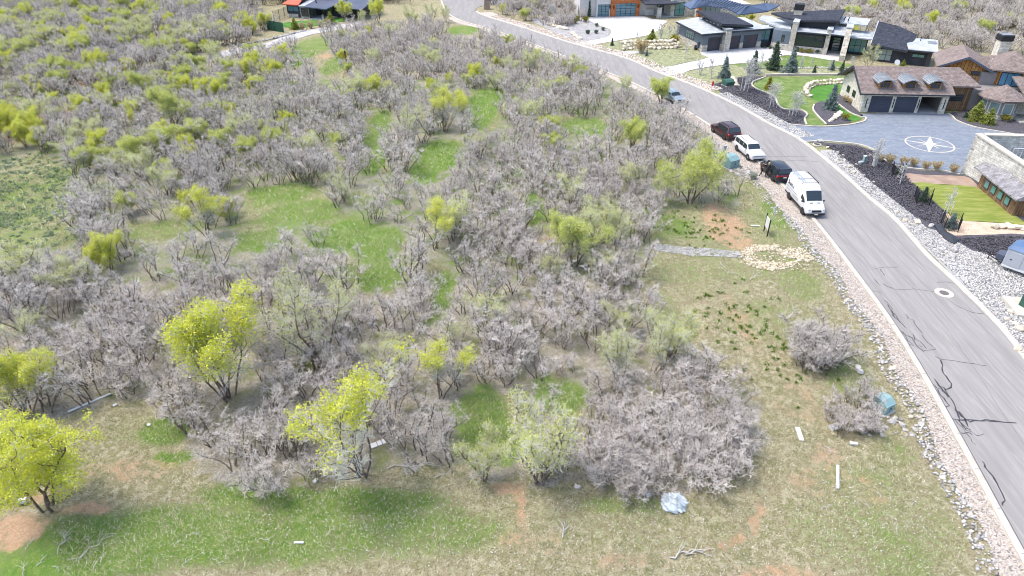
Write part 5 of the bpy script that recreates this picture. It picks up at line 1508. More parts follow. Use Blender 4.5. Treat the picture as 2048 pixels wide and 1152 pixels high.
# ------------------------------------------------------------------ people
def person(name, label, joints, bones, mats_by_bone, loc, ang, hair):
    """one skinned body mesh; joints: name -> (xyz, radius)"""
    names = list(joints)
    vid = {n: i for i, n in enumerate(names)}
    me = bpy.data.meshes.new(name)
    me.from_pydata([joints[n][0] for n in names], [(vid[a], vid[b_]) for a, b_ in bones], [])
    o = link(bpy.data.objects.new(name, me))
    sk = o.modifiers.new('skin', 'SKIN')
    sk.use_smooth_shade = True
    ss = o.modifiers.new('subdivision', 'SUBSURF')
    ss.levels = ss.render_levels = 1
    for n, sv in zip(names, me.skin_vertices[0].data):
        r = joints[n][1]
        sv.radius = (r, r) if not isinstance(r, tuple) else r
    me.skin_vertices[0].data[0].use_root = True
    dg = bpy.context.evaluated_depsgraph_get()
    dg.update()
    m2 = bpy.data.meshes.new_from_object(o.evaluated_get(dg))
    bpy.data.objects.remove(o)
    m2.materials.clear()
    ml = sorted(set(mats_by_bone.values()))
    for m in ml:
        m2.materials.append(MATS[m])
    bl = [(Vector(joints[a][0]), Vector(joints[b_][0]), ml.index(mats_by_bone[(a, b_)])) for a, b_ in bones]
    for f in m2.polygons:
        c_ = f.center
        best, bi = 1e9, 0
        for p, q, mi in bl:
            d_ = q - p
            t = max(0, min(1, (c_ - p).dot(d_) / d_.length_squared))
            dd = (c_ - p - d_ * t).length
            if dd < best:
                best, bi = dd, mi
        f.material_index = bi
        f.use_smooth = True
    body = link(bpy.data.objects.new('person', m2))
    body.location = loc
    body.rotation_euler = (0, 0, ang)
    tag(body, label, 'person', 'people at the black car')
    hd = Vector(joints['head'][0])
    hb_ = MB()
    for r, z in ():
        pass
    hb_.lathe([(.03, -.06 - hair[1]), (.085, -.05 - hair[1]), (.105, .0), (.112, .06), (.095, .12), (.05, .15), (.01, .16)], 12, (hd.x - .02, hd.y, hd.z))
    hb_.build('hair', hair[0], body, smooth=True)
    for sg in (-1, 1):
        MB().lathe([(.002, -.012), (.012, 0), (.002, .012)], 6, (hd.x + .088, hd.y + sg * .032, hd.z + .01)).build('eye', 'black_plastic', body)
        MB().lathe([(.004, -.03), (.016, -.01), (.018, .015), (.004, .03)], 6, (hd.x + .0, hd.y + sg * .092, hd.z)).build('ear', 'skin', body)
    MB().add([(hd.x + .085, hd.y - .014, hd.z - .03), (hd.x + .085, hd.y + .014, hd.z - .03), (hd.x + .112, hd.y, hd.z - .025), (hd.x + .088, hd.y, hd.z + .02)], [(0, 2, 3), (2, 1, 3), (0, 1, 2)]).build('nose', 'skin', body)
    MB().box(hd.x + .078, hd.x + .092, hd.y - .022, hd.y + .022, hd.z - .058, hd.z - .048).build('mouth', 'lamp_red', body)
    return body
def figure(larm, rarm, lleg, rleg, lean=0.0):
    J = {'pelvis': ((0, 0, .96), .145), 'waist': ((lean * .25, 0, 1.12), .13), 'chest': ((lean * .6, 0, 1.34), (.165, .13)), 'neck0': ((lean * .85, 0, 1.48), .075), 'neck': ((lean * .95, 0, 1.54), .052), 'chin': ((lean * 1.05 + .03, 0, 1.585), .07), 'head': ((lean * 1.1 + .02, 0, 1.66), .092), 'crown': ((lean * 1.1, 0, 1.74), .075)}
    B_ = [('pelvis', 'waist'), ('waist', 'chest'), ('chest', 'neck0'), ('neck0', 'neck'), ('neck', 'chin'), ('chin', 'head'), ('head', 'crown')]
    for sd, arm, leg, sg in (('l', larm, lleg, 1), ('r', rarm, rleg, -1)):
        sh = (lean * .8, sg * .19, 1.42)
        J[sd + 'sh'] = (sh, .062)
        el, wr_, tip = arm
        J[sd + 'el'] = (el, .045)
        J[sd + 'wr'] = (wr_, .031)
        wv, tv = Vector(wr_), Vector(tip)
        d_ = (tv - wv).normalized()
        palm = wv + d_ * .08
        J[sd + 'pa'] = (tuple(palm), (.04, .022))
        B_ += [('neck0', sd + 'sh'), (sd + 'sh', sd + 'el'), (sd + 'el', sd + 'wr'), (sd + 'wr', sd + 'pa')]
        sidev = d_.cross(Vector((0, 0, 1)))
        sidev = sidev.normalized() if sidev.length > .1 else Vector((1, 0, 0))
        for k, (o_, ln_) in enumerate(((-.03, .075), (-.01, .088), (.01, .082), (.03, .065))):
            a1 = palm + d_ * (ln_ * .55) + sidev * o_
            a2 = palm + d_ * ln_ + sidev * o_ * 1.1 - Vector((0, 0, .018))
            J['%sf%da' % (sd, k)] = (tuple(a1), .0095)
            J['%sf%db' % (sd, k)] = (tuple(a2), .008)
            B_ += [(sd + 'pa', '%sf%da' % (sd, k)), ('%sf%da' % (sd, k), '%sf%db' % (sd, k))]
        th1 = wv + d_ * .05 + sidev * .045
        th2 = wv + d_ * .095 + sidev * .06
        J[sd + 'ta'], J[sd + 'tb'] = (tuple(th1), .012), (tuple(th2), .0095)
        B_ += [(sd + 'wr', sd + 'ta'), (sd + 'ta', sd + 'tb')]
        hip, kn, an, toe = leg
        J[sd + 'hip'] = (hip, .105)
        J[sd + 'kn'] = (kn, .066)
        J[sd + 'an'] = (an, .045)
        J[sd + 'toe'] = (toe, (.045, .03))
        B_ += [('pelvis', sd + 'hip'), (sd + 'hip', sd + 'kn'), (sd + 'kn', sd + 'an'), (sd + 'an', sd + 'toe')]
    return J, B_
def cloth(B_, top, legs, sleeve, shoe='cloth_black'):
    out = {}
    for a_, b_ in B_:
        k = b_[1:]
        if b_ in ('waist', 'chest', 'neck0'): m = top
        elif b_ in ('neck', 'chin', 'head', 'crown'): m = 'skin'
        elif k in ('sh', 'el'): m = top
        elif k == 'wr': m = top if sleeve else 'skin'
        elif k in ('hip', 'kn', 'an'): m = legs
        elif k == 'toe': m = shoe
        else: m = 'skin'
        out[(a_, b_)] = m
    return out
# walking towards the car, one arm reaching
J, B_ = figure(((.18, .24, 1.22), (.42, .20, 1.26), (.6, .16, 1.28)), ((-.06, -.25, 1.16), (.02, -.27, .93), (.05, -.27, .75)),
    ((0, .09, .92), (.12, .10, .50), (.05, .10, .075), (.20, .11, .035)), ((0, -.09, .92), (-.06, -.10, .50), (-.30, -.10, .12), (-.17, -.11, .035)), .06)
p = G(1521.5, 352)
person('person', 'person in dark brown top and black trousers stepping towards the open car door', J, B_, cloth(B_, 'cloth_brown', 'cloth_black', False), (p[0], p[1], .03), rad(15), ('hair_dark', .0))
# standing at the door, leaning in, light hair
J, B_ = figure(((.14, .26, 1.2), (.38, .22, 1.14), (.55, .2, 1.14)), ((.1, -.26, 1.18), (.32, -.22, 1.05), (.48, -.2, 1.02)),
    ((0, .09, .92), (.03, .10, .50), (-.02, .11, .075), (.13, .12, .035)), ((0, -.09, .92), (.0, -.11, .50), (-.05, -.12, .075), (.10, -.14, .035)), .12)
p = G(1531.5, 355.5)
person('person', 'blond person in black clothes standing at the open rear door', J, B_, cloth(B_, 'cloth_black', 'cloth_black', False), (p[0], p[1], .03), rad(40), ('hair_blond', .14))

# ------------------------------------------------------------------ street furniture and utility boxes
def cabinet(name, label, px, py, ang, w, d, hh, m='cabinet_green', slope=.25):
    x, y = G(px, py)
    r = tag(empty(name, (x, y, tz(x, y)), rad(ang)), label, 'utility box')
    MB().box(-w / 2 - .12, w / 2 + .12, -d / 2 - .12, d / 2 + .12, -.1, .08).build('pad', 'concrete', r)
    v = [(-w / 2, -d / 2, .08), (w / 2, -d / 2, .08), (w / 2, d / 2, .08), (-w / 2, d / 2, .08), (-w / 2, -d / 2, hh * .72), (w / 2, -d / 2, hh * .72), (w / 2, d / 2, hh * .95), (-w / 2, d / 2, hh * .95), (-w / 2, -d * .12, hh), (w / 2, -d * .12, hh), (w / 2, d * .35, hh), (-w / 2, d * .35, hh)]
    MB().add(v, [(3, 2, 1, 0), (0, 1, 5, 4), (4, 5, 9, 8), (8, 9, 10, 11), (11, 10, 6, 7), (2, 3, 7, 6), (1, 2, 6, 10, 9, 5), (0, 4, 8, 11, 7, 3)]).build('housing', m, r, bevel=.015)
    MB().box(-.006, .006, -d / 2 - .012, -d / 2 + .01, .12, hh * .7).build('door_gap', 'black_plastic', r)
    MB().box(.06, .12, -d / 2 - .03, -d / 2 - .002, hh * .35, hh * .48).build('handle', 'black_metal', r)
    MB().box(-w / 2 - .004, w / 2 + .004, -d / 2 - .02, -d / 2 + .02, hh * .70, hh * .735).build('lid_lip', m, r)
    return r
cabinet('utility_cabinet', 'large grey green utility cabinet on the verge beside the white wagon', 1459, 333, 30, 1.5, 1.5, 1.45)
cabinet('utility_cabinet', 'small grey green utility cabinet tucked behind the large one', 1441, 318, 30, 1.1, .9, .95)
cabinet('utility_cabinet', 'pale blue green utility cabinet half hidden by grey brush near white rocks', 1763, 818, 28, .95, 1.05, 1.05)
cabinet('utility_cabinet', 'pale blue utility cabinet at the kerb by the far thicket', 1183, 161, 30, 1.2, 1.0, 1.2)
cabinet('utility_cabinet', 'dark green transformer cabinet in the black mulch near the red hydrant', 1456, 170, 20, 1.6, 1.3, .9, 'cabinet_dark')
cabinet('utility_cabinet', 'dark green transformer cabinet on a concrete pad at the gravel yard', 2068, 622, 20, 1.7, 1.7, 1.5, 'cabinet_dark')
x, y = G(2040, 628)
tag(MB().prism([(x - .6, y - .5), (x + 3, y - 1.2), (x + 3.4, y + 1.6), (x - .2, y + 2.3)], -.02, .28).build('concrete_pad', 'concrete', bevel=.02), 'low cream concrete pad under the transformer at the gravel yard', 'concrete pad')
x, y = G(1448, 306)
ped = tag(empty('telephone_pedestal', (x, y, tz(x, y))), 'short pale grey pedestal behind the green utility cabinets', 'pedestal')
MB().box(-.17, .17, -.17, .17, 0, .95).build('post', 'membrane', ped, bevel=.03)
MB().box(-.19, .19, -.19, .19, .952, 1.02).build('cap', 'membrane', ped, bevel=.02)
x, y = G(1727, 326)
ped = tag(empty('telephone_pedestal', (x, y, .02), .4), 'green and white pedestal with a slanted lid in black mulch', 'pedestal')
MB().box(-.18, .18, -.15, .15, 0, .8).build('post', 'cabinet_green', ped, bevel=.03)
MB().box(-.2, .2, -.17, .17, .802, .92).build('cap', 'white_paint', ped, bevel=.03)
MB().box(-.75, -.18, -.2, .2, 0, .28).build('base_box', 'membrane', ped, bevel=.05)
# red hydrant
x, y = G(1425, 172)
hy = tag(empty('fire_hydrant', (x, y, .02)), 'red fire hydrant on tan rocks by the kerb', 'hydrant')
MB().lathe([(.17, 0), (.17, .05), (.11, .06), (.11, .55), (.15, .57), (.15, .62), (.12, .68), (.05, .76), (.03, .82)], 14).build('barrel', 'hydrant_red', hy, smooth=True, sharp=40)
for sg in (-1, 1):
    MB().tube((sg * .09, 0, .45), (sg * .2, 0, .45), .06, n=10).build('nozzle', 'hydrant_red', hy)
MB().tube((0, -.09, .42), (0, -.22, .42), .08, n=10).build('nozzle', 'hydrant_red', hy)
# sale sign
a_, b_ = G(1534, 474), G(1541, 452)
x, y = G(1534, 473)
q_ = G(1527, 461)
sg_ = tag(empty('yard_sign', (x, y, tz(x, y)), math.atan2(q_[1] - y, q_[0] - x)), 'white yard sign on dark posts facing the road on the grass slope', 'sign')
for s0 in (0, 1.15):
    MB().box(s0 - .045, s0 + .045, -.045, .045, -.1, 1.85 if s0 == 0 else 2.0).build('post', 'black_metal', sg_)
MB().box(.06, 1.1, -.03, .03, .65, 1.75).build('board', 'white_paint', sg_, bevel=.01)
MB().box(.05, 1.11, -.036, -.031, 1.4, 1.62).build('board_band', 'slate_blue', sg_)
x, y = G(1546, 440)
ps = tag(empty('leaning_stake', (x, y, tz(x, y))), 'pale leaning stake behind the yard sign', 'stake')
MB().tube((0, 0, -.1), (.12, .1, 1.5), .05, .045, n=8).build('shaft', 'membrane', ps)
MB().box(.06, .2, .05, .16, 1.45, 1.62).build('head', 'white_paint', ps)
# rusty post in the far thicket, stone gate pier at the far junction
x, y = G(694, 128)
rp = tag(empty('rusty_post', (x, y, tz(x, y))), 'rusty orange marker post with a dark top in the far thicket', 'post')
MB().tube((0, 0, -.1), (-.1, 0, 1.9), .15, .14, n=10).build('shaft', 'rust', rp)
MB().tube((-.1, 0, 1.9), (-.12, 0, 2.3), .17, .13, n=10).build('cap', 'charcoal', rp)
x, y = G(974, 18)
gp = tag(empty('stone_pier', (x, y, 0)), 'brown stone pier standing at the corner of the far junction', 'pier')
MB().add([(-.75, -.6, 0), (.75, -.6, 0), (.75, .6, 0), (-.75, .6, 0), (-.55, -.45, 2.1), (.55, -.45, 2.1), (.55, .45, 2.1), (-.55, .45, 2.1)], [(3, 2, 1, 0), (0, 1, 5, 4), (1, 2, 6, 5), (2, 3, 7, 6), (3, 0, 4, 7), (4, 5, 6, 7)]).build('shaft', 'ledge_stone', gp)
gp.children[0].data.materials[0] = MATS['rust']
mat('pier_brown', (0.22, 0.16, 0.12), (0.3, 0.23, 0.18), 3, .9, .5, 8)
gp.children[0].data.materials[0] = MATS['pier_brown']
MB().box(-.68, .68, -.55, .55, 2.102, 2.25).build('cap', 'concrete', gp)

# compass rose on the drive
cx, cy = G(1859, 288.5)
R_ = 0.0903 * CAMH
cr_ = tag(empty('compass_rose', (cx, cy, Z_DRIVE + .004), rad(-28.4)), 'pale compass rose inlaid in the blue grey drive', 'compass rose')
n = 48
MB().add([(r * math.cos(2 * math.pi * k / n), r * math.sin(2 * math.pi * k / n), z) for r, z in ((R_, 0), (R_ - .2, 0)) for k in range(n)], [(k, (k + 1) % n, n + (k + 1) % n, n + k) for k in range(n)]).build('ring', 'concrete', cr_)
for k in range(8):
    an = rad(k * 45)
    main = k % 2 == 0
    L_ = (R_ * 1.12 if k % 4 == 2 else R_ * 1.28) if main else R_ * .72
    wv = .42 if k % 4 == 2 else (.22 if main else .13)
    d_ = (math.cos(an), math.sin(an)); q = (-d_[1], d_[0])
    zz = .003 + .002 * main
    MB().add([(0, 0, zz), (d_[0] * .45 + q[0] * wv, d_[1] * .45 + q[1] * wv, zz), (d_[0] * L_, d_[1] * L_, zz)], [(0, 2, 1)]).build('point', 'concrete', cr_)
    MB().add([(0, 0, zz), (d_[0] * L_, d_[1] * L_, zz), (d_[0] * .45 - q[0] * wv, d_[1] * .45 - q[1] * wv, zz)], [(0, 2, 1)]).build('point', 'white_concrete' if main else 'concrete', cr_)

# ------------------------------------------------------------------ litter and lumber on the lot
def onground(px, py):
    x, y = G(px, py)
    return x, y, tz(x, y)
def lying_bar(name, label, cat, p, q, w, hh, m, bevel=.005):
    a_, b_ = onground(*p), onground(*q)
    L_ = math.dist(a_[:2], b_[:2])
    o = MB().box(0, L_, -w / 2, w / 2, .0, hh).build(name, m, bevel=bevel)
    o.location = (a_[0], a_[1], max(a_[2], b_[2]) + .02)
    o.rotation_euler = (0, 0, math.atan2(b_[1] - a_[1], b_[0] - a_[0]))
    return tag(o, label, cat)
lying_bar('white_post', 'straight white plastic post lying in short grass near the road rocks', 'post', (1675, 932), (1675, 978), .16, .12, 'white_paint')
wb_ = lying_bar('white_board', 'short white board with two dark bands lying under the oaks', 'board', (741, 898), (773, 886), .40, .06, 'white_paint')
for t_ in (.42, .72):
    MB().box(1.05 * t_, 1.05 * t_ + .035, -.205, .205, -.002, .066).build('dark_band', 'black_plastic', wb_)
x, y, z = onground(756, 892)
for t in (-.15, .15):
    pass
pipe_a, pipe_b = onground(138, 829), onground(224, 793)
tag(MB().tube((pipe_a[0], pipe_a[1], pipe_a[2] + .12), (pipe_b[0], pipe_b[1], pipe_b[2] + .12), .08, n=10).build('white_pipe', 'white_paint', smooth=True, sharp=40), 'long white plastic pipe lying beneath the bare oaks', 'pipe')
lying_bar('lumber_plank', 'pale plank lying on the litter beside white scraps', 'plank', (292, 801), (314, 790), .25, .06, 'lumber')
lying_bar('lumber_plank', 'pale plank lying slightly apart under the thin oaks', 'plank', (313, 789), (330, 781), .3, .06, 'lumber')
lying_bar('white_board', 'white board lying flat on grass by the yard sign', 'board', (1502, 451), (1520, 451), .2, .05, 'white_paint')
lying_bar('white_board', 'long white weathered board lying at the edge of the brush', 'board', (1595, 853), (1604, 880), .3, .06, 'stucco_white')
lying_bar('white_board', 'small pale block lying in the brush by the kerbside rocks', 'board', (1700, 886), (1715, 888), .22, .14, 'stucco_white')
lying_bar('white_board', 'short white stick lying on the green foreground grass', 'board', (587, 1080), (606, 1080), .12, .1, 'white_paint')
rs = random.Random(3)
def scrap(label, px, py, size, m='white_paint'):
    size *= .75
    """crumpled sheet"""
    x, y, z = onground(px, py)
    n = 5
    vs, fs = [], []
    for i in range(n):
        for j in range(n):
            r = rs.uniform(.75, 1.0)
            vs.append(((i / (n - 1) - .5) * size * r, (j / (n - 1) - .5) * size * .8 * r, rs.uniform(.02, .28) * size + .02))
    fs = [(i * n + j, (i + 1) * n + j, (i + 1) * n + j + 1, i * n + j + 1) for i in range(n - 1) for j in range(n - 1)]
    k = len(vs)
    vs += [(a_, b_, max(0, c_ - .03)) for a_, b_, c_ in vs]
    fs += [tuple(k + i for i in f[::-1]) for f in fs]
    o = MB().add(vs, fs).build('plastic_scrap', m)
    o.location = (x, y, z + .02)
    o.rotation_euler = (0, 0, rs.uniform(0, 3))
    tag(o, label, 'scrap')
scrap('large white scrap under the tall yellow green oak', 373, 756, 1.0)
scrap('white scrap beside the pale planks', 358, 804, .55)
scrap('white scrap at the end of the long white pipe', 231, 813, .4)
scrap('white scrap by a patch of bright green grass', 298, 851, .35)
scrap('white folded scrap at the edge of the grey shrub', 631, 961, .5)
scrap('white scrap beside the clear plastic sheet', 1297, 990, .45)
scrap('pale scrap at the edge of the bare brush', 1155, 971, .55, 'stucco_white')
scrap('small white scrap under thin branches by a white board', 885, 870, .35)
scrap('white scrap caught inside the big grey shrub clump', 1374, 862, .5)
scrap('pale scrap lying on grass in a distant clearing', 712, 395, .5)
# clear plastic sheet
def plastic_mat():
    m = bpy.data.materials.new('clear_plastic')
    m.use_nodes = True
    b_ = m.node_tree.nodes['Principled BSDF']
    b_.inputs['Base Color'].default_value = (.72, .80, .86, 1)
    b_.inputs['Roughness'].default_value = .22
    b_.inputs['Alpha'].default_value = .5
    b_.inputs['Specular IOR Level'].default_value = .8
    MATS['clear_plastic'] = m
plastic_mat()
x, y, z = onground(1348, 1005)
bmx = bmesh.new()
bmesh.ops.create_icosphere(bmx, subdivisions=5, radius=1)
for v in bmx.verts:
    k = .16 * math.sin(v.co.x * 9 + v.co.y * 5) * math.sin(v.co.y * 8 - v.co.z * 6) + .12 * math.sin(v.co.z * 11 + v.co.x * 4)
    k += .07 * math.sin(v.co.x * 23 + v.co.z * 17) * math.sin(v.co.y * 19 + v.co.x * 6) + .035 * math.sin(v.co.y * 41 + v.co.z * 33 + v.co.x * 11)
    v.co *= 1 + k
    v.co.x *= .72; v.co.y *= .62; v.co.z = max(v.co.z * .5 + .1, -.02)
    if v.co.z > .35:
        v.co.x *= .8
        v.co.y *= .8
mep = bpy.data.meshes.new('plastic_sheet')
bmx.to_mesh(mep); bmx.free()
mep.materials.append(MATS['clear_plastic'])
for p_ in mep.polygons:
    p_.use_smooth = True
o = link(bpy.data.objects.new('plastic_sheet', mep))
o.location = (x, y, z + .03)
tag(o, 'crumpled clear plastic sheet at the edge of the bare shrubs', 'plastic sheet')
# white bucket
x, y, z = onground(38, 1004)
bk = tag(empty('bucket', (x, y, z), 0), 'white bucket lying under the bright yellow green tree', 'bucket')
MB().tube((0, 0, .2), (.42, .1, .2), .2, .17, n=16).build('shell', 'white_paint', bk, smooth=True, sharp=40)
MB().tube((-.03, -.007, .2), (-.001, 0, .2), .215, n=16).build('lid', 'membrane', bk)
# pierced concrete block and broken slab
x, y, z = onground(1671, 852)
cb = tag(empty('concrete_block', (x, y, z + .02), .3), 'pierced grey concrete block lying in the brush near the kerb', 'block')
mb = MB()
for k in range(5):
    mb.box(-.34 + k * .15, -.28 + k * .15, -.22, .22, 0, .2)
mb.box(-.33, .31, -.22, -.16, 0.003, .197).box(-.33, .31, -.03, .03, 0.003, .197).box(-.33, .31, .16, .22, 0.003, .197)
mb.build('web', 'white_concrete', cb)
x, y, z = onground(1722, 745)
bs_ = tag(empty('broken_slab', (x, y, z + .0), .5), 'broken white concrete slab leaning in the brush above the blue green cabinet', 'slab')
for k, (dx, dy, r) in enumerate(((-.1, 0, .3), (.12, .35, -.2))):
    q = MB().add([(-.35, -.3, 0), (.3, -.38, .05), (.38, .3, .12), (-.3, .36, .05), (-.3, -.26, .3), (.26, -.33, .34), (.33, .26, .42), (-.26, .31, .33)], [(3, 2, 1, 0), (4, 5, 6, 7), (0, 1, 5, 4), (1, 2, 6, 5), (2, 3, 7, 6), (3, 0, 4, 7)]).build('piece', 'stucco_white', bs_, bevel=.03)
    q.location = (dx, dy, 0)
    q.scale = (.55, .6, .8)
    q.rotation_euler = (0, r, r * 3)
# black tarp
x, y = G(1888, 470)
pts = GL([(1868, 452), (1878, 450), (1893, 468), (1918, 482), (1908, 490), (1890, 480), (1876, 466)])
n = len(pts)
mb = MB()
g_ = [(p[0], p[1], .10 + .12 * rs.random()) for p in pts]
cxx, cyy = sum(p[0] for p in pts) / n, sum(p[1] for p in pts) / n
inner = [((p[0] * .55 + cxx * .45), (p[1] * .55 + cyy * .45), .25 + .2 * rs.random()) for p in pts]
mb.add(g_ + inner + [(p[0], p[1], .02) for p in pts], [(i, (i + 1) % n, n + (i + 1) % n, n + i) for i in range(n)] + [tuple(n + i for i in range(n))] + [(2 * n + i, 2 * n + (i + 1) % n, (i + 1) % n, i) for i in range(n)])
tag(mb.build('black_tarp', 'charcoal'), 'crumpled dark landscaping fabric at the end of the mulch slope', 'tarp')
# storm grates on the right verge
for (px, py, lb) in ((1245, 115, 'dark drain opening in the verge between the two pale drives'), (1358, 153, 'dark drain opening in tan rocks below the spruce meadow'), (1634, 290, 'dark culvert mouth among rocks where the blue drive meets the road'), (1681, 322, 'rusty drain grate in the grey gravel verge')):
    x, y = G(px, py)
    r = tag(empty('drain', (x, y, .01), .3), lb, 'drain')
    MB().lathe([(.55, 0), (.5, .12), (.4, .14), (.38, .02)], 14).build('rim', 'concrete', r)
    MB().lathe([(.37, .02), (.36, .05), (.02, .05)], 14).build('mouth', 'black_plastic', r)
# satellite dish
x, y = G(1790, 137)
sd = tag(empty('satellite_dish', (x, y, 0)), 'white satellite dish by a small spruce behind the garage', 'satellite dish')
MB().tube((0, 0, 0), (0, 0, .9), .05, n=8).build('mast', 'zinc', sd)
MB().tube((0, -.05, 1.0), (0, -.16, 1.06), .08, .48, n=20).build('dish', 'white_paint', sd)
# fences
def mesh_fence(name, label, pts, hh, m, posts=6):
    r = tag(empty(name, (pts[0][0], pts[0][1], 0)), label, 'fence')
    for i in range(len(pts) - 1):
        a_, b_ = pts[i], pts[i + 1]
        mbf = MB()
        L_ = math.dist(a_, b_)
        d_ = ((b_[0] - a_[0]) / L_, (b_[1] - a_[1]) / L_)
        st = max(.14, L_ / 40)
        ox, oy = pts[0]
        k = 0.0
        while k < L_:
            p = (a_[0] - ox + d_[0] * k, a_[1] - oy + d_[1] * k)
            mbf.tube((p[0], p[1], 0), (p[0], p[1], hh), min(st * .18, .011), n=4, cap=False)
            k += st
        for q in np.arange(.1, hh, st):
            mbf.tube((a_[0] - ox, a_[1] - oy, q), (b_[0] - ox, b_[1] - oy, q), min(st * .16, .010), n=4, cap=False)
        mbf.build('mesh_panel', m, r)
        MB().tube((a_[0] - ox, a_[1] - oy, 0), (a_[0] - ox, a_[1] - oy, hh + .12), .05, n=6).build('post', 'black_metal', r)
    return r
mesh_fence('dark_fence', 'tall dark mesh fence on the left of the red roofed house', GL([(549, 44), (560, 40), (570, 36), (577, 33)]), 2.2, 'charcoal')
gf = GL([(536, 60), (550, 62), (568, 65)])
fr = tag(empty('green_fence', (gf[0][0], gf[0][1], 0)), 'dark green screened fence below the red roofed house', 'fence')
for i in range(2):
    a_, b_ = [(p[0] - gf[0][0], p[1] - gf[0][1]) for p in (gf[i], gf[i + 1])]
    MB().obox(a_, b_, .05, 0, 1.9).build('screen', 'fence_green', fr)
    MB().tube((*a_, 0), (*a_, 2.05), .05, n=6).build('post', 'black_metal', fr)
# parked car under the porch of the red roofed house

# ------------------------------------------------------------------ rocks
def rock_mesh(seed, m, sub=2):
    r = random.Random(seed)
    bm = bmesh.new()
    bmesh.ops.create_icosphere(bm, subdivisions=sub - 1, radius=.5)
    ph = [r.uniform(0, 6) for _ in range(6)]
    sx, sy, sz = r.uniform(.85, 1.25), r.uniform(.7, 1.0), r.uniform(.5, .75)
    for v in bm.verts:
        k = 1 + .22 * math.sin(v.co.x * 5 + ph[0]) * math.sin(v.co.y * 5 + ph[1]) + .16 * math.sin(v.co.z * 6 + ph[2]) + r.uniform(-.08, .08)
        v.co = Vector((v.co.x * sx * k, v.co.y * sy * k, v.co.z * sz * k))
    me = bpy.data.meshes.new('rock')
    bm.to_mesh(me); bm.free()
    me.materials.append(MATS[m])
    return me
RW = [rock_mesh(k, 'rock_white') for k in range(6)]
RT = [rock_mesh(k + 20, 'rock_tan') for k in range(6)]
rr_ = random.Random(11)
def rock(x, y, s, pool, parent=None, z=None, label=None, group=None):
    o = bpy.data.objects.new('rock', rr_.choice(pool))
    o.location = (x, y, (tz(x, y) if z is None else z) + s * .16)
    o.scale = (s, s * rr_.uniform(.8, 1.2), s * rr_.uniform(.8, 1.1))
    o.rotation_euler = (rr_.uniform(-.3, .3), rr_.uniform(-.3, .3), rr_.uniform(0, 6.3))
    o.parent = parent
    link(o)
    if parent is None:
        tag(o, label, 'rock', group)
    return o
# white cobbles edging the left shoulder
edge = [i for i, p in enumerate(RL) if 15 < p[1] < 100]
cnt = 0
hl = offset_line(RL, [w + .45 for w in wid])
for i in edge:
    a_, b_ = hl[i], hl[min(i + 1, len(hl) - 1)]
    near = RL[i][1] < 62
    for k in range(7 if near else 3):
        t = rr_.random()
        x, y = lerp(a_[0], b_[0], t) + rr_.gauss(0, .32), lerp(a_[1], b_[1], t)
        rock(x, y, rr_.choice((.18, .22, .26, .3, .4)), RW if rr_.random() < .88 else RT, None, None, 'pale rock in the cobble row edging the left gravel shoulder', 'cobbles along the left shoulder')
for px, py, s in ((1745, 838, 1.1), (1790, 860, .9), (1720, 860, .8)):
    for k in range(9):
        x, y = G(px + rr_.gauss(25, 22), py + rr_.gauss(0, 9))
        rock(x, y, rr_.uniform(.25, .5), RW, None, None, 'pale rock heaped beside the blue green cabinet in the brush', 'rocks beside the brush cabinet')
for k in range(26):
    x, y = G(rr_.uniform(1455, 1500), rr_.uniform(335, 352))
    rock(x, y, rr_.uniform(.25, .6), RW, None, None, 'pale flat rock scattered below the green utility cabinets', 'rocks below the green cabinets')
# boulders on the right verge
for px, py, s in [(1686, 312, .5), (1700, 335, .6), (1707, 345, .55), (1728, 353, .6), (1712, 330, .4), (1748, 378, .5), (1768, 393, .6), (1810, 442, .6), (1822, 450, .5), (1835, 446, .7), (1862, 453, .7), (1883, 500, .5), (1908, 503, .9), (1903, 513, .7), (1640, 283, .8), (1655, 296, .5), (1675, 306, .6), (1792, 425, .5), (1747, 365, .4)]:
    x, y = G(px, py)
    rock(x, y, s, RT if rr_.random() < .4 else RW, None, .02, 'single boulder on the gravel strip between right kerb and mulch slope', 'boulders on the right verge')
for px, py in [(1990, 455), (2003, 456), (2016, 455), (2030, 457), (2044, 458)]:
    x, y = G(px, py)
    rock(x, y, 1.0, RT, None, .02, 'tan boulder in the row at the near edge of the sod lawn', 'boulders at the sod lawn')
for px, py, s in [(2015, 640, .5), (2030, 650, .6), (2040, 660, .8), (2005, 655, .4), (2035, 700, .6), (2020, 625, .5)]:
    x, y = G(px, py)
    rock(x, y, s, RT, None, .02, 'tan rock in front of the concrete pad at the gravel yard', 'rocks before the pad')
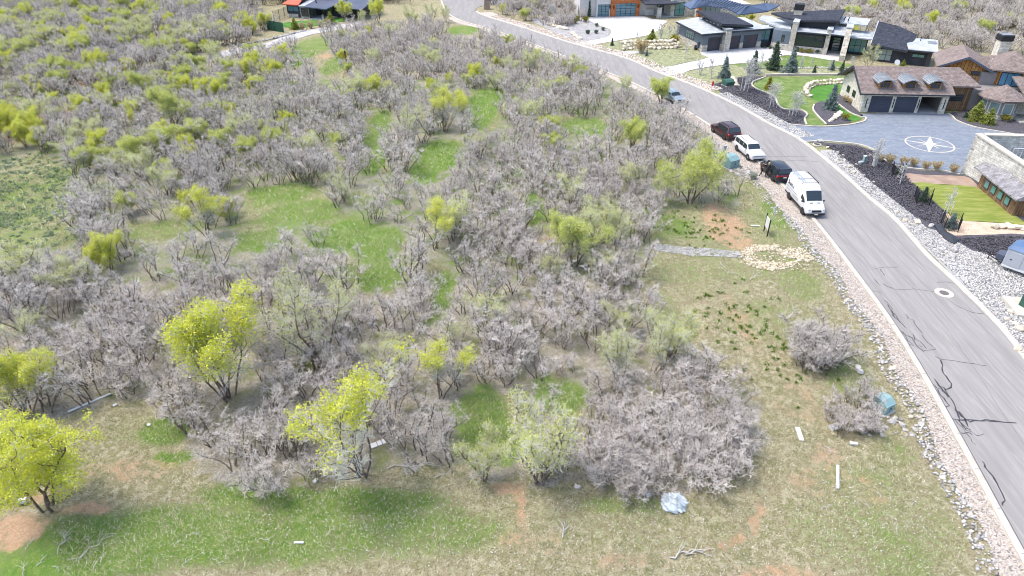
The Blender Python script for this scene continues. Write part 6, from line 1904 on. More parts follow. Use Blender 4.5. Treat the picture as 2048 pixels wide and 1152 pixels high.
# gravel that nobody could count
def gravel(name, label, polys, n, smin, smax, cols, z=0.0, ground=False):
    rg = np.random.default_rng(len(name) + n)
    base = np.array([(1, 0, 0), (-1, 0, 0), (0, 1, 0), (0, -1, 0), (0, 0, .8), (0, 0, -.4)], float)
    fs = np.array([(0, 2, 4), (2, 1, 4), (1, 3, 4), (3, 0, 4), (2, 0, 5), (1, 2, 5), (3, 1, 5), (0, 3, 5)])
    P = []
    for poly, share in polys:
        xs_, ys_ = [p[0] for p in poly], [p[1] for p in poly]
        k = int(n * share)
        got = np.zeros((0, 2))
        while len(got) < k:
            q = np.stack([rg.uniform(min(xs_), max(xs_), k * 2), rg.uniform(min(ys_), max(ys_), k * 2)], -1)
            got = np.concatenate([got, q[inside(poly, q[:, 0], q[:, 1])]])
        P.append(got[:k])
    P = np.concatenate(P)
    N = len(P)
    s = rg.uniform(smin, smax, N)
    jit = 1 + rg.uniform(-.35, .35, (N, 6, 1))
    a_ = rg.uniform(0, 6.28, N)
    B0 = base[None] * jit * s[:, None, None]
    ca, sa = np.cos(a_)[:, None], np.sin(a_)[:, None]
    X, Y = B0[..., 0] * ca - B0[..., 1] * sa, B0[..., 0] * sa + B0[..., 1] * ca
    zz = terr(P[:, 0], P[:, 1]) + .03 if ground else np.full(N, z)
    V = np.stack([X + P[:, :1], Y + P[:, 1:2], B0[..., 2] + zz[:, None] + .02], -1)
    F_ = (fs[None] + (np.arange(N) * 6)[:, None, None]).reshape(-1, 3)
    me = np_mesh(name, V, F_, 'grass_blade')
    cc = np.array(cols)[rg.integers(0, len(cols), N)] * rg.uniform(.8, 1.2, (N, 1))
    c4 = np.ones((N, 6, 4), np.float32)
    c4[..., :3] = cc[:, None]
    me.attributes.new('tint', 'FLOAT_COLOR', 'POINT').data.foreach_set('color', c4.ravel())
    return tag(link(bpy.data.objects.new(name, me)), label, 'gravel', kind='stuff')
shoulder = [lo_ for lo_ in offset_line(RL, .5)]
s2 = offset_line(RL, [w + .1 for w in wid])
near = [i for i, p in enumerate(RL) if 12 < p[1] < 62]
midr = [i for i, p in enumerate(RL) if 60 <= p[1] < 104]
gravel('shoulder_gravel', 'pinkish loose gravel along the left shoulder', [([shoulder[i] for i in near] + [s2[i] for i in near][::-1], .6), ([shoulder[i] for i in midr] + [s2[i] for i in midr][::-1], .4)], 9000, .03, .085, [(.52, .46, .40), (.44, .40, .36), (.58, .55, .50), (.31, .28, .25), (.50, .42, .34)])
gy_poly = GL([(1650, 302), (1668, 302), (1709, 333), (1735, 359), (1770, 387), (1822, 428), (1854, 457), (1885, 468), (1905, 480), (1945, 502), (1990, 514), (2080, 522), (2150, 700), (2100, 780), (2042, 700), (1922, 560), (1805, 448), (1745, 398), (1698, 350), (1660, 318)])
vg = [i for i, p in enumerate(RR) if 84.5 < p[1] < 104]
v1, v2 = offset_line(RR, -.5), offset_line(RR, -2.9)
gravel('verge_gravel', 'grey and white crushed stone on the right verge and yard', [(gy_poly, .8), ([v1[i] for i in vg] + [v2[i] for i in vg][::-1], .2)], 16000, .05, .12, [(.46, .45, .43), (.34, .33, .32), (.54, .53, .50), (.22, .22, .215), (.50, .47, .42)])
vg = [i for i, p in enumerate(RR) if 104 < p[1] < 160]
v2 = offset_line(RR, -3.2)
gravel('roadside_rubble', 'tan and grey rubble along the far right verge', [([v1[i] for i in vg] + [v2[i] for i in vg][::-1], 1)], 3500, .07, .2, [(.60, .52, .44), (.50, .47, .44), (.66, .60, .50), (.34, .32, .30), (.58, .42, .28)])
rub = [GL([(1482, 505), (1490, 492), (1520, 488), (1560, 490), (1550, 499), (1512, 502), (1500, 512)]), GL([(1484, 508), (1500, 512), (1530, 524), (1570, 526), (1600, 520), (1585, 534), (1545, 541), (1515, 534), (1492, 522)]), GL([(1550, 498), (1600, 496), (1622, 510), (1630, 522), (1602, 524), (1565, 512)])]
gravel('limestone_rubble', 'cream limestone rubble patch near the road', [(rub[0], .25), (rub[1], .3), (rub[2], .25), (GL([(1478, 500), (1500, 486), (1560, 486), (1625, 498), (1640, 525), (1590, 540), (1520, 540), (1480, 520)]), .2)], 2300, .05, .12, [(.58, .52, .39), (.50, .44, .31), (.64, .58, .46), (.36, .29, .19)], ground=True)
gp_ = GL([(1300, 490), (1380, 492), (1480, 500), (1485, 512), (1380, 508), (1305, 502)])
gravel('gravel_path', 'thin grey gravel track across the lot', [(gp_, 1)], 1300, .04, .09, [(.50, .49, .48), (.40, .39, .38), (.58, .56, .54)], ground=True)
cb1, cb2 = offset_line(RL, [w - .05 for w in wid]), offset_line(RL, [w + 1.0 for w in wid])
gravel('cobble_fines', 'small pale stones between the cobbles of the left shoulder', [([cb1[i] for i in near] + [cb2[i] for i in near][::-1], .65), ([cb1[i] for i in midr] + [cb2[i] for i in midr][::-1], .35)], 2200, .05, .13, [(.50, .48, .45), (.40, .38, .355), (.58, .55, .51), (.30, .29, .28)], ground=True)
wht = GL([(350, 940), (800, 930), (1100, 1000), (1500, 1010), (1700, 900), (1850, 1000), (1900, 1150), (900, 1150), (300, 1010)])
gravel('scattered_pebbles', 'small pale stones scattered over the foreground grass', [(wht, 1)], 1300, .02, .06, [(.50, .47, .42), (.55, .53, .49)], ground=True)
mul = [GL(p) for p in ([(1430, 169), (1485, 156), (1530, 156), (1505, 170), (1545, 195), (1560, 216), (1600, 222), (1608, 246), (1580, 247), (1492, 208)], [(1650, 290), (1710, 292), (1745, 303), (1800, 338), (1815, 355), (1890, 425), (1876, 458), (1822, 426), (1735, 357)], [(1910, 478), (1990, 472), (2050, 474), (2060, 508), (1990, 510), (1945, 498)])]
gravel('mulch_chips', 'black bark chips over the planting beds', [(mul[0], .3), (mul[1], .5), (mul[2], .2)], 9000, .04, .1, [(.05, .047, .055), (.09, .085, .095), (.13, .125, .135), (.03, .03, .035)], z=.02)

# boulder walls
def boulder_wall(label, line, rows, s, pool=None, step=.8, dz=.5, back=.3):
    x0, y0 = line[0]
    r = tag(empty('boulder_wall', (x0, y0, 0)), label, 'rock wall')
    ls = resample(line, s * step)
    for j in range(rows):
        off = offset_line(ls, -back * j) if len(ls) > 2 else ls
        for i, (x, y) in enumerate(off):
            if j and i == len(off) - 1:
                continue
            xx, yy = (x, y) if j % 2 == 0 else ((x + off[min(i + 1, len(off) - 1)][0]) / 2, (y + off[min(i + 1, len(off) - 1)][1]) / 2)
            rock(xx - x0, yy - y0, s * rr_.uniform(.8, 1.2), pool or RT, r, z=j * s * dz)
    return r
boulder_wall('two-tier tan boulder wall on the bank below the white drive', GL([(1246, 101), (1275, 97), (1310, 98), (1345, 97), (1365, 93)]), 3, 1.0, back=-.45)
boulder_wall('upper tan boulder row under the bare saplings by the dark garage', GL([(1322, 83), (1340, 82), (1360, 82)]), 1, 1.0)
boulder_wall('pale boulder wall curving round the lower green lawn', GL([(1688, 166), (1660, 168), (1630, 171), (1617, 178), (1612, 188), (1620, 196)]), 2, .8, RT, back=.3)
boulder_wall('small tan boulder cluster in the mulch island by the garage', GL([(1660, 243), (1668, 238), (1676, 232), (1680, 226)]), 1, .85)
boulder_wall('ochre boulder cluster beside the dark transformer and hydrant', GL([(1467, 161), (1472, 166), (1474, 174)]), 2, .9, back=.35)
boulder_wall('pale stone row between front lawn and spruce meadow', GL([(1505, 137), (1560, 137.5), (1640, 136), (1705, 138)]), 1, .55, RW)
boulder_wall('cream boulder row stepping up the grey slope', GL([(1142, 67), (1152, 73), (1164, 80)]), 1, .9)
boulder_wall('cream boulders scattered on top of the grey slope', GL([(1098, 50), (1118, 56), (1136, 60)]), 1, 1.0)
boulder_wall('broken rock row along the pale lane of the red roofed house', GL([(480, 92), (520, 84), (570, 72), (610, 62)]), 1, .8, RW)

# ------------------------------------------------------------------ woody plants
def nrm3(v):
    l = math.sqrt(v[0] * v[0] + v[1] * v[1] + v[2] * v[2]) or 1
    return (v[0] / l, v[1] / l, v[2] / l)
def grow(seed, H, stems, spread, nb=9, nt=7, ntt=4, first=.28, lean=.35, twist=.34, r0=.07, base=.35, up=.45, tw=.016):
    """skeleton of a gnarled multi-stemmed oak: segments (p, q, r_p, r_q, level)"""
    R = random.Random(seed)
    segs, tips = [], []
    def walk(p, d, L, n, ra, rb, wob, pull, lev):
        pts = [p]
        for i in range(n):
            d = nrm3((d[0] + R.gauss(0, wob), d[1] + R.gauss(0, wob), d[2] + R.gauss(0, wob * .7) + pull))
            s = L / n * R.uniform(.8, 1.2)
            q = (p[0] + d[0] * s, p[1] + d[1] * s, max(p[2] + d[2] * s, .05))
            segs.append((p, q, lerp(ra, rb, i / n), lerp(ra, rb, (i + 1) / n), lev))
            pts.append(q)
            p = q
        return pts, d
    for k in range(stems):
        a = 2 * math.pi * (k + R.random() * .8) / stems
        rb_ = base * R.uniform(.2, 1) if stems > 1 else 0
        p = (rb_ * math.cos(a), rb_ * math.sin(a), 0)
        segs.append(((0, 0, -.06), p, r0, r0, 0))
        ln_ = lean * R.uniform(.3, 1.2)
        d = nrm3((math.cos(a) * ln_, math.sin(a) * ln_, 1))
        Ls = H * R.uniform(.68, .95)
        rs_ = r0 * R.uniform(.7, 1.15)
        pts, _ = walk(p, d, Ls, 8, rs_, rs_ * .3, twist * .55, .04, 0)
        for b_ in range(nb):
            t = lerp(first, .98, (b_ + R.random()) / nb)
            f = t * 8
            i = min(int(f), 7)
            q = tuple(lerp(pts[i][j], pts[i + 1][j], f - i) for j in range(3))
            aa = R.uniform(0, 6.283)
            o = nrm3((math.cos(aa) + math.cos(a) * .5, math.sin(aa) + math.sin(a) * .5, up + .5 * t))
            Lb = spread * R.uniform(.55, 1.0) * (1.05 - .45 * t)
            bp, _ = walk(q, o, Lb, 5, rs_ * .36, tw * 1.2, twist, .07, 1)
            for c_ in range(nt):
                u = lerp(.2, 1, (c_ + R.random()) / nt) * 5
                i = min(int(u), 4)
                q2 = tuple(lerp(bp[i][j], bp[i + 1][j], u - i) for j in range(3))
                o2 = nrm3((o[0] * .6 + R.gauss(0, .8), o[1] * .6 + R.gauss(0, .8), R.gauss(.35, .5)))
                tp, dd = walk(q2, o2, R.uniform(.4, .85) * spread * .42, 3, tw, tw * .75, twist, .05, 2)
                tips.append((tp[-1], dd))
                for e_ in range(ntt):
                    w = R.uniform(.3, 1) * 3
                    i = min(int(w), 2)
                    q3 = tuple(lerp(tp[i][j], tp[i + 1][j], w - i) for j in range(3))
                    o3 = nrm3((o2[0] * .5 + R.gauss(0, .8), o2[1] * .5 + R.gauss(0, .8), o2[2] * .5 + R.gauss(.25, .6)))
                    ep, dd = walk(q3, o3, R.uniform(.16, .36), 2, tw * .72, tw * .5, twist, 0, 3)
                    tips.append((ep[-1], dd))
    return segs, tips
def seg_mesh(name, segs, m, n=3):
    P = np.array([s[0] for s in segs]); Q = np.array([s[1] for s in segs])
    ra = np.array([s[2] for s in segs]); rb = np.array([s[3] for s in segs])
    D = Q - P
    D /= np.linalg.norm(D, axis=1, keepdims=True) + 1e-9
    ref = np.where(np.abs(D[:, 2:3]) < .9, np.array([[0, 0, 1.]]), np.array([[1., 0, 0]]))
    A = np.cross(D, ref); A /= np.linalg.norm(A, axis=1, keepdims=True) + 1e-9
    B0 = np.cross(D, A)
    V = []
    for k in range(n):
        V.append(P + (A * math.cos(2 * math.pi * k / n) + B0 * math.sin(2 * math.pi * k / n)) * ra[:, None])
    for k in range(n):
        V.append(Q + (A * math.cos(2 * math.pi * k / n) + B0 * math.sin(2 * math.pi * k / n)) * rb[:, None])
    V = np.stack(V, 1)
    f = np.array([(k, (k + 1) % n, n + (k + 1) % n, n + k) for k in range(n)])
    F_ = (f[None] + (np.arange(len(segs)) * 2 * n)[:, None, None]).reshape(-1, 4)
    return np_mesh(name, V, F_, m, smooth=True)
def leaf_mesh(name, tips, m, size, per, seed, zmin=-1, bias=1.0, H=1.0, spread=.12):
    """small folded leaves round the twig tips"""
    rg = np.random.default_rng(seed)
    T = np.array([t[0] for t in tips])
    keep = rg.random(len(T)) < np.clip((T[:, 2] / H - zmin) * bias, 0, 1)
    T = np.repeat(T[keep], per, axis=0)
    T = T + rg.normal(0, spread, T.shape)
    N = len(T)
    a = rg.normal(0, 1, (N, 3)); a /= np.linalg.norm(a, axis=1, keepdims=True)
    b_ = np.cross(a, rg.normal(0, 1, (N, 3))); b_ /= np.linalg.norm(b_, axis=1, keepdims=True)
    c_ = np.cross(a, b_)
    s = size * rg.uniform(.7, 1.35, (N, 1))
    V = np.stack([T - a * s, T + b_ * s * .5 + c_ * s * .2, T + a * s, T - b_ * s * .5 + c_ * s * .2], 1)
    F_ = (np.array([(0, 1, 2, 3)])[None] + (np.arange(N) * 4)[:, None, None]).reshape(-1, 4)
    return np_mesh(name, V, F_, m)

def make_proto(seed, H, stems, spread, twig='twig', leaf=None, **kw):
    segs, tips = grow(seed, H, stems, spread, **kw)
    tr = seg_mesh('trunk', [s for s in segs if s[4] <= 1], 'bark', 4)
    cr = seg_mesh('crown', [s for s in segs if s[4] > 1], twig, 3)
    lf = leaf_mesh('foliage', tips, leaf[0], leaf[1], leaf[2], seed, leaf[3], leaf[4], H) if leaf else None
    return dict(trunk=tr, crown=cr, foliage=lf, H=H)
BARE = [make_proto(100 + k, H, st, sp, nb=nb_ - 1, nt=nt_ - 1, ntt=3, lean=ln_, r0=r_ * .9, base=bs_, first=fs_ + .06, tw=.0145, up=.85)
        for k, (H, st, sp, nb_, nt_, ln_, r_, bs_, fs_) in enumerate([(3.6, 5, 1.25, 8, 7, .26, .055, .6, .36), (4.2, 4, 1.3, 9, 7, .22, .065, .55, .40), (3.2, 7, 1.05, 7, 6, .34, .05, .8, .30), (4.6, 4, 1.35, 9, 7, .20, .07, .6, .42), (3.0, 8, 1.0, 6, 6, .42, .045, .9, .25), (3.9, 6, 1.1, 7, 6, .24, .055, .8, .40)])]
LOW = [make_proto(130 + k, H, st, sp, nb=6, nt=6, ntt=3, lean=.55, r0=.035, base=.7, first=.18, up=.6, tw=.0145)
       for k, (H, st, sp) in enumerate([(2.1, 9, 1.1), (2.5, 8, 1.2)])]
PALE = [make_proto(150 + k, H, st, sp, twig='pale_twig', leaf=('leaf_pale', .05, 3, -.05, .9), nb=10, nt=8, ntt=4, lean=.26, r0=.07, tw=.013)
        for k, (H, st, sp) in enumerate([(4.6, 4, 1.6), (3.8, 5, 1.4), (5.6, 4, 1.8)])]
YEL = [make_proto(170 + k, H, st, sp, twig='pale_twig', leaf=('leaf_bright', .052, 9, zm, bi), nb=10, nt=8, ntt=4, lean=ln_, r0=.06, up=.6, first=.3, tw=.013)
       for k, (H, st, sp, ln_, zm, bi) in enumerate([(5.2, 7, 1.6, .26, .34, 2.4), (6.2, 6, 1.7, .2, .52, 3.6), (4.4, 5, 1.35, .2, .15, 3.0), (4.8, 4, 1.5, .24, .5, 4.0)])]
SOFT = [make_proto(180 + k, H, st, sp, twig='pale_twig', leaf=('leaf_soft', .056, 9, zm, bi), nb=12, nt=8, ntt=4, lean=.24, r0=.085, up=.55, first=.32, tw=.013)
        for k, (H, st, sp, zm, bi) in enumerate([(5.4, 5, 1.8, .2, 2.2), (4.2, 5, 1.35, .2, 2.0)])]
DENSE = make_proto(190, 6.0, 4, 2.3, twig='pale_twig', leaf=('leaf_bright', .055, 13, -.05, 2.5), nb=12, nt=8, ntt=4, lean=.3, r0=.1, first=.25, tw=.013)
def place_tree(pr, name, x, y, sc, label, group, cat='tree', parts=True, sz=None):
    r = empty(name, (x, y, tz(x, y) - .03), rt_.uniform(0, 6.283))
    r.scale = (sc, sc, sz or sc)
    tag(r, label, cat, group)
    for k in ('trunk', 'crown', 'foliage'):
        if pr.get(k):
            o = bpy.data.objects.new(k, pr[k])
            o.parent = r
            link(o)
    return r
rt_ = random.Random(77)

# trees that stand out singly (measured: base, top, crown width, look)
SINGLE = [
    (725, 950, 710, YEL[1], 'tall oak with a domed yellow green crown above the white board'),
    (95, 1012, 826, DENSE, 'dense bright yellow tree over the white bucket'),
    (455, 790, 588, YEL[0], 'broad yellow green oak above the large white scrap and planks'),
    (640, 735, 540, PALE[2], 'tall pale oak with sparse yellow buds between two yellow green oaks'),
    (55, 830, 700, YEL[0], 'yellow green oak at the start of the white pipe'),
    (415, 472, 372, YEL[3], 'oak with a bright yellow top above the grass lane'),
    (222, 540, 462, YEL[2], 'slim bright yellow oak beside the sage meadow'),
    (872, 500, 396, YEL[3], 'round yellow green oak right of the bright green clearing'),
    (1152, 530, 402, SOFT[0], 'upright yellow green oak beside pale flat dirt'),
    (1378, 405, 276, SOFT[0], 'big soft yellow green oak near the green utility cabinets'),
    (1262, 296, 232, SOFT[1], 'pale green budding oak above the bright green grass near the road'),
    (1325, 735, 622, PALE[2], 'pale budding oak with yellow tips left of the scattered green tufts'),
    (1232, 765, 655, PALE[0], 'pale greenish oak beside the big grey shrub clump'),
    (1078, 962, 812, PALE[1], 'pale oak dotted yellow at the lower edge of the brush'),
    (968, 958, 862, PALE[1], 'small pale oak with a few yellow leaves beside dark green grass'),
    (882, 792, 684, YEL[3], 'thin oak with a small yellow top among bare stems'),
    (815, 288, 195, PALE[2], 'tall pale green oak at the edge of a long grass clearing'),
    (890, 262, 173, YEL[3], 'yellow topped oak standing left of a twin in the far clearing'),
    (926, 246, 172, YEL[3], 'yellow topped oak standing right of a twin in the far clearing'),
    (752, 196, 143, YEL[2], 'narrow bright yellow oak in the far grey thicket'),
    (700, 210, 172, SOFT[1], 'low pale yellow oak next to the narrow yellow one'),
    (562, 225, 188, PALE[1], 'small pale yellow oak alone in the far grey thicket'),
    (205, 152, 95, YEL[0], 'bright yellow green tree at the head of the dirt bank'),
    (288, 190, 128, SOFT[0], 'yellow green tree with dark stems above the grey slope'),
    (217, 208, 160, YEL[2], 'round yellow green tree below the dirt bank'),
    (350, 250, 160, SOFT[0], 'tall green oak with bare dark trunks on the slope'),
    (62, 185, 148, YEL[2], 'yellow tree on the far left hillside'),
    (20, 250, 195, YEL[0], 'bright yellow tree at the foot of the dirt bank'),
    (52, 290, 232, YEL[2], 'yellow green tree beside bare orange soil'),
    (195, 250, 220, YEL[2], 'small yellow topped oak above the sage meadow'),
    (1322, 208, 148, SOFT[1], 'budding yellowish oak in front of the pale blue hatchback'),
    (1250, 190, 148, PALE[1], 'pale budding oak beside the kerb uphill of the hatchback'),
    (690, 42, -2, YEL[0], 'yellow green tree in front of the slate porch roof'),
    (757, 46, -6, YEL[0], 'yellow tree beside the dark house wall'),
    (722, 52, 14, PALE[0], 'pale tree between two yellow trees at the dark house'),
    (820, 48, 2, PALE[2], 'tall pale green tree along the lane to the dark house'),
    (865, 46, -4, PALE[2], 'pale green tree near the far road bend'),
    (893, 44, 4, PALE[0], 'green budding tree at the far road bend'),
    (530, 60, 22, YEL[0], 'yellow green tree left of the green screened fence'),
    (505, 70, 30, YEL[2], 'yellow tree at the corner of the pale lane'),
    (1732, 138, 84, PALE[2], 'multi-stemmed budding tree by the glass link of the dark house'),
    (1700, 75, 42, YEL[2], 'yellow shrub behind the flat roof of the dark house'),
    (400, 95, 55, YEL[0], 'yellow green tree above the start of the pale lane'),
    (345, 60, 22, YEL[0], 'pair-crowned yellow tree on the far hillside'),
    (60, 40, 10, YEL[0], 'green yellow tree at the top of the far left hillside'),
    (35, 60, 30, YEL[2], 'yellow green tree low on the far left hillside'),
    (225, 40, 14, YEL[2], 'small yellow tree in the grey far hillside'),
    (1480, 42, 22, YEL[2], 'yellow shrub behind the dark garage roof'),
    (1500, 44, 24, YEL[2], 'yellow shrub beside its twin behind the dark garage roof'),
    (1100, 150, 92, PALE[2], 'olive green budding oak at the end of the roadside thicket'),
    (1140, 160, 100, PALE[0], 'olive green oak nearest the pale blue kerbside cabinet'),
    (1060, 150, 96, PALE[1], 'greenish oak deep in the roadside thicket'),
    (1510, 168, 118, PALE[1], 'slim bare tree behind the staked trees')]
taken = []
for px, py, ty, pr, lb in SINGLE[:-1]:
    x, y = G(px, py)
    h = max(height_of(px, py, ty), 1.5)
    sc = h / (pr['H'] * 1.02)
    place_tree(pr, 'oak_tree', x, y, sc * (.78 if any(pr is q for q in PALE) else .95), lb, None, sz=sc)
    taken.append((x, y, (.45 if any(pr is q for q in PALE) else 1.0) * sc))

# the grey oaks: spots spread through the thicket, kept off the clearings and off what shows behind them
spots = []
rg = np.random.default_rng(21)
def blocked(x, y, h):
    dep = math.atan2(CAMH, math.hypot(x, y))
    for f in (0, .35, .7):
        xx, yy = x, y + f * h / math.tan(dep)
        xx = x * (yy / y)
        for c_ in CLEAR:
            if inside(c_, np.array([xx]), np.array([yy]))[0]:
                return True
    yy = y + .55 * h / math.tan(dep)
    return bool(x * yy / y > left_edge(yy) - .4) or bool(x > left_edge(y) - 2.4)
def lane_block(x, y):
    for a_, b_ in zip(l, l[1:]):
        if math.hypot(x - a_[0], y - a_[1]) < 3.6:
            return True
    return False
cell = 1.85
yy = 22.0
while yy < 205:
    cw = cell * (1.0 + max(0, (yy - 60)) / 420)
    xx = -.78 * yy - 22
    while xx < 45:
        x, y = xx + rg.uniform(-.45, .45) * cw, yy + rg.uniform(-.45, .45) * cw
        xx += cw
        if not inside(THICKET, np.array([x]), np.array([y]))[0]:
            continue
        spots.append((x, y))
    yy += cw
for px0, py0, px1, py1, n in ((1598, 690, 1655, 745, 9), (1655, 800, 1745, 875, 20), (1690, 770, 1735, 800, 3)):
    for _ in range(n):
        spots.append(G(rg.uniform(px0, px1), rg.uniform(py0, py1)))
for _ in range(10):
    spots.append(G(rg.normal(1340, 80), rg.normal(900, 45)))
for _ in range(5):
    spots.append(G(rg.uniform(1170, 1260), rg.uniform(800, 960)))
def vegnoise(x, y):
    return math.sin(x * .23 + 1) * math.cos(y * .19) + .6 * math.sin(x * .51 + y * .37)
grey = []
pls = G(1348, 1005)
for x, y in spots:
    near_cab = x > 12 and y < 52 and x > left_edge(y) - 12
    clump = y < 36 and 2 < x < 14
    h = rg.uniform(2.3, 4.0) + .35 * vegnoise(x, y)
    if y > 95 and x < 5: h *= .85
    if y < 40 and x > 2: h = rg.uniform(1.6, 2.7)
    if near_cab: h = rg.uniform(2.4, 3.3) if y > 37.5 else rg.uniform(1.2, 1.9)
    if vegnoise(x * 1.7, y * 1.7) < -.55 and rg.random() < .6 and 36 < y < 112: continue
    if not near_cab and blocked(x, y, h): continue
    if lane_block(x, y): continue
    if abs(x - pls[0]) < 1.7 and -2.2 < y - pls[1] < 1.1: continue
    if any((x - a_) ** 2 + (y - b_) ** 2 < (c_ * .9) ** 2 or (c_ > .7 and abs(x - a_ * y / b_) < 1.2 and 0 < b_ - y < 3.2) for a_, b_, c_ in taken): continue
    grey.append((x, y, h))
def apparent(t):
    return t[2] / math.sqrt(t[0] ** 2 + t[1] ** 2 + CAMH ** 2)
grey.sort(key=apparent, reverse=True)
ZONES = [
    (lambda x, y: x > 12 and y < 52 and x > left_edge(y) - 13, 'bare shrub in the brush round the pale blue green cabinet', 'brush round the kerbside cabinet'),
    (lambda x, y: y < 36.5 and x > 1, 'leafless shrub in the big clump behind the clear plastic sheet', 'shrub clump behind the plastic sheet'),
    (lambda x, y: y < 36 and x > -20, 'leafless grey oak along the thicket edge above green foreground grass', 'oaks along the lower thicket edge'),
    (lambda x, y: y < 48 and x <= -6, 'bare grey oak round the yellow green oaks and white scraps', 'oaks round the planks and pipe'),
    (lambda x, y: y < 60 and x > -6, 'bare grey oak in the stand left of the open grass slope', 'oaks of the middle stand'),
    (lambda x, y: x > -6, 'bare grey oak between the grass clearings and the parked cars', 'oaks near the parked cars'),
    (lambda x, y: True, 'bare grey oak between the sage meadow and the grass lane', 'oaks of the left slope')]
for x, y, h in grey[:300]:
    low = (y < 40 and x > 2) or (x > 12 and y < 52 and x > left_edge(y) - 13)
    u = rt_.random()
    pr = LOW[0] if low and u < .4 else LOW[1] if low and u < .7 else rt_.choice(BARE if h > 2.6 else (BARE[2], BARE[4], LOW[1]))
    for f, lb, gr in ZONES:
        if f(x, y):
            break
    size = 'tall' if h > 3.2 else 'low' if h < 2.3 else 'mid-height'
    look = {0: 'five-stemmed', 1: 'slim four-stemmed', 2: 'seven-stemmed', 3: 'slim upright', 4: 'spreading many-stemmed', 5: 'six-stemmed'}.get(next((i for i, q in enumerate(BARE) if q is pr), -1), 'bushy')
    nm_ = 'scrub_oak'
    if not low and rt_.random() < .11 and y > 38:
        pr = rt_.choice(PALE)
        look, gr = 'pale green budding', 'budding ' + gr
        lb = lb.replace('bare dark-stemmed ', '').replace('bare thin-stemmed ', '').replace('bare grey ', '').replace('leafless grey ', '')
    s = h / pr['H']
    place_tree(pr, nm_, x, y, s * rt_.uniform(.95, 1.1), size + ' ' + look + ' ' + lb, gr, sz=s)
# everything farther: one mass of oaks, instanced on points
rest = [(x, y, h) for x, y, h in grey[300:]]
for _ in range(2600):                     # hillsides behind the houses
    x, y = rg.uniform(40, 190), rg.uniform(120, 240)
    # behind the wood and stone house and the dark house
    lim = 150 - (x - 45) * .62 if x < 110 else 108
    if y < lim + 4 or (x < 60 and y < 178): continue
    rest.append((x, y, rg.uniform(2.6, 4.4)))
for _ in range(420):
    x, y = rg.uniform(-9, 17), rg.uniform(163, 215)
    if x < right_edge(y) + 9 and y > 160: continue
    rest.append((x, y, rg.uniform(2, 4)))
for _ in range(260):
    x, y = rg.uniform(-3, 22), rg.uniform(150, 170)
    if x < right_edge(y) + 3.5 or x > 15.5: continue
    if rg.random() < .5: rest.append((x, y, rg.uniform(1.5, 3)))
for _ in range(1500):
    x, y = rg.uniform(-75, 60), rg.uniform(172, 240)
    if right_edge(y) - 12 < x < right_edge(y) + 4 or (12 < x < 60 and y < 180): continue
    if -55 < x < -25 and y < 175: continue
    rest.append((x, y, rg.uniform(2.6, 4.6)))
for _ in range(1500):
    x, y = rg.uniform(-150, -40), rg.uniform(105, 215)
    if x > -52 - (y - 105) * -.05 and y < 172: continue
    if lane_block(x, y) or blocked(x, y, 3): continue
    if math.hypot(x + 43, y - 163) < 16: continue
    rest.append((x, y, rg.uniform(2.6, 4.6)))
P_ = np.array([(x, y, tz(x, y) - .03) for x, y, h in rest], np.float32)
NP = len(P_)
kinds = rg.integers(0, 6, NP)
yel = rg.random(NP)
veg = np.array([vegnoise(x * .6 + 9, y * .6) for x, y, h in rest])
hill = P_[:, 0] < -38
kinds = np.where((yel < np.where(hill, .2, .045) * (P_[:, 1] > 62) + .07 * np.clip(veg, 0, 2) * (P_[:, 1] > 62)), rg.choice([6, 6, 7, 7, 8, 8], NP), kinds)
allp = BARE + [YEL[2], PALE[1], SOFT[1]]
me = bpy.data.meshes.new('distant_oaks')
me.from_pydata(P_.tolist(), [], [])
def addattr(n, t, data):
    me.attributes.new(n, t, 'POINT').data.foreach_set('value', data)
addattr('kind', 'INT', kinds.astype(np.int32))
addattr('size', 'FLOAT', np.array([h / allp[k]['H'] for (x, y, h), k in zip(rest, kinds)], np.float32))
addattr('turn', 'FLOAT', rg.uniform(0, 6.283, NP).astype(np.float32))
far_ob = tag(link(bpy.data.objects.new('distant_oaks', me)), 'distant mass of bare grey oaks with scattered yellow green crowns over the slopes', 'oak thicket', kind='stuff')
ng = bpy.data.node_groups.new('scatter_oaks', 'GeometryNodeTree')
ng.interface.new_socket('Geometry', in_out='INPUT', socket_type='NodeSocketGeometry')
ng.interface.new_socket('Geometry', in_out='OUTPUT', socket_type='NodeSocketGeometry')
gi, go = ng.nodes.new('NodeGroupInput'), ng.nodes.new('NodeGroupOutput')
join = ng.nodes.new('GeometryNodeJoinGeometry')
def named(n, t):
    q = ng.nodes.new('GeometryNodeInputNamedAttribute')
    q.data_type = t
    q.inputs[0].default_value = n
    return next(o for o in q.outputs if o.enabled and o.name == 'Attribute')
kd, szz, trn = named('kind', 'INT'), named('size', 'FLOAT'), named('turn', 'FLOAT')
cmb = ng.nodes.new('ShaderNodeCombineXYZ')
ng.links.new(trn, cmb.inputs[2])
mp_ = ng.nodes.new('GeometryNodeMeshToPoints')
ng.links.new(gi.outputs[0], mp_.inputs[0])
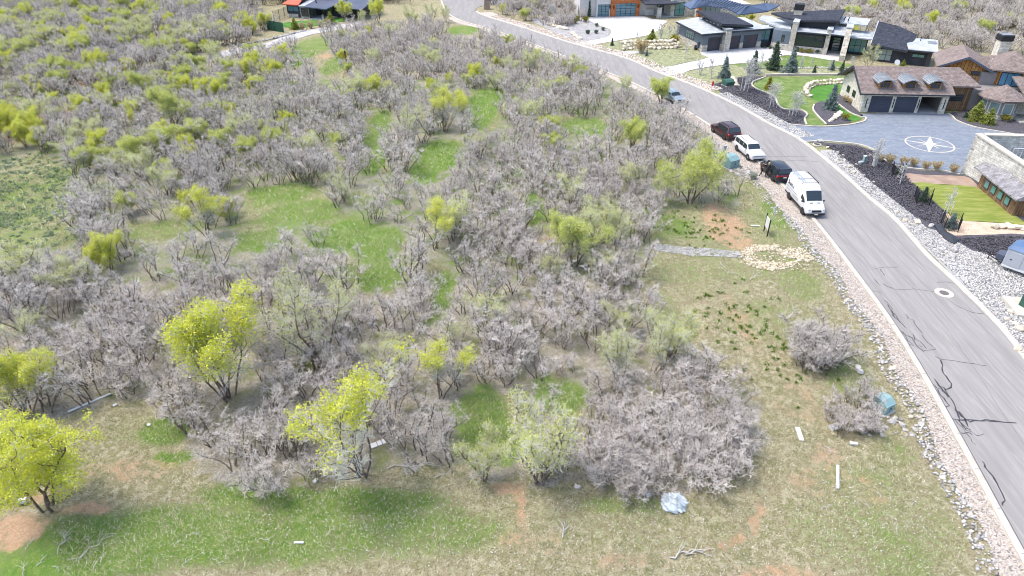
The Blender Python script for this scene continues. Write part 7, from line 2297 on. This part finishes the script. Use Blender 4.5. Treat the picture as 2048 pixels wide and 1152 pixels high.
# the shapes to repeat are those of oaks that stand in the scene
by_mesh = {}
for o in col.objects:
    if o.type == 'MESH' and o.name.split('.')[0] in ('trunk', 'crown', 'foliage'):
        by_mesh.setdefault(o.data.name, o)
for k, pr in enumerate(allp):
    jn = ng.nodes.new('GeometryNodeJoinGeometry')
    okay = False
    for part in ('trunk', 'crown', 'foliage'):
        if pr.get(part) and pr[part].name in by_mesh:
            oi = ng.nodes.new('GeometryNodeObjectInfo')
            oi.transform_space = 'ORIGINAL'
            oi.inputs[0].default_value = by_mesh[pr[part].name]
            oi.inputs[1].default_value = False
            ng.links.new(oi.outputs['Geometry'], jn.inputs[0])
            okay = True
    if not okay:
        print('no source for kind', k)
    cmpn = ng.nodes.new('FunctionNodeCompare')
    cmpn.data_type = 'INT'
    cmpn.operation = 'EQUAL'
    ia = [s for s in cmpn.inputs if s.enabled]
    ng.links.new(kd, ia[0])
    ia[1].default_value = k
    ins = ng.nodes.new('GeometryNodeInstanceOnPoints')
    ng.links.new(mp_.outputs[0], ins.inputs['Points'])
    ng.links.new(cmpn.outputs[0], ins.inputs['Selection'])
    ng.links.new(jn.outputs[0], ins.inputs['Instance'])
    e2r = ng.nodes.new('FunctionNodeEulerToRotation')
    ng.links.new(cmb.outputs[0], e2r.inputs[0])
    ng.links.new(e2r.outputs[0], ins.inputs['Rotation'])
    ng.links.new(szz, ins.inputs['Scale'])
    ng.links.new(ins.outputs[0], join.inputs[0])
ng.links.new(join.outputs[0], go.inputs[0])
far_ob.modifiers.new('scatter', 'NODES').node_group = ng
print('grey oaks', len(grey), 'distant', NP)

# ------------------------------------------------------------------ conifers, young trees and garden shrubs
def conifer(seed, H, R0, m):
    r = random.Random(seed)
    mb = []
    tips = []
    n = int(H * 9)
    for k in range(n):
        t = k / n
        z = H * (.06 + .92 * t)
        L_ = R0 * (1 - t) ** .85 * r.uniform(.6, 1.2) + .05
        for j in range(7):
            a_ = r.uniform(0, 6.283)
            d_ = (math.cos(a_), math.sin(a_))
            p, q = (0, 0, z), (d_[0] * L_, d_[1] * L_, z - L_ * .18)
            mb.append((p, q, .012, .005, 1))
            m_ = max(2, int(L_ / .1))
            for i in range(m_):
                u = (i + .7) / m_
                tips.append(((q[0] * u, q[1] * u, lerp(p[2], q[2], u)), d_))
    tr = seg_mesh('trunk', [((0, 0, 0), (0, 0, H * .5), .03 * H * .5, .02 * H * .5, 0), ((0, 0, H * .5), (0, 0, H * .97), .02 * H * .5, .005, 0)] + mb, 'bark', 5)
    return dict(trunk=tr, crown=leaf_mesh('crown', tips, m, .12, 2, seed, -9, 1, H, .06), foliage=None, H=H)
SPG, SPB = conifer(1, 3.5, 1.0, 'spruce_green'), conifer(2, 3.5, 1.1, 'spruce_blue')
COL_ = conifer(3, 4.0, .45, 'spruce_green')
YCON = conifer(4, 2.2, .9, 'shrub_yellow')
PINE = conifer(5, 3.0, 1.3, 'leaf_olive')
for px, py, ty, pr, lb, nm in [
    (1448, 156, 112, SPB, 'slim blue green spruce on the meadow beside thin saplings', 'spruce_tree'),
    (1545, 140, 80, SPG, 'tall dark spruce with a leaning top before the curved wall', 'spruce_tree'),
    (1580, 147, 94, SPB, 'broad blue spruce in front of the long window', 'spruce_tree'),
    (1628, 146, 128, SPG, 'small green spruce on the meadow under the entry', 'spruce_tree'),
    (1663, 140, 118, SPB, 'small grey blue spruce near a pale sapling', 'spruce_tree'),
    (1683, 143, 120, SPG, 'bushy green spruce at the corner of the stone garage', 'spruce_tree'),
    (1660, 218, 166, SPB, 'blue spruce standing in the mulch island by the garage', 'spruce_tree'),
    (1505, 147, 100, SPG, 'dark spruce hidden behind the tallest staked tree', 'spruce_tree'),
    (1224, 91, 75, SPG, 'small dark spruce at the mouth of the white drive', 'spruce_tree'),
    (1303, 84, 57, PINE, 'olive green pine on the bank by the boulder wall', 'pine_tree'),
    (1158, 32, 2, COL_, 'narrow columnar evergreen at the corner of the white house', 'cypress_tree'),
    (1178, 33, 0, COL_, 'narrow columnar evergreen against the white garage wall', 'cypress_tree'),
    (1537, 178, 152, YCON, 'yellow green conifer on the lawn behind staked trees', 'conifer'),
    (1293, 112, 98, SPB, 'low blue spruce beside the grey path', 'spruce_tree'),
    (1950, 240, 200, PINE, 'bright green young pine in front of the bay window', 'pine_tree'),
    (1975, 248, 215, PINE, 'round green conifer in the mulch below the bay', 'pine_tree'),
    (1930, 236, 222, SPG, 'low dark juniper beside the timber wall', 'juniper'),
    (1940, 243, 232, PINE, 'low yellow green juniper at the drive edge', 'juniper'),
    (1795, 348, 330, SPG, 'young spruce inside a black mesh cage next to a bare birch', 'spruce_tree'),
    (1845, 402, 372, SPG, 'young bushy spruce inside a black mesh cage on the mulch slope', 'spruce_tree'),
    (1900, 455, 425, SPB, 'young blue spruce inside a black mesh cage at the foot of the sod', 'spruce_tree'),
    (590, 58, 34, PINE, 'green pine in the garden of the red roofed house', 'pine_tree'),
    (662, 48, 22, PINE, 'green pine beside the porch of the red roofed house', 'pine_tree'),
    (1805, 133, 118, PINE, 'little spruce against the charcoal wing', 'spruce_tree'),
    (2030, 55, 38, PINE, 'green spruce alone on the hillside behind the chimney', 'spruce_tree')]:
    x, y = G(px, py)
    h = max(height_of(px, py, ty), .8)
    wide = 1.5 if nm in ('juniper',) else 1.35 if 'cage' in lb else 1.15 if pr is PINE else 1.0
    place_tree(pr, nm, x, y, h / pr['H'] * wide, lb, None, 'juniper' if nm == 'juniper' else 'tree', sz=h / pr['H'])
def cage(px, py, s, hh, lb):
    x, y = G(px, py)
    q = [(x - s, y - s * .6), (x + s * .2, y - s), (x + s, y + s * .3), (x - s * .4, y + s), (x - s, y - s * .6)]
    mesh_fence('mesh_cage', lb, q, hh, 'black_metal')
cage(1795, 348, .8, 1.1, 'black mesh cage round the young spruce by the bare birch')
cage(1845, 402, 1.0, 1.2, 'black mesh cage round the bushy spruce on the mulch slope')
cage(1900, 455, 1.0, 1.3, 'black mesh cage round the blue spruce at the foot of the sod')

def young(seed, H, spread, stems=1, m='aspen_bark', nb=26, nt=4):
    segs, tips = grow(seed, H, stems, spread, nb=nb, nt=nt, ntt=1, first=.22, lean=.08, twist=.12, r0=.10, up=.55, tw=.024, base=.2)
    return dict(trunk=seg_mesh('trunk', [s for s in segs if s[4] == 0], m, 6), crown=seg_mesh('crown', [s for s in segs if s[4] > 0], m, 3), foliage=None, H=H)
YG = [young(300, 5.5, 2.5, nb=30, nt=5), young(301, 4.5, 1.5, 1, nb=18), young(302, 3.2, .9, 3, nb=8)]
def stakes(px, py, hh, lb):
    for dx in (-7, 7):
        x, y = G(px + dx, py + 2)
        o = MB().tube((0, 0, 0), (0, 0, hh), .04, n=6).build('tree_stake', 'aspen_bark')
        o.location = (x, y, .02)
        tag(o, lb, 'stake', 'stakes of ' + lb[-24:])
for px, py, ty, pr, lb, st in [
    (1488, 181, 96, YG[0], 'tallest staked bare tree in black mulch near the hydrant', 'wooden stake beside the tallest bare staked tree'),
    (1546, 214, 152, YG[0], 'spreading staked bare tree at the lawn edging bend', 'wooden stake beside the spreading bare staked tree'),
    (1584, 231, 166, YG[0], 'staked bare tree at the mulch tip by the drive', 'wooden stake beside the bare tree at the mulch tip'),
    (1748, 332, 270, YG[2], 'purple twigged young tree at the near drive edging', None),
    (1800, 368, 318, YG[1], 'pale multi-stemmed birch beside a caged spruce', None),
    (1894, 425, 370, YG[1], 'thin pale birch leaning on stakes over the sod', 'thin stake beside the pale birch over the sod'),
    (1399, 150, 118, YG[2], 'bare sapling trio on the meadow by the white drive', None),
    (1423, 156, 108, YG[1], 'bare sapling left of the slim blue spruce', None),
    (1450, 130, 104, YG[1], 'bare sapling behind the slim blue spruce', None),
    (1525, 128, 100, YG[1], 'bare sapling at the garage forecourt', None),
    (1520, 145, 126, YG[2], 'thin whitish sapling between two spruces', None),
    (1601, 134, 112, YG[2], 'pale sapling on the front lawn', None),
    (1622, 134, 112, YG[1], 'whitish bare sapling in the middle of the front lawn', None),
    (1660, 143, 116, YG[1], 'white stemmed sapling before the small grey blue spruce', None),
    (1703, 134, 110, YG[2], 'bare shrub-like tree below the glass link', None),
    (1368, 117, 78, YG[1], 'pale sapling below the dark garage side wall', None),
    (1322, 78, 44, YG[2], 'bare saplings left of the dark garage', None),
    (1335, 79, 42, YG[1], 'bare crooked tree beside the dark garage roof', None),
    (1350, 80, 46, YG[2], 'bare saplings close to the dark garage wall', None),
    (1274, 73, 62, YG[2], 'tiny bare sapling at the edge of the white drive', None),
    (1108, 38, 0, YG[0], 'pale bare tree at the top of the grey slope', None),
    (645, 44, 26, YG[1], 'white trunked bare tree in front of the porch', None),
    (604, 52, 30, YG[1], 'reddish bare garden tree beside the green pine', None)]:
    x, y = G(px, py)
    h = max(height_of(px, py, ty), .9)
    place_tree(pr, 'young_tree', x, y, h / pr['H'] * 1.0, lb, None)
    if st:
        stakes(px, py, h * .38, st)
def tuft(seed, m, size=.8):
    r = random.Random(seed)
    segs, tips = [], []
    for k in range(70):
        a_ = r.uniform(0, 6.283)
        ln_ = r.uniform(.15, .8)
        q = (math.cos(a_) * ln_ * size * .7, math.sin(a_) * ln_ * size * .7, size * r.uniform(.6, 1.0))
        segs.append(((math.cos(a_) * .1, math.sin(a_) * .1, 0), q, .014, .006, 0))
        tips.append((q, q)); tips.append(((q[0] * .7, q[1] * .7, q[2] * .7), q))
    return dict(trunk=seg_mesh('stems', segs, 'twig' if m != 'straw' else 'lumber', 3), crown=leaf_mesh('crown', tips, m, .07, 3, seed, -9, 1, 1, .07), foliage=None, H=size)
leaf_mat('sage_grey', (0.30, 0.34, 0.27), (0.42, 0.45, 0.38))
TSG = tuft(7, 'sage_grey', .5)
TS, TY, TG = tuft(1, 'straw', .9), tuft(2, 'shrub_yellow', .6), tuft(3, 'spruce_green', .5)
for lst, pr, lb, gr, s in [
    ([(1760, 322), (1778, 327), (1806, 330), (1825, 333), (1850, 338), (1872, 340), (1905, 345)], TS, 'straw coloured grass clump along the near drive edging', 'straw clumps along the drive', 1.1),
    ([(1150, 47), (1171, 44), (1154, 41)], TY, 'ochre yellow shrub on the grey slope', 'ochre shrubs on the slope', 1.6),
    ([(1206, 61), (1192, 67), (1175, 68), (1193, 53)], TG, 'small dark shrub on the grey slope', 'dark shrubs on the slope', 1.3),
    ([(1602, 105), (1612, 106), (1620, 107)], TY, 'yellow green shrub under the long window', 'shrubs under the long window', 1.2),
    ([(1592, 103), (1634, 107)], TG, 'dark shrub under the long window', 'dark shrubs under the long window', 1.4),
    ([(1530, 97), (1540, 98), (1548, 98), (1556, 99)], TG, 'tiny dark shrub in pale gravel by the curved wall', 'shrubs by the curved wall', .9),
    ([(1690, 240)], TY, 'yellow flowering clump in the mulch island', None, 1.3),
    ([(2010, 243)], TY, 'round yellow shrub by the porch corner', None, 1.4),
    ([(1348, 88)], TY, 'bright green shrub on top of the boulder wall', None, 2.2),
    ([(1700, 208), (1690, 203)], TS, 'reddish tan shrub against the stone garage wall', 'shrubs at the garage wall', 1.0),
    ([(605, 60), (622, 57), (640, 54), (655, 51)], TS, 'straw clump along the garden of the red roofed house', 'straw clumps at the red roofed house', 1.4),
    ([(1282, 106)], TS, 'tan dry shrub beside the grey path', None, 2.6),
    ([(1505, 358)], TSG, 'low grey sage clump at the rocks below the black car', None, 1.6)]:
    for px, py in lst:
        x, y = G(px, py)
        place_tree(pr, 'garden_shrub', x, y, s * rt_.uniform(.85, 1.15), lb, gr, 'shrub')
sheet('garden_lawn', smooth_line(GL([(560, 52), (600, 56), (640, 50), (700, 40), (690, 36), (640, 40), (580, 44)]), 3, True), .05, 'lawn_deep')

# ------------------------------------------------------------------ fallen branches and dead limbs
def branch(px, py, px2, py2, label, seed, r0=.05, forks=3, group=None):
    a_, b_ = onground(px, py), onground(px2, py2)
    R = random.Random(seed)
    d_ = Vector((b_[0] - a_[0], b_[1] - a_[1], 0))
    L_ = d_.length
    u = d_.normalized()
    v = Vector((-u.y, u.x, 0))
    pts = [Vector((0, 0, .08))]
    n = 6
    for k in range(1, n + 1):
        pts.append(u * (L_ * k / n) + v * R.gauss(0, L_ * .05) + Vector((0, 0, R.uniform(.08, .22))))
    segs = [(tuple(pts[i]), tuple(pts[i + 1]), lerp(r0, r0 * .4, i / n), lerp(r0, r0 * .4, (i + 1) / n), 0) for i in range(n)]
    for f in range(forks):
        i = R.randint(n // 3, n - 1)
        sg = R.choice((-1, 1))
        p = pts[i]
        w = u * R.uniform(.4, .9) + v * sg * R.uniform(.4, .9) + Vector((0, 0, R.uniform(.1, .5)))
        q = p + w * L_ * R.uniform(.18, .34)
        q2 = q + (w + v * R.gauss(0, .4) + u * .3) * L_ * .14
        segs += [(tuple(p), tuple(q), r0 * .6, r0 * .42, 1), (tuple(q), tuple(q2), r0 * .42, r0 * .22, 1)]
    o = link(bpy.data.objects.new('fallen_branch', seg_mesh('fallen_branch', segs, 'dead_wood', 5)))
    o.location = a_
    tag(o, label, 'branch', group)
for k, (p, q, lb) in enumerate([((1340, 1110), (1392, 1095), 'forked bleached branch lying on bare soil in the foreground'), ((1372, 1104), (1428, 1092), 'second bleached branch crossing the forked one'), ((1125, 1078), (1128, 1040), 'thick bleached stick standing off the soil alone'),
    ((775, 938), (862, 930), 'long fallen limb under the thin oaks by dark green grass'), ((870, 955), (905, 945), 'curved fallen limb at the edge of the green foreground grass'), ((1440, 520), (1460, 560), 'bleached branch on grass left of the limestone rubble'), ((1500, 560), (1522, 545), 'bleached branch just below the limestone rubble'), ((1650, 890), (1672, 905), 'thin curved branch at the edge of the kerbside brush')]):
    branch(*p, *q, lb, 40 + k, .045 if k < 3 else .035)
fr_ = random.Random(9)
for k, (x0, y0, x1, y1) in enumerate([(160, 1120, 230, 1068), (175, 1105, 150, 1130), (115, 1110, 135, 1070), (125, 1090, 143, 1058), (72, 1132, 95, 1110), (105, 1132, 122, 1142), (205, 1130, 210, 1115), (365, 1135, 388, 1118), (190, 1142, 200, 1125), (385, 1070, 405, 1074), (350, 1095, 360, 1082), (50, 1098, 65, 1080), (650, 1070, 670, 1050), (520, 1078, 540, 1082), (425, 1118, 440, 1130), (45, 1150, 48, 1120)]):
    branch(x0, y0, x1, y1, 'bleached forked twig lying on the green slope in the foreground corner', 80 + k, .022, 3, 'dead twigs on the foreground slope')
for k in range(12):
    px, py = fr_.uniform(1640, 1900), fr_.uniform(930, 1110)
    if px > 1830 and py < 1040: continue
    branch(px, py, px + fr_.uniform(-20, 20), py - fr_.uniform(8, 26), 'small bleached twig on the grass below the kerbside brush', 120 + k, .018, 2, 'dead twigs below the brush')

# ------------------------------------------------------------------ grass
def grass(n_list, seed):
    rg = np.random.default_rng(seed)
    allP, allS = [], []
    for (x0, x1, y0, y1, n, s) in n_list:
        P = np.stack([rg.uniform(x0, x1, n), rg.uniform(y0, y1, n)], -1)
        P = P[P[:, 0] < left_edge(P[:, 1]) - 2.7 + rg.normal(0, .25, len(P))]
        P = P[np.abs(P[:, 0]) < P[:, 1] * .80 + 6]
        g = cover(GREEN, P[:, 0], P[:, 1])
        d_ = cover(DIRT, P[:, 0], P[:, 1])
        th = inside(THICKET, P[:, 0], P[:, 1])
        for c_ in CLEAR:
            th &= ~inside(c_, P[:, 0], P[:, 1])
        keep = rg.random(len(P)) < np.where(th, .35, 1.0) * (1 - .8 * d_) * (.55 + .45 * np.maximum(g, .2 + .5 * np.sin(P[:, 0] * .9) * np.sin(P[:, 1] * .7)))
        allP.append(np.concatenate([P[keep], g[keep, None], th[keep, None]], 1))
        allS.append(np.full(keep.sum(), s))
    P, S = np.concatenate(allP), np.concatenate(allS)
    # gather into tufts
    N = len(P)
    z = terr(P[:, 0], P[:, 1])
    h = S * rg.uniform(.3, .9, N) * (1 + .3 * P[:, 2])
    a_ = rg.uniform(0, 6.283, N)
    ln_ = rg.uniform(.5, 2.2, N) * h
    w = S * .085
    c_, s_ = np.cos(a_), np.sin(a_)
    V = np.stack([np.stack([P[:, 0] - s_ * w, P[:, 1] + c_ * w, z - .01], -1), np.stack([P[:, 0] + s_ * w, P[:, 1] - c_ * w, z - .01], -1), np.stack([P[:, 0] + c_ * ln_, P[:, 1] + s_ * ln_, z + h], -1)], 1)
    F_ = np.arange(N * 3).reshape(-1, 3)
    me = np_mesh('grass', V, F_, 'grass_blade')
    straw = np.array([(.56, .51, .37), (.45, .39, .27), (.68, .63, .49), (.24, .20, .12)])[rg.integers(0, 4, N)]
    green = np.array([(.11, .24, .025), (.18, .29, .04), (.07, .18, .015), (.30, .36, .10)])[rg.integers(0, 4, N)]
    dull = np.array([(.22, .24, .09), (.28, .29, .12), (.16, .17, .06), (.40, .38, .22)])[rg.integers(0, 4, N)]
    dk = cover(DARKGRN, P[:, 0], P[:, 1])
    u = rg.random(N)
    cc = np.where((u < P[:, 2] * .6)[:, None], green, np.where((u < .62)[:, None], dull, straw))
    cc = np.where((P[:, 3] > .5)[:, None] & (u > .3)[:, None], np.array([(.36, .31, .26)]), cc)
    cc = cc * rg.uniform(.8, 1.2, (N, 1)) * (1 - .45 * dk[:, None])
    c4 = np.ones((N, 3, 4), np.float32)
    c4[..., :3] = cc[:, None]
    me.attributes.new('tint', 'FLOAT_COLOR', 'POINT').data.foreach_set('color', c4.ravel())
    tag(link(bpy.data.objects.new('grass', me)), 'short mixed green and straw coloured grass over the open lot', 'grass', kind='stuff')
    print('blades', N)
grass([(-36, 32, 20, 38, 330000, .15), (-45, 32, 38, 60, 200000, .18), (-70, 30, 60, 95, 110000, .26), (-60, 20, 95, 130, 40000, .34)], 4)
# bright green weeds on the slope
def weeds():
    rg = np.random.default_rng(8)
    segs = []
    P = []
    for (px, py, rx, ry, n) in [(1500, 620, 60, 40, 26), (1480, 680, 60, 50, 26), (1420, 460, 60, 24, 40), (1340, 440, 50, 24, 30), (1560, 720, 40, 40, 14), (1430, 600, 60, 40, 12), (1400, 690, 40, 30, 10), (1600, 780, 40, 40, 8)]:
        for _ in range(n):
            P.append(G(px + rg.normal(0, rx * .6), py + rg.normal(0, ry * .6)))
    tips = []
    for x, y in P:
        r = rg.uniform(.12, .3)
        for _ in range(22):
            a_ = rg.uniform(0, 6.283); q = rg.uniform(0, r)
            tips.append(((x + math.cos(a_) * q, y + math.sin(a_) * q, tz(x, y) + rg.uniform(.03, .16)), None))
    leaf_mat('weed_green', (0.07, 0.16, 0.01), (0.14, 0.24, 0.02))
    o = link(bpy.data.objects.new('weeds', leaf_mesh('weeds', tips, 'weed_green', .07, 1, 3, -9, 1, 1, .02)))
    tag(o, 'bright green weed tufts dotted over the dry slope', 'weeds', kind='stuff')
weeds()
# sage meadow on the left
def sage():
    rg = np.random.default_rng(18)
    tips = []
    poly = CLEAR[8]
    xs_, ys_ = [p[0] for p in poly], [p[1] for p in poly]
    k = 0
    while k < 420:
        x, y = rg.uniform(min(xs_), max(xs_)), rg.uniform(min(ys_), max(ys_))
        if not inside(poly, np.array([x]), np.array([y]))[0]: continue
        k += 1
        r = rg.uniform(.2, .55)
        for _ in range(26):
            a_ = rg.uniform(0, 6.283); q = rg.uniform(0, r)
            tips.append(((x + math.cos(a_) * q, y + math.sin(a_) * q, tz(x, y) + rg.uniform(.03, .4) * r * 1.2), None))
    leaf_mat('sage_leaf', (0.20, 0.27, 0.15), (0.30, 0.37, 0.24))
    o = link(bpy.data.objects.new('sage', leaf_mesh('sage', tips, 'sage_leaf', .09, 1, 3, -9, 1, 1, .03)))
    tag(o, 'low grey green sage scattered over the left meadow', 'sage', kind='stuff')
sage()
